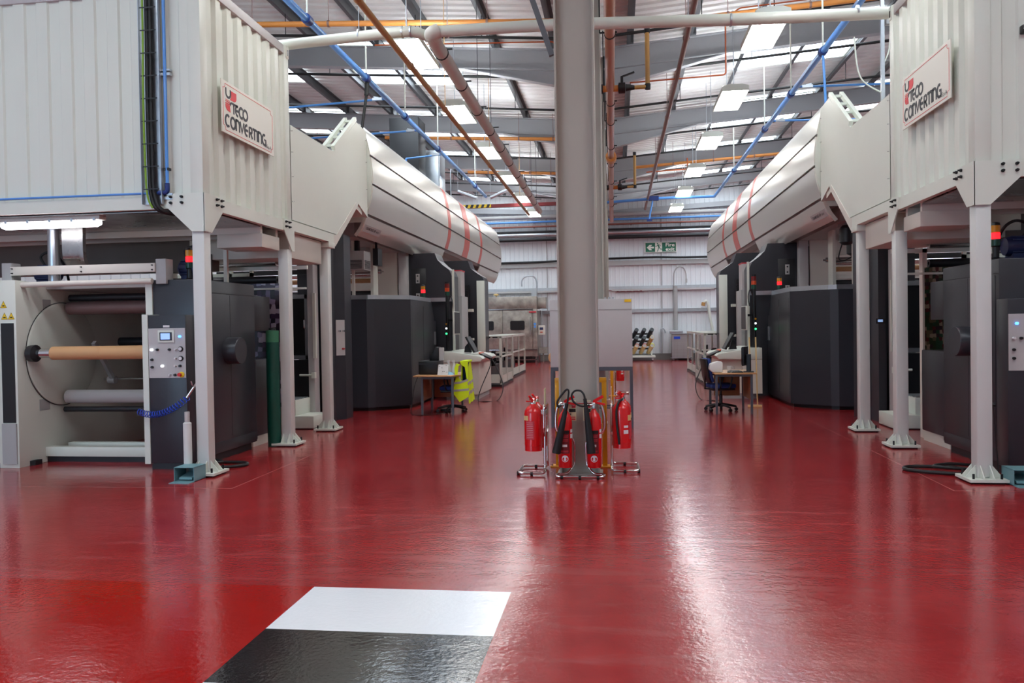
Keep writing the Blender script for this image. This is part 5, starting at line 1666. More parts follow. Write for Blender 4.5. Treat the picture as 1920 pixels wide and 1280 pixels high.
for i, x in enumerate((-0.535, -0.375)):
    t = thing('safety_sign', 'cream and red safety notice behind the slim extinguishers, %s of the two' % ('left', 'right')[i], 'sign', (x, 8.64, 0.6), 'safety notices')
    mb = MB(); mb.box(x, x + 0.085, 8.636, 8.641, 0.59, 0.81); mb.build('plate', M['sticker'], t, smooth=False)
    mb = MB(); mb.box(x + 0.038, x + 0.08, 8.634, 8.636, 0.73, 0.80); mb.build('red_field', M['redlab'], t, smooth=False)
    mb = MB(); mb.box(x + 0.045, x + 0.073, 8.633, 8.634, 0.755, 0.765); mb.box(x + 0.045, x + 0.073, 8.633, 8.634, 0.77, 0.78); mb.build('white_line', M['lab'], t, smooth=False)
    mb = MB(); mb.box(x + 0.008, x + 0.08, 8.634, 8.636, 0.685, 0.72); mb.box(x + 0.01, x + 0.03, 8.634, 8.636, 0.65, 0.67); mb.build('black_line', M['black'], t, smooth=False)
    mb = MB(); mb.box(x + 0.01, x + 0.075, 8.634, 8.636, 0.60, 0.615); mb.box(x + 0.01, x + 0.075, 8.634, 8.636, 0.625, 0.635); mb.build('red_line', M['redlab'], t, smooth=False)

def guard_hoop(label, x0, x1, y, h, w):
    t = thing('column_guard', label, 'barrier', ((x0 + x1) / 2, y, 0), 'yellow column guards')
    for x in (x0, x1):
        mb = MB(); mb.box(x, x + w, y - w / 2, y + w / 2, 0.01, h - w + 0.002); p = mb.build('guard_post', M['yellow'], t, bevel=0.004)
        mb = MB(); mb.box(x - 0.06, x + w + 0.06, y - 0.08, y + 0.08, 0, 0.012); mb.build('foot_plate', M['yellow'], p, smooth=False)
        mb = MB()
        for dx in (-0.04, w + 0.04):
            mb.cyl((x + dx, y - 0.05, 0.01), (x + dx, y - 0.05, 0.035), 0.012, 8)
        mb.build('anchor_bolt', M['steel'], p)
    mb = MB(); mb.box(x0, x1 + w, y - w / 2, y + w / 2, h - w, h); mb.build('top_bar', M['yellow'], t, bevel=0.004)
    return t
guard_hoop('yellow hoop guard standing behind the base of the foreground column', -0.72, -0.185, 9.2, 1.02, 0.055)
guard_hoop('yellow hoop guard seen under the grey floor cabinet, farther down the aisle', -0.67, -0.17, 18.6, 0.95, 0.07)
t = thing('extinguisher_stand', 'small distant chrome extinguisher stand beyond the grey floor cabinet', 'stand', (0.1, 19.4, 0), 'extinguisher stands')
mb = MB(); mb.tube(rounded([(-0.06, 19.2, 0.5), (-0.06, 19.2, 0.025), (0.25, 19.2, 0.025), (0.25, 19.5, 0.025), (-0.06, 19.5, 0.025), (-0.06, 19.5, 0.5), (-0.06, 19.2, 0.5)], 0.05, 5), 0.015, 8); mb.build('floor_loop', M['chrome'], t)
foam_ext('distant stout red fire extinguisher glimpsed under the grey floor cabinet', 0.06, 19.34, 0.30, False, 1)

t = thing('floor_cabinet', 'plain grey cabinet on a dark tube stand behind the foreground column', 'cabinet', (-0.41, 12.9, 0))
mb = MB(); mb.box(-1.06, 0.235, 12.72, 13.16, 0.965, 2.04); mb.build('body', M['panelgrey'], t, bevel=0.006)
mb = MB(); mb.box(-1.055, 0.23, 12.714, 12.72, 1.87, 1.876); mb.build('lid_seam', M['grey'], t, smooth=False)
mb = MB(); mb.box(0.12, 0.225, 12.714, 12.72, 1.985, 2.025); mb.build('warning_label', M['warn'], t, smooth=False)
mb = MB()
for y in (12.74, 13.12):
    mb.box(-1.06, 0.235, y - 0.02, y + 0.02, 0.905, 0.964)
    mb.box(-1.0, 0.18, y - 0.015, y + 0.015, 0.30, 0.33)
for x in (-1.04, 0.215):
    mb.box(x - 0.015, x + 0.015, 12.76, 13.1, 0.30, 0.33)
mb.build('stand_rail', M['deskleg'], t, smooth=False)
for x in (-1.04, 0.215):
    for y in (12.74, 13.12):
        mb = MB(); mb.box(x - 0.022, x + 0.022, y - 0.022, y + 0.022, 0, 0.906); mb.build('leg', M['deskleg'], t, smooth=False)
mb = MB()
for k in range(3):
    mb.cyl((-0.18 + 0.06 * k, 12.95, 2.04), (-0.18 + 0.06 * k, 12.95, 2.075), 0.015, 8)
mb.build('gland', M['galv'], t)

# ------------------------------------------------------------------ desks, chairs and what lies on them
def desk(label, poly, legs, panels):
    cx = sum(p[0] for p in poly) / len(poly); cy = sum(p[1] for p in poly) / len(poly)
    t = thing('office_desk', label, 'desk', (cx, cy, 0), 'office desks')
    mb = MB(); mb.prism(poly, 'z', 0.715, 0.74); mb.build('desk_top', M['wood'], t, bevel=0.003)
    for x, y in legs:
        mb = MB(); mb.box(x - 0.02, x + 0.02, y - 0.02, y + 0.02, 0, 0.715); mb.build('leg', M['deskleg'], t, smooth=False)
    mb = MB()
    for a, b in zip(legs, legs[1:]):
        mb.bar((a[0], a[1], 0.693), (b[0], b[1], 0.693), 0.03, 0.04)
    mb.build('under_rail', M['deskleg'], t, smooth=False)
    for a, b in panels:
        mb = MB(); mb.bar((a[0], a[1], 0.47), (b[0], b[1], 0.47), 0.018, 0.44); mb.build('modesty_panel', M['woodd'], t, smooth=False)
    return t
desk('beech topped desk with grey legs beside the left faceted cabinet', [(-3.80, 14.60), (-3.08, 14.55), (-2.94, 14.85), (-3.02, 15.75), (-3.80, 15.75)],
     [(-3.64, 14.64), (-3.06, 14.64), (-3.08, 15.68), (-3.70, 15.68)], [((-3.66, 14.72), (-3.70, 15.62)), ((-3.64, 15.66), (-3.14, 15.66))])
desk('beech topped desk with grey legs beside the right faceted cabinet', [(1.72, 14.62), (2.45, 14.62), (2.45, 15.72), (1.72, 15.72)],
     [(1.75, 14.66), (2.36, 14.66), (2.36, 15.66), (1.75, 15.66)], [((2.36, 14.74), (2.36, 15.60)), ((1.82, 15.66), (2.30, 15.66))])

def office_chair(label, x, y, rot):
    t = thing('office_chair', label, 'chair', (x, y, 0), 'office chairs')
    B = lambda: MB()
    mb = B(); mb.prism([(x - 0.22, y - 0.23), (x + 0.22, y - 0.23), (x + 0.25, y), (x + 0.22, y + 0.23), (x - 0.22, y + 0.23), (x - 0.25, y)], 'z', 0.43, 0.51); mb.build('seat', M['fabric'], t, bevel=0.03)
    mb = B(); mb.prism([(x - 0.20, y - 0.21), (x + 0.20, y - 0.21), (x + 0.20, y + 0.21), (x - 0.20, y + 0.21)], 'z', 0.39, 0.435); mb.build('seat_pan', M['black'], t, bevel=0.01)
    ln = [(y - 0.22, 0.54), (y - 0.255, 0.65), (y - 0.27, 0.78), (y - 0.30, 0.98)]
    mb = B(); mb.shell(ln, 'x', x - 0.21, x + 0.21, -0.055); mb.build('backrest', M['fabric'], t, bevel=0.02)
    mb = B(); mb.shell([(a - 0.012, b) for a, b in ln], 'x', x - 0.2, x + 0.2, 0.03); mb.build('back_shell', M['black'], t, bevel=0.01)
    mb = B(); mb.bar((x, y - 0.05, 0.40), (x, y - 0.31, 0.42), 0.06, 0.02); mb.bar((x, y - 0.30, 0.42), (x, y - 0.295, 0.7), 0.06, 0.02); mb.build('back_bracket', M['black'], t)
    mb = B(); mb.lathe([(0.05, 0.08), (0.05, 0.12), (0.032, 0.13), (0.032, 0.30), (0.02, 0.31), (0.02, 0.39)], (x, y, 0), 'z', 14); mb.build('gas_stem', M['black'], t)
    for k in range(5):
        a = math.radians(18 + 72 * k)
        ex, ey = x + 0.29 * math.cos(a), y + 0.29 * math.sin(a)
        mb = B(); mb.tube([(x + 0.03 * math.cos(a), y + 0.03 * math.sin(a), 0.12), (x + 0.16 * math.cos(a), y + 0.16 * math.sin(a), 0.105), (ex, ey, 0.075)], 0.02, 8, rs=[0.028, 0.024, 0.018]); lg = mb.build('base_arm', M['black'], t)
        mb = B(); nx, ny = -math.sin(a), math.cos(a)
        mb.cyl((ex - nx * 0.024, ey - ny * 0.024, 0.03), (ex + nx * 0.024, ey + ny * 0.024, 0.03), 0.03, 12); mb.cyl((ex, ey, 0.04), (ex, ey, 0.08), 0.01, 8); mb.build('caster', M['black'], lg)
    for sg in (-1, 1):
        mb = B(); mb.tube(rounded([(x + sg * 0.22, y - 0.08, 0.43), (x + sg * 0.27, y - 0.08, 0.46), (x + sg * 0.27, y - 0.10, 0.66), (x + sg * 0.27, y + 0.14, 0.66), (x + sg * 0.27, y + 0.10, 0.46), (x + sg * 0.22, y + 0.08, 0.43)], 0.05, 4), 0.014, 8); mb.build('armrest', M['black'], t)
    t.rotation_euler = (0, 0, rot)
    return t
office_chair('blue office chair on black casters pushed under the right desk', 1.90, 15.28, math.radians(-80))
office_chair('blue office chair under the left desk with a yellow vest over its back', -3.18, 15.20, math.radians(96))

# high visibility vest hung over the chair back
def vest():
    t = thing('hi_vis_vest', 'bright yellow high visibility vest with grey tape hanging over a chair back', 'vest', (-2.86, 15.1, 0.2))
    # a folded sheet over the back: outer and inner fall joined over the top
    nb, nw = 22, 16
    def pt(f, g, side):
        """f 0..1 across, g 0 (hem) .. 1 (shoulder)"""
        if side > 0:                                # aisle face, long
            z = 0.20 + 0.80 * g + 0.03 * (f - 0.4)
            x = -2.845 + 0.055 * (1 - g) + 0.014 * math.sin(f * 13) * (1.1 - g)
        else:
            z = 0.30 + 0.70 * g
            x = -2.935 + 0.008 * math.sin(f * 11) * (1.1 - g) - 0.01 * (1 - g)
        y0, y1 = 14.86, 15.42
        sh = 0.06 * max(0, g - 0.55) / 0.45
        y = y0 + sh + (y1 - y0 - 2 * sh) * f
        return (x, y, z)
    bands = {(3, 5): 'tape', (8, 10): 'tape'}
    def strip(g0, g1, nm, m):
        mb = MB()
        for side in (1, -1):
            rows = []
            for j in range(5):
                g = g0 + (g1 - g0) * j / 4
                rows.append([pt(i / nw, g, side) for i in range(nw + 1)])
            pts = [p for r_ in rows for p in r_] + [(p[0] - side * 0.006, p[1], p[2]) for r_ in rows for p in r_]
            n = nw + 1; N = 5 * n
            fs = []
            for j in range(4):
                for i in range(nw):
                    # arm opening near the camera side of the upper part
                    a = j * n + i
                    fs.append((a, a + 1, a + n + 1, a + n)); fs.append((N + a, N + a + 1, N + a + n + 1, N + a + n))
            for i in range(nw):
                fs.append((i, i + 1, N + i + 1, N + i)); b = 4 * n + i; fs.append((b, b + 1, N + b + 1, N + b))
            for j in range(4):
                a = j * n; fs.append((a, a + n, N + a + n, N + a)); a = j * n + nw; fs.append((a, a + n, N + a + n, N + a))
            mb.faces(pts, fs)
        return mb.build(nm, M[m], t)
    strip(0.0, 0.20, 'lower_panel', 'hivis'); strip(0.20, 0.275, 'reflective_tape', 'tape'); strip(0.275, 0.43, 'middle_panel', 'hivis')
    strip(0.43, 0.50, 'reflective_tape', 'tape'); strip(0.50, 0.98, 'upper_panel', 'hivis')
    # near edge: front of the vest seen from the desk end, with its arm hole
    def edge(poly, nm, m, d=0.0):
        mb = MB(); mb.prism(poly, 'y', 14.84 - d, 14.852); mb.build(nm, M[m], t, smooth=False)
    edge([(-3.10, 0.40), (-2.97, 0.22), (-2.80, 0.32), (-2.79, 0.36), (-2.79, 0.40)], 'front_hem', 'hivis')
    edge([(-3.10, 0.40), (-2.79, 0.40), (-2.80, 0.50), (-2.82, 0.62), (-2.88, 0.60), (-2.97, 0.66), (-3.0, 0.76), (-2.98, 0.90), (-2.94, 0.93), (-3.02, 0.95), (-3.06, 0.86), (-3.04, 0.66)], 'front_panel', 'hivis')
    edge([(-2.82, 0.62), (-2.80, 0.62), (-2.80, 1.0), (-2.88, 1.0), (-2.94, 0.96), (-2.93, 0.93), (-2.86, 0.88), (-2.84, 0.74)], 'shoulder', 'hivis')
    edge([(-3.095, 0.415), (-2.79, 0.44), (-2.79, 0.48), (-3.09, 0.455)], 'reflective_tape', 'tape', 0.004)
    edge([(-3.075, 0.56), (-2.96, 0.57), (-2.80, 0.62), (-2.80, 0.66), (-2.96, 0.61), (-3.065, 0.60)], 'reflective_tape', 'tape', 0.004)
    mb = MB(); mb.box(-2.96, -2.82, 14.86, 15.42, 0.96, 1.0); mb.build('shoulder_fold', M['hivis'], t, bevel=0.015)
vest()

# left desk top
t = thing('desk_printer', 'black desktop printer on the left desk', 'printer', (-3.62, 15.1, 0.74))
mb = MB(); mb.box(-3.77, -3.40, 14.9, 15.45, 0.745, 1.0); mb.build('body', M['black'], t, bevel=0.012)
mb = MB(); mb.box(-3.76, -3.41, 14.892, 14.9, 0.93, 0.96); mb.build('front_slot', M['darker'], t, smooth=False)
mb = MB(); mb.box(-3.75, -3.42, 14.92, 15.43, 0.74, 0.746); mb.build('foot', M['rubber'], t, smooth=False)
t = thing('desk_phone', 'small black handset cradle standing on the black printer', 'phone', (-3.55, 15.2, 1.0))
mb = MB(); mb.prism([(-3.60, 1.0), (-3.42, 1.0), (-3.42, 1.26), (-3.49, 1.26), (-3.53, 1.14), (-3.60, 1.13)], 'y', 15.1, 15.3); mb.build('cradle', M['black'], t, bevel=0.006)
mb = MB(); mb.box(-3.42, -3.33, 15.15, 15.2, 1.0, 1.25); mb.build('clear_stand', M['panelgrey'], t, smooth=False)
t = thing('tissue_box', 'white folded paper bag with faint print on the left desk', 'box', (-3.28, 14.85, 0.74))
mb = MB(); mb.faces([(-3.37, 14.75, 0.74), (-3.17, 14.75, 0.74), (-3.17, 14.93, 0.74), (-3.37, 14.93, 0.74), (-3.36, 14.82, 0.935), (-3.17, 14.82, 0.93), (-3.17, 14.88, 0.93), (-3.36, 14.88, 0.935)],
                     [(3, 2, 1, 0), (4, 5, 6, 7), (0, 1, 5, 4), (1, 2, 6, 5), (2, 3, 7, 6), (3, 0, 4, 7)]); mb.build('box', M['paper'], t, smooth=False)
mb = MB()
for k, (a, b) in enumerate(((-3.35, 0.90), (-3.30, 0.87), (-3.25, 0.80), (-3.28, 0.80), (-3.22, 0.91), (-3.20, 0.79))):
    y = 14.75 + 0.07 * (b - 0.74) / 0.195
    mb.box(a, a + 0.02, y - 0.003, y - 0.001, b, b + 0.012)
mb.build('print', M['grey'], t, smooth=False)
for i, (x, y, h) in enumerate(((-3.21, 15.05, 0.0), (-3.09, 14.95, 0.0))):
    t = thing('spray_bottle', 'white trigger spray bottle on the left desk, %s' % ('behind the white paper bag', 'right of the white paper bag')[i], 'bottle', (x, y, 0.74), 'spray bottles')
    mb = MB(); mb.lathe([(0.04, 0), (0.042, 0.02), (0.042, 0.09), (0.014, 0.20), (0.014, 0.23)], (x, y, 0.74), 'z', 16); mb.build('flask', M['bottle'], t)
    mb = MB(); mb.bar((x - 0.03, y, 0.99), (x + 0.02, y, 0.99), 0.02, 0.025); mb.bar((x - 0.02, y, 0.985), (x - 0.025, y, 0.95), 0.01); mb.cyl((x, y, 0.965), (x, y, 0.985), 0.012, 8); mb.build('trigger', M['lab'], t)
mb = MB(); mb.faces([(-3.19, 14.78, 0.74), (-3.07, 14.78, 0.74), (-3.07, 14.9, 0.74), (-3.19, 14.9, 0.74), (-3.17, 14.82, 0.80), (-3.11, 14.83, 0.79), (-3.12, 14.88, 0.785), (-3.17, 14.88, 0.80), ], [(3, 2, 1, 0), (4, 5, 6, 7), (0, 1, 5, 4), (1, 2, 6, 5), (2, 3, 7, 6), (3, 0, 4, 7)])
tag(mb.build('blue_wipe', M['papert']), 'crumpled pale blue wipe beside the white paper bag on the left desk', 'cloth')
mb = MB(); mb.tube(smooth_path([(-3.80, 15.0, 0.73), (-3.86, 14.9, 0.5), (-3.88, 14.8, 0.2), (-3.85, 14.65, 0.012), (-3.6, 14.5, 0.012), (-3.4, 14.7, 0.012), (-3.3, 15.0, 0.012)], 6), 0.007, 6)
tag(mb.build('power_cord', M['rubber']), 'thin black power cord from the printer down to the floor by the left desk', 'cord')
mb = MB(); mb.box(-3.45, -3.25, 15.3, 15.42, 0.0, 0.045); tag(mb.build('socket_block', M['black'], bevel=0.008), 'black socket block on the floor under the left desk', 'socket')

# right desk top
t = thing('desk_monitor', 'black flat monitor turned sideways on the right desk', 'monitor', (2.33, 14.95, 0.74))
mb = MB(); mb.prism([(2.20, 14.72), (2.23, 14.70), (2.37, 15.06), (2.34, 15.08)], 'z', 0.86, 1.20); mb.build('case', M['black'], t, bevel=0.004)
mb = MB(); mb.prism([(2.197, 14.735), (2.199, 14.733), (2.336, 15.068), (2.333, 15.07)], 'z', 0.88, 1.18); mb.build('screen', M['screend'], t, smooth=False)
mb = MB(); mb.prism([(2.30, 14.84), (2.36, 14.82), (2.40, 14.94), (2.34, 14.96)], 'z', 0.755, 1.06); mb.prism([(2.24, 14.8), (2.42, 14.76), (2.44, 15.02), (2.28, 15.04)], 'z', 0.74, 0.756); mb.build('stand', M['black'], t, smooth=False)
t = thing('desk_keyboard', 'black keyboard on the right desk below the sideways monitor', 'keyboard', (2.15, 14.75, 0.74))
mb = MB(); mb.box(2.02, 2.22, 14.68, 15.1, 0.74, 0.762); mb.build('case', M['black'], t, bevel=0.004)
mb = MB()
for a in range(4):
    for b in range(10):
        mb.box(2.035 + 0.044 * a, 2.07 + 0.044 * a, 14.70 + 0.038 * b, 14.73 + 0.038 * b, 0.762, 0.768)
mb.build('keys', M['darker'], t, smooth=False)
mb = MB(); mb.lathe([(0.02, 0), (0.034, 0.008), (0.03, 0.022), (0.01, 0.03)], (1.98, 14.72, 0.74), 'z', 14); tag(mb.build('computer_mouse', M['black']), 'black mouse at the front edge of the right desk', 'mouse')
t = thing('mug', 'white mug on the right desk beside the keyboard', 'mug', (2.05, 15.2, 0.74))
mb = MB(); mb.lathe([(0.038, 0), (0.042, 0.01), (0.042, 0.10), (0.038, 0.10), (0.036, 0.02)], (2.05, 15.2, 0.74), 'z', 18); mb.build('cup', M['lab'], t)
mb = MB(); mb.tube([(2.05 + 0.04 + a, 15.2, 0.795 + b) for a, b in arc(0, 0, 0.025, 0.03, -90, 90, 8)], 0.006, 6); mb.build('handle', M['lab'], t)
t = thing('paper_roll', 'large white roll of wiping paper at the aisle end of the right desk', 'paper', (1.77, 14.9, 0.74))
mb = MB(); mb.prism([(1.64, 0.80), (1.70, 0.742), (1.88, 0.742), (1.88, 0.93), (1.80, 0.945), (1.66, 0.90)], 'y', 14.78, 14.98); mb.build('sheets', M['paper'], t, bevel=0.02)
t = thing('floor_frame', 'thin pale wooden frame leaning by the right desk and faceted cabinet', 'frame', (2.62, 16.0, 0))
mb = MB()
for x in (2.56, 2.68):
    mb.bar((x, 15.98, 0.02), (x - 0.02, 16.0, 1.35), 0.022, 0.022)
mb.box(2.50, 2.76, 15.95, 16.02, 0.0, 0.035)
mb.build('strips', M['labcream'], t, smooth=False)
# ------------------------------------------------------------------ overhead pipework
def ring(mb, p, ax, r, w=0.02):
    q = Vector(p); a = Vector(ax) * (w / 2)
    mb.cyl(tuple(q - a), tuple(q + a), r, 14)

def rods(mb, pts, ztop=7.8, r=0.006):
    for x, y, z in pts:
        mb.cyl((x, y, z), (x, y, min(ztop, 7.53 + 0.075 * abs(x - AX) + 0.1)), r, 6)

# pale cross pipe between the two containers and the grey pipe running away from it
t = thing('cross_pipe', 'pale pipe from the left container top across to the elbow of the grey pipe', 'pipe', (-3.6, 10.95, 5.7))
mb = MB(); mb.tube(rounded([(-4.75, 10.98, 5.69), (-3.2, 10.98, 5.76), (-2.75, 10.98, 5.77), (-2.56, 11.12, 5.72)], 0.12, 5), 0.072, 16); mb.build('tube', M['pvc'], t)
mb = MB()
for x in (-3.55, -2.92, -2.80):
    ring(mb, (x, 10.98, 5.765), (1, 0, 0), 0.082)
rods(mb, [(-3.55, 10.98, 5.82)]); mb.build('clamp', M['galv'], t)
t = thing('grey_main_pipe', 'thick grey pipe with black clamps running away down the hall on the left', 'pipe', (-2.52, 18, 5.6))
mb = MB(); mb.tube(rounded([(-2.40, 10.95, 5.74), (-2.50, 10.92, 5.70), (-2.5, 11.2, 5.66), (-2.6, 27.6, 5.62)], 0.15, 5), 0.098, 18); mb.build('tube', M['pvcgrey'], t)
mb = MB(); mb.lathe([(0.03, -0.06), (0.10, -0.02), (0.11, 0.05), (0.105, 0.20)], (-2.5, 10.95, 5.70), 'y', 18); mb.build('elbow', M['pvc'], t)
mb = MB()
y = 11.6
while y < 27:
    ring(mb, (-2.5 - 0.006 * (y - 11), y, 5.66 - 0.0025 * (y - 11)), (0, 1, 0), 0.108, 0.03)
    mb.box(-2.66, -2.34, y - 0.012, y + 0.012, 5.70, 5.72)
    if int(y * 10) % 3 == 0:
        rods(mb, [(-2.5, y, 5.75)])
    y += 1.55
mb.build('clamp', M['rubber'], t)
t = thing('cross_pipe', 'pale grey pipe passing behind the foreground column to the right container top', 'pipe', (0.5, 10.95, 5.6))
mb = MB(); mb.tube([(-2.42, 10.95, 5.73), (-0.75, 10.98, 5.73), (1.5, 10.98, 5.645), (3.62, 10.98, 5.60)], 0.078, 16); mb.build('tube', M['pvc'], t)
mb = MB()
for x in (-2.28, 1.55, 3.15):
    ring(mb, (x, 10.98, 5.73 if x < 0 else 5.64), (1, 0, 0), 0.088, 0.025)
rods(mb, [(-2.28, 10.98, 5.8), (1.0, 10.98, 5.72)]); mb.build('clamp', M['galv'], t)

# blue compressed air mains
def blue_main(x, y1, label, joints, branches):
    t = thing('air_main', label, 'pipe', (x, 16, 6.2), 'blue air mains')
    mb = MB(); mb.tube([(x, 4.0, 6.2), (x, y1, 6.2)], 0.052, 14); mb.build('tube', M['blue'], t)
    mb = MB()
    for y in joints:
        ring(mb, (x, y, 6.2), (0, 1, 0), 0.075, 0.14)
    mb.build('coupling', M['blued'], t)
    mb = MB(); rods(mb, [(x, y, 6.25) for y in joints], r=0.016); mb.build('hanger', M['white'], t)
    for (y, x2, z2) in branches:
        mb = MB(); mb.tube([(x, y, 6.22), (x2, y, z2)], 0.022, 8); b = mb.build('branch_pipe', M['blue'], t)
        sg = 1 if x2 > x else -1
        mb = MB(); mb.bar((x + sg * 0.12, y, 6.22), (x + sg * 0.32, y, 6.22), 0.06, 0.05); mb.bar((x + sg * 0.2, y, 6.25), (x + sg * 0.3, y, 6.27), 0.02, 0.02); mb.build('valve', M['galv'], b)
    return t
blue_main(-4.47, 27.6, 'bright blue air main running away overhead on the left', (8.6, 11.4, 14.2, 16.9, 20.1, 25.5), ((15.6, -8.0, 6.1), (18.2, -7.5, 6.15), (20.8, -5.5, 6.15)))
mb = MB(); mb.tube([(-4.47, 14.25, 6.15), (-4.49, 14.25, 5.9)], 0.04, 10); mb.tube([(-4.49, 14.25, 5.9), (-4.57, 14.2, 5.29)], 0.028, 8)
tag(mb.build('drop_pipe', M['rubber']), 'dark drop pipe from the left blue air main down to the notched hood', 'pipe')
mb = MB(); mb.tube([(-5.5, 20.8, 6.15), (-5.5, 20.8, 4.45)], 0.024, 8)
tag(mb.build('drop_pipe', M['blue']), 'short blue drop pipe from the left air main to the top of the dryer', 'pipe')
blue_main(3.52, 29.4, 'bright blue air main running away overhead on the right', (8.6, 11.4, 14.2, 16.7, 19.6, 24.6), ((16.3, 7.5, 6.15), (18.9, 6.0, 6.15)))
mb = MB(); mb.tube([(3.52, 14.2, 6.15), (3.56, 14.2, 5.28)], 0.022, 8)
tag(mb.build('drop_pipe', M['blue']), 'thin blue drop pipe from the right air main to the notched hood', 'pipe')
t = thing('air_cross_main', 'blue air pipe crossing from the columns to the end of the right air main', 'pipe', (1.6, 29.4, 6.2))
mb = MB(); mb.tube([(-0.3, 29.4, 6.12), (1.6, 29.4, 6.2), (3.5, 29.4, 6.2)], 0.05, 12); mb.tube([(1.35, 29.4, 6.2), (1.2, 29.4, 5.45)], 0.03, 8); mb.build('tube', M['blue'], t)
mb = MB(); mb.box(1.2, 1.55, 29.32, 29.48, 6.12, 6.28); mb.box(1.12, 1.3, 29.34, 29.46, 5.38, 5.46); mb.build('coupling', M['blued'], t, smooth=False)
t = thing('strut_channel', 'upright slotted grey strut with a looping cable above the right notched hood', 'strut', (4.0, 12.7, 4.6))
mb = MB(); mb.box(3.98, 4.03, 12.68, 12.73, 4.45, 7.6); mb.build('channel', M['galv'], t, smooth=False)
mb = MB(); mb.tube(smooth_path([(3.6, 12.7, 5.9), (3.68, 12.7, 5.3), (3.98, 12.7, 5.05)], 6), 0.012, 6); mb.tube(smooth_path([(4.12, 12.7, 6.1), (4.1, 12.7, 5.7), (4.03, 12.7, 5.5)], 6), 0.01, 6); mb.build('cable', M['white'], t)
mb = MB(); mb.box(4.05, 4.2, 12.65, 12.75, 6.05, 6.25); mb.build('junction_box', M['grey'], t, bevel=0.006)

# tan conduit, brown conduit, copper coloured valley pipe
t = thing('tan_conduit', 'tan pipe running diagonally away in front of the left row of lamps', 'pipe', (-2.97, 16, 5.5))
mb = MB(); mb.tube([(-2.98, 5.0, 5.5), (-2.96, 27.5, 5.5)], 0.043, 12); mb.build('tube', M['tan'], t)
mb = MB()
for y in (7.3, 9.2, 11.6, 14.0, 16.4, 19.0, 22.0, 25.0):
    ring(mb, (-2.975, y, 5.5), (0, 1, 0), 0.05, 0.06)
rods(mb, [(-2.97, y, 5.54) for y in (9.2, 14.0, 19.0, 25.0)]); mb.build('clamp', M['tan'], t)
t = thing('brown_conduit', 'brown pipe running away overhead just right of the columns', 'pipe', (1.165, 18, 6.2))
mb = MB(); mb.tube([(1.17, 5.0, 6.25), (1.165, 13.0, 6.2), (1.16, 32, 6.2)], 0.045, 12); mb.build('tube', M['mauve'], t)
mb = MB()
for y in (9.5, 13.2, 15.2, 18.1, 20.8, 23.5, 27.0):
    ring(mb, (1.165, y, 6.21), (0, 1, 0), 0.055, 0.05)
rods(mb, [(1.165, y, 6.25) for y in (13.2, 18.1, 23.5)]); mb.build('clamp', M['mauve'], t)
t = thing('valley_pipe', 'thick shiny copper brown pipe running away beside the columns under the roof valley', 'pipe', (-0.1, 20, 6.0))
mb = MB(); mb.tube([(-0.02, 7.0, 6.0), (-0.08, 18.0, 6.0), (-0.15, 31.0, 6.0), (-0.16, 33.5, 5.98)], 0.078, 20); mb.build('tube', M['brown'], t)
mb = MB()
for y in (12.2, 15.9, 17.4, 19.8, 22.0, 24.6, 27.5, 29.2):
    ring(mb, (-0.07 - 0.005 * (y - 17), y, 6.0), (0, 1, 0), 0.088, 0.03); mb.bar((-0.2, y, 6.02), (0.06, y, 6.02), 0.03, 0.02)
    mb.bar((-0.2, y, 6.02), (-0.2, y, 7.4), 0.02, 0.02)
mb.build('clamp', M['rubber'], t)
mb = MB(); mb.lathe([(0.08, 0), (0.14, 0.03), (0.14, 0.35), (0.08, 0.40)], (-0.095, 20.9, 6.0), 'y', 18); mb.build('reducer', M['orange'], t)
for i, (y, xx, tag_) in enumerate(((15.0, 0.62, 'nearer'), (25.6, 0.62, 'farther'))):
    v = thing('riser_valve', 'black handled valve and orange riser on the valley pipe, the %s of two' % tag_, 'valve', (0.3, y, 6.0), 'riser valves')
    mb = MB(); mb.cyl((-0.22, y, 6.0), (0.12, y, 6.0), 0.06, 14); mb.build('tee', M['orange'], v)
    mb = MB(); mb.lathe([(0.06, 0), (0.10, 0.01), (0.10, 0.13), (0.07, 0.14), (0.04, 0.30)], (0.08, y, 6.0), 'x', 16); mb.bar((0.15, y, 6.1), (0.15, y, 6.2), 0.05); mb.bar((0.13, y, 6.2), (0.38, y, 6.28), 0.04, 0.03); mb.lathe([(0.08, -0.10), (0.09, 0.0)], (-0.2, y, 6.0), 'x', 14); mb.build('valve_body', M['black'], v)
    mb = MB(); mb.cyl((0.38, y, 6.0), (xx, y, 6.0), 0.038, 12); mb.cyl((xx, y, 6.0), (xx, y, 7.02), 0.042, 12); mb.build('riser', M['tan'], v)
    mb = MB(); mb.lathe([(0.05, -0.05), (0.055, 0.05)], (xx, y, 6.0), 'z', 12); mb.lathe([(0.052, 0), (0.052, 0.10)], (xx, y, 6.98), 'z', 12); mb.build('elbow', M['rubber'], v)

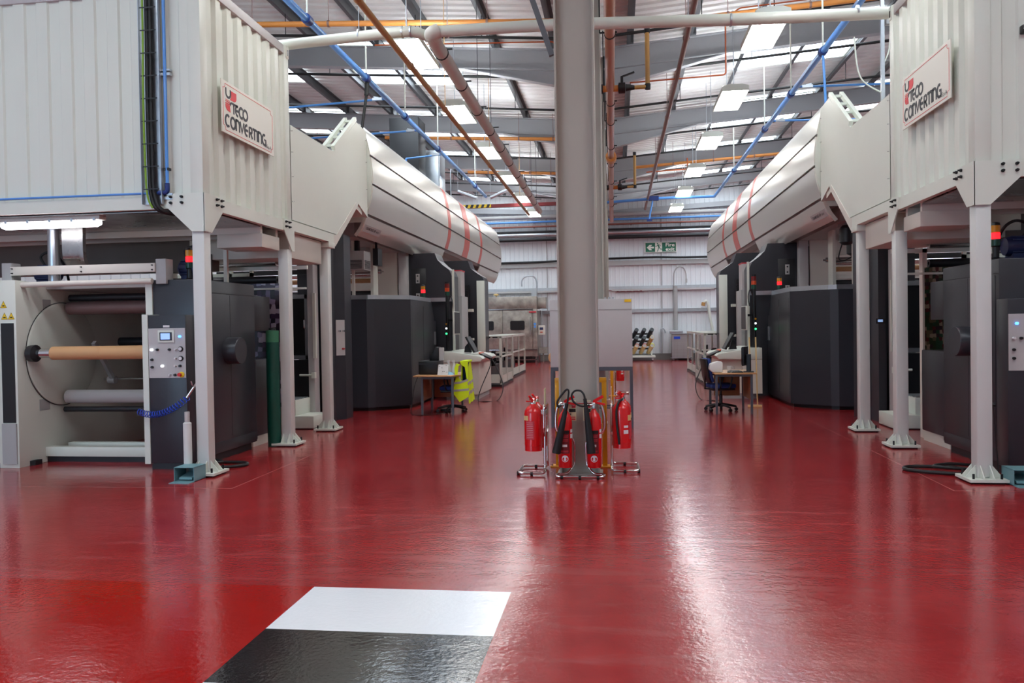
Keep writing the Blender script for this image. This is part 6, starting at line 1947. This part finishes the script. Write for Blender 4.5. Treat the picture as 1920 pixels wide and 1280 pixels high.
# orange cross pipes that follow the roof slope
for y, x0, x1, lab in ((14.1, -9.5, -0.75, 'orange gas pipe across the hall on the left, in front of the nearest rafter'), (14.6, 0.62, 9.0, 'orange gas pipe across the hall on the right, in front of the nearest rafter'),
                       (23.0, -6.7, -0.75, 'orange gas pipe across the hall on the left, in front of the second rafter'), (28.2, -5.2, -0.75, 'orange gas pipe across the hall on the left, in front of the third rafter'),
                       (27.6, 0.62, 8.6, 'orange gas pipe across the hall on the right, in front of the third rafter')):
    t = thing('gas_pipe', lab, 'pipe', ((x0 + x1) / 2, y, 7.0), 'orange gas pipes')
    zz = lambda x: 6.93 + 0.055 * abs(x - AX)
    mb = MB(); mb.tube([(x0 + (x1 - x0) * i / 6, y, zz(x0 + (x1 - x0) * i / 6)) for i in range(7)], 0.05, 12); mb.build('tube', M['orange'], t)
    mb = MB()
    for i in range(1, 6):
        x = x0 + (x1 - x0) * i / 6
        ring(mb, (x, y, zz(x)), (1, 0, 0), 0.06, 0.04); rods(mb, [(x, y, zz(x) + 0.04)])
    mb.build('clamp', M['mauve'], t)
# black service tubes under the purlins
for k, y in enumerate((15.5, 18.0, 20.7, 24.2, 26.8, 29.9, 32.2, 35.2)):
    for s, w in ((-1, 'left'), (1, 'right')):
        x0, x1 = AX + s * 0.3, AX + s * 11.5
        zz = lambda x: 7.12 + 0.072 * abs(x - AX)
        mb = MB(); mb.tube([(x0, y, zz(x0)), (AX + s * 2, y, zz(AX + s * 2) + 0.01), (x1, y, zz(x1))], 0.03, 8)
        for i in (1, 2, 4, 6, 8):
            d = (0.8, 2.1, 3.42, 4.75, 6.1, 7.45, 8.8, 10.15, 11.4)[i]
            x = AX + s * d
            mb.cyl((x, y, zz(x)), (x, y, 7.548 + 0.075 * d), 0.009, 6)
        tag(mb.build('service_tube', M['rubber']), 'black service tube crossing under the purlins on the %s, %s from the front' % (w, ordn[k]), 'pipe', 'black service tubes')
# thin copper pipes
for s, w, pts in ((-1, 'left', [(-4.6, 15.2, 7.15), (-1.1, 15.2, 7.0), (-1.1, 15.2, 6.1), (-0.7, 15.2, 6.1)]), (1, 'right', [(0.3, 15.2, 6.15), (2.05, 15.2, 6.2), (2.05, 15.2, 7.2), (2.3, 15.2, 7.4), (3.9, 15.2, 7.5)])):
    mb = MB(); mb.tube(rounded(pts, 0.06, 4), 0.014, 6)
    tag(mb.build('copper_pipe', M['copper']), 'thin bent copper pipe near the column top on the %s of it' % w, 'pipe')
mb = MB(); mb.tube(rounded([(1.0, 26.2, 6.55), (2.3, 26.2, 6.6), (2.3, 26.2, 6.95)], 0.06, 4), 0.02, 6)
tag(mb.build('copper_pipe', M['copper']), 'thin copper pipe above the fourth lamp of the right row', 'pipe')
# ducts above the left dryer
mb = MB(); mb.box(-6.0, -5.2, 21.0, 21.8, 4.45, 7.3)
tag(mb.build('vent_duct', M['darker'], bevel=0.01), 'dark square duct rising from the left dryer, beyond the blue drop pipe', 'duct')
mb = MB(); mb.box(-5.75, -5.0, 22.6, 23.3, 4.45, 6.75); mb.box(-5.02, -4.985, 22.58, 23.32, 4.45, 6.75)
tag(mb.build('vent_duct', M['galv'], bevel=0.008), 'galvanised square duct standing on the left dryer', 'duct')
# crane beam with hazard stripes
t = thing('crane_beam', 'red brown crane beam with a yellow and black striped end on the left', 'beam', (-3.0, 29.0, 6.1))
mb = MB(); mb.box(-6.4, -0.66, 28.95, 29.1, 6.02, 6.14); mb.build('beam', M['maroon'], t, smooth=False)
mb = MB(); mb.box(-5.7, -4.5, 28.93, 28.95, 6.02, 6.14); mb.build('striped_end', M['warn'], t, smooth=False)
mb = MB()
for k in range(6):
    mb.prism([(-5.68 + 0.2 * k, 6.02), (-5.58 + 0.2 * k, 6.02), (-5.53 + 0.2 * k, 6.14), (-5.63 + 0.2 * k, 6.14)], 'y', 28.925, 28.93)
mb.build('black_stripe', M['black'], t, smooth=False)
mb = MB(); rods(mb, [(-6.0, 29.02, 6.14), (-3.3, 29.02, 6.14), (-1.0, 29.02, 6.14)], r=0.02); mb.build('hanger', M['galv'], t)
for i, (x, y) in enumerate(((-5.0, 28.82), (-4.5, 28.82))):
    mb = MB(); mb.tube([(x, y, 6.35), (x + (0.65 if i else -0.7), y, 6.62)], 0.06, 12); rods(mb, [(x, y, 6.35), (x + (0.65 if i else -0.7), y, 6.62)])
    tag(mb.build('flue_stub', M['galv']), 'short galvanised tube leaning near the crane beam, %s of two' % ('left', 'right')[i], 'pipe')

# ------------------------------------------------------------------ far wall services
for z, r, m, lab, y in ((6.86, 0.10, 'grey', 'grey pipe high across the far wall under the gable', YF - 0.45), (6.62, 0.05, 'blue', 'blue air pipe across the top of the far wall', YF - 0.5), (6.40, 0.045, 'redpipe', 'thin red brown pipe across the far wall', YF - 0.5),
                        (6.16, 0.045, 'rubber', 'black pipe across the far wall above the silver duct', YF - 0.5), (6.02, 0.11, 'galv', 'silver spiral duct across the far wall', YF - 0.4), (5.80, 0.09, 'darker', 'dark steel rail across the far wall below the silver duct', YF - 0.4)):
    mb = MB(); mb.tube([(-9.5, y, z), (-3, y, z), (3, y, z), (9, y, z)], r, 12)
    for k in range(8):
        mb.box(-8.5 + 2.3 * k, -8.46 + 2.3 * k, y, YF - 0.02, z - 0.02, z + 0.02)
    tag(mb.build('wall_pipe', M[m]), lab, 'pipe')
mb = MB(); mb.tube(smooth_path([(-9, YF - 0.22, 4.74), (-4, YF - 0.22, 4.74), (-1.5, YF - 0.22, 4.80), (1.5, YF - 0.22, 4.83), (3.6, YF - 0.22, 4.78), (8, YF - 0.22, 4.82)], 6), 0.05, 8)
tag(mb.build('cable_run', M['rubber']), 'black cables lying along the upper ledge of the far wall', 'cable')
for i, (x0, x1) in enumerate(((-7.0, -0.5), (-0.2, 4.5))):
    mb = MB(); mb.box(x0, x1, YF - 0.19, YF - 0.15, 3.28, 3.36)
    for k in range(int((x1 - x0) / 0.3)):
        mb.box(x0 + 0.3 * k, x0 + 0.3 * k + 0.08, YF - 0.195, YF - 0.15, 3.27, 3.37)
    tag(mb.build('fixing_rail', M['panelgrey'], smooth=False), 'pale fixing rail with clips on the far wall, %s' % ('above the stained washing machine', 'to the right of the columns')[i], 'rail')

# fire exit sign
t = thing('fire_exit_sign', 'green and white fire exit sign high on the far wall', 'sign', (2.07, YF - 0.09, 5.05))
P = lambda a, b, d: (1.35 + a, YF - 0.1 - d, 5.06 + b)
mb = MB(); slab(mb, [(0, 0), (1.47, 0), (1.47, 0.48), (0, 0.48)], lambda a, b, d: P(a, b, d - 0.03), 0.03); mb.build('board', M['signwhite'], t, smooth=False)
mb = MB(); slab(mb, [(0.03, 0.03), (0.475, 0.03), (0.475, 0.45), (0.03, 0.45)], P, 0.003); slab(mb, [(0.80, 0.03), (1.44, 0.03), (1.44, 0.45), (0.80, 0.45)], P, 0.003); mb.build('green_field', M['signgreen'], t, smooth=False)
Q = lambda a, b, d: P(a, b, d + 0.003)
mb = MB(); slab(mb, [(0.09, 0.235), (0.215, 0.36), (0.35, 0.36), (0.265, 0.27), (0.425, 0.27), (0.425, 0.19), (0.265, 0.19), (0.345, 0.105), (0.215, 0.105)], Q, 0.003); mb.build('arrow', M['signwhite'], t, smooth=False)
mb = MB(); slab(mb, arc(0.59, 0.405, 0.032, 0.028, 0, 330, 11), Q, 0.003)
ribbons(mb, [[(0.60, 0.36), (0.665, 0.24)]], 0.06, Q, 0.003)
ribbons(mb, [[(0.585, 0.335), (0.545, 0.285), (0.47, 0.29)], [(0.62, 0.355), (0.69, 0.345), (0.735, 0.29)]], 0.026, Q, 0.003)
ribbons(mb, [[(0.645, 0.25), (0.595, 0.06), (0.56, 0.055)], [(0.665, 0.25), (0.715, 0.15), (0.83, 0.14)]], 0.036, Q, 0.003); mb.build('running_figure', M['signgreen'], t, smooth=False)
mb = MB(); [text_into(mb, w_, 0.225, Q, 0.965 + dx, b_ + dz, 0.003 + dt, 0.40) for w_, b_ in (('Fire', 0.265), ('exit', 0.065)) for dx, dz, dt in ((0, 0, 0), (0.012, 0, 0.0012), (0.006, 0.006, 0.0024), (0.006, -0.006, 0.0036))]; mb.build('lettering', M['signwhite'], t, smooth=False)

# stained stainless washing cabinet
t = thing('parts_washer', 'large stained stainless washing machine with two dark door windows by the far wall', 'washing machine', (-5.1, 37.0, 0))
mb = MB(); mb.box(-6.9, -3.62, 36.45, 38.0, 0.30, 3.02); mb.build('body', M['stain'], t, bevel=0.012)
mb = MB(); mb.box(-6.9, -3.62, 36.36, 36.45, 2.48, 3.04); mb.box(-3.80, -3.62, 36.38, 36.45, 0.3, 2.48); mb.build('head_panel', M['stain'], t, bevel=0.006)
mb = MB(); mb.box(-6.9, -3.8, 36.34, 36.38, 2.44, 2.48); mb.box(-6.9, -3.62, 36.36, 36.40, 0.58, 0.63); mb.build('door_track', M['steel'], t, smooth=False)
for i, (x0, x1, w0, w1) in enumerate(((-6.85, -5.22, -6.16, -5.62), (-5.20, -3.86, -4.86, -4.19))):
    mb = MB(); mb.box(x0, x1, 36.385, 36.44, 0.64, 2.43); d = mb.build('sliding_door', M['stain'], t, bevel=0.004)
    mb = MB(); pl = arc(w1 - 0.07, 1.87 - 0.0, 0.07, 0.07, 0, 90, 5) + arc(w0 + 0.07, 1.87, 0.07, 0.07, 90, 180, 5) + arc(w0 + 0.07, 1.58, 0.07, 0.07, 180, 270, 5) + arc(w1 - 0.07, 1.58, 0.07, 0.07, 270, 360, 5)
    mb.prism(pl, 'y', 36.375, 36.386); mb.build('dark_window', M['black'], d)
mb = MB(); mb.cyl((-3.93, 36.35, 1.3), (-3.93, 36.35, 2.1), 0.018, 8); mb.build('door_handle', M['steel'], t)
mb = MB()
for x in (-6.8, -5.2, -3.72):
    mb.box(x, x + 0.08, 36.4, 36.48, 0, 0.3); mb.box(x, x + 0.08, 37.9, 37.98, 0, 0.3)
mb.box(-6.8, -3.64, 36.4, 36.44, 0.13, 0.17); mb.build('leg', M['steel'], t, smooth=False)
mb = MB(); mb.box(-6.7, -3.9, 36.7, 37.8, 0.14, 0.30); mb.build('drain_tray', M['darker'], t, smooth=False)
mb = MB(); mb.box(-3.61, -3.22, 36.6, 37.4, 2.5, 3.0); mb.build('side_box', M['stain'], t, bevel=0.006)
mb = MB(); mb.cyl((-3.72, 36.372, 1.78), (-3.72, 36.38, 1.78), 0.06, 14); mb.cyl((-3.72, 36.372, 1.65), (-3.72, 36.38, 1.65), 0.05, 14); mb.build('blue_sticker', M['blue'], t)
mb = MB(); mb.box(-3.98, -3.65, 36.33, 36.36, 2.30, 2.36); mb.build('red_latch', M['redlab'], t, smooth=False)
mb = MB(); mb.lathe([(0.03, 0), (0.03, 0.08), (0.12, 0.1), (0.12, 0.16), (0.03, 0.18)], (-5.55, 36.8, 3.03), 'z', 14); mb.build('cap_ring', M['labcream'], t)
t = thing('control_unit', 'pale boxed control unit with a small screen on a bracket beside the stained washing machine', 'control panel', (-3.4, 36.9, 1.3))
mb = MB(); mb.box(-3.58, -3.28, 36.55, 36.72, 1.28, 1.72); mb.build('case', M['cream'], t, bevel=0.01)
mb = MB(); mb.box(-3.52, -3.36, 36.54, 36.55, 1.5, 1.62); mb.build('display', M['motor'], t, smooth=False)
mb = MB(); mb.box(-3.50, -3.38, 36.53, 36.55, 1.38, 1.42); mb.build('orange_switch', M['beacono'], t, smooth=False)
mb = MB(); mb.tube(rounded([(-3.62, 36.62, 2.42), (-3.43, 36.62, 2.40), (-3.43, 36.62, 1.72)], 0.06, 4), 0.02, 8); mb.tube([(-3.42, 36.62, 1.28), (-3.38, 36.7, 0.70)], 0.015, 6); mb.build('conduit', M['galv'], t)
mb = MB(); mb.box(-3.58, -3.2, 36.7, 36.95, 0.42, 0.70); mb.box(-3.42, -3.36, 36.8, 36.86, 0.0, 0.42)
tag(mb.build('terminal_box', M['stain'], smooth=False), 'small stained metal box below the control unit by the washing machine', 'box')
mb = MB(); mb.tube(smooth_path([(-3.75, 37.4, 3.02), (-3.7, 37.4, 3.7), (-3.85, 37.4, 4.0), (-4.2, 37.4, 4.02), (-4.4, 37.4, 3.85), (-4.42, 37.4, 3.55)], 6), 0.035, 8); mb.box(-3.98, -3.72, 37.35, 37.55, 3.02, 3.45)
tag(mb.build('hose_loop', M['galv']), 'curved grey hose above the stained washing machine', 'hose')
mb = MB(); mb.cyl((-2.75, 35.2, 0.28), (-2.75, 36.3, 0.28), 0.28, 24)
tag(mb.build('film_reel', M['kraft'], bevel=0.01), 'brown reel lying by the grey floor cabinet near the far wall', 'reel')

# rack of core tubes
t = thing('core_rack', 'low white rack on casters for core tubes near the far wall', 'rack', (0.6, 37.6, 0))
mb = MB()
for z in (0.52, 0.86, 1.20):
    mb.box(-0.6, 1.62, 37.55, 37.62, z, z + 0.08)
mb.build('dark_rail', M['darker'], t, smooth=False)
mb = MB()
mb.box(-0.65, 1.72, 37.0, 38.0, 0.17, 0.25)
for x in (-0.6, 1.56):
    mb.bar((x, 37.3, 0.25), (x, 37.75, 1.45), 0.06, 0.06)
mb.build('frame', M['white'], t, smooth=False)
mb = MB()
for x in (-0.5, 1.6):
    for y in (37.1, 37.9):
        mb.cyl((x - 0.025, y, 0.07), (x + 0.025, y, 0.07), 0.07, 14); mb.box(x - 0.02, x + 0.02, y - 0.03, y + 0.03, 0.08, 0.18)
mb.build('caster', M['galv'], t)
row = ['top', 'middle', 'bottom']
for j, z in enumerate((1.36, 1.00, 0.63)):
    for i in range(6):
        x = 1.52 - 0.345 * i
        light = (j == 2) or (j == 1 and i == 0)
        place = ('at the right end', 'second from the right', 'third from the right', 'fourth from the right', 'fifth from the right', 'at the left end')[i]
        k = thing('core_tube', '%s core tube in the %s row of the white rack, %s' % ('cream' if light else 'black', row[j], place), 'tube', (x, 37.3, z), 'core tubes on the rack')
        d = Vector((-0.16, 0.62, -0.34)); a = Vector((x + 0.06, 37.05, z + 0.08)); r = 0.095
        mb = MB(); mb.tube([tuple(a + d * 0.02), tuple(a), tuple(a + d)], r, 16, rs=[r * 0.78, r, r], caps=True); mb.build('tube', M['labcream' if light else 'tubeblue'], k)
        mb = MB(); mb.cyl(tuple(a - d * 0.008), tuple(a - d * 0.001), r * 0.78, 16); mb.build('dark_bore', M['black' if not light else 'grey'], k)
        if j == 2:
            mb = MB(); mb.tube([tuple(a - d * 0.004 + Vector((r * 0.95 * math.cos(q), 0, r * 0.95 * math.sin(q)))) for q in [2 * math.pi * n / 16 for n in range(16)]], 0.012, 5, closed=True); mb.build('coloured_rim', M['redlab' if i in (1, 2) else 'hivis'], k)
# mesh trolleys and pipes at the right of the far wall
t = thing('mesh_trolley', 'grey chequered metal trolley standing by the far wall near the white cages', 'trolley', (2.85, 37.7, 0))
mb = MB(); mb.box(2.5, 3.4, 37.4, 38.1, 0.12, 1.2); mb.build('body', M['crate'], t, bevel=0.008)
mb = MB()
for k in range(14):
    mb.box(2.5 + 0.065 * k, 2.512 + 0.065 * k, 37.392, 37.4, 0.14, 0.85); mb.box(2.5 + 0.065 * k, 2.512 + 0.065 * k, 37.392, 37.4, 0.92, 1.18)
for k in range(16):
    mb.box(2.5, 3.4, 37.392, 37.4, 0.14 + 0.065 * k, 0.15 + 0.065 * k)
mb.build('mesh_front', M['grey'], t, smooth=False)
mb = MB(); mb.box(2.58, 2.86, 37.385, 37.392, 0.98, 1.1); mb.build('blue_label', M['hose'], t, smooth=False)
mb = MB(); mb.box(2.46, 3.44, 37.36, 38.12, 1.2, 1.24); mb.box(2.45, 3.3, 37.36, 37.9, 0.10, 0.13)
for x in (2.55, 3.35):
    for y in (37.5, 38.0):
        mb.cyl((x - 0.02, y, 0.055), (x + 0.02, y, 0.055), 0.055, 12)
mb.build('top_and_casters', M['galv'], t)
mb = MB(); mb.box(2.4, 3.0, 37.42, 37.9, 1.245, 1.38); tag(mb.build('tray', M['galv'], bevel=0.01), 'shallow silver tray on top of the chequered trolley', 'tray')
t = thing('mesh_crate', 'wide grey mesh crate glimpsed behind the white cages by the far wall', 'crate', (4.3, 37.5, 0))
mb = MB(); mb.box(3.7, 5.0, 37.1, 38.0, 0.1, 1.15); mb.build('body', M['crate'], t, bevel=0.008)
mb = MB()
for k in range(20):
    mb.box(3.7 + 0.065 * k, 3.712 + 0.065 * k, 37.092, 37.1, 0.12, 1.13)
for k in range(16):
    mb.box(3.7, 5.0, 37.092, 37.1, 0.12 + 0.065 * k, 0.13 + 0.065 * k)
mb.build('mesh_front', M['grey'], t, smooth=False)
mb = MB()
for x in (3.75, 4.85):
    for y in (37.2, 37.85):
        mb.box(x, x + 0.1, y, y + 0.1, 0, 0.1)
mb.build('foot', M['darker'], t, smooth=False)
mb = MB(); mb.cyl((2.73, 38.2, 0.0), (2.73, 38.2, 3.46), 0.10, 18); mb.tube(smooth_path([(2.66, 38.2, 3.4), (2.68, 38.2, 4.05), (2.85, 38.2, 4.33), (3.1, 38.2, 4.3), (3.22, 38.2, 4.05), (3.24, 38.2, 3.75)], 6), 0.03, 8); mb.box(3.2, 3.28, 38.15, 38.25, 3.6, 3.78)
tag(mb.build('standpipe', M['grey']), 'grey upright pipe with a curved hose at its top on the far wall', 'pipe')
t = thing('suction_hose', 'pale bent suction hose leaning on the far wall behind the white cages', 'hose', (4.2, 38.1, 0.0))
mb = MB(); mb.tube(smooth_path([(4.0, 38.1, 2.62), (4.12, 38.1, 2.72), (4.22, 38.1, 2.5), (4.3, 38.1, 1.9), (4.42, 38.1, 1.2), (4.45, 38.1, 0.02)], 6), 0.065, 12); mb.build('tube', M['pvc'], t)
mb = MB(); mb.cyl((3.98, 38.1, 2.5), (4.01, 38.1, 2.66), 0.09, 14); mb.build('cuff', M['tan'], t)
mb = MB(); mb.box(2.0, 2.10, 37.9, 38.2, 1.3, 1.46); mb.tube(smooth_path([(2.05, 38.0, 1.42), (2.12, 38.0, 1.5), (2.2, 38.0, 1.4), (2.24, 38.0, 1.26)], 5), 0.03, 8); mb.box(2.02, 2.08, 38.2, 38.3, 0.3, 1.4)
tag(mb.build('wall_tap', M['galv']), 'small tap fitting on the far wall left of the chequered trolley', 'tap')
mb = MB(); mb.box(0.0, 1.2, YF - 0.17, YF - 0.14, 3.24, 3.34)
tag(mb.build('red_bracket', M['maroon'], smooth=False), 'dark red bracket under the middle ledge of the far wall right of the columns', 'bracket')
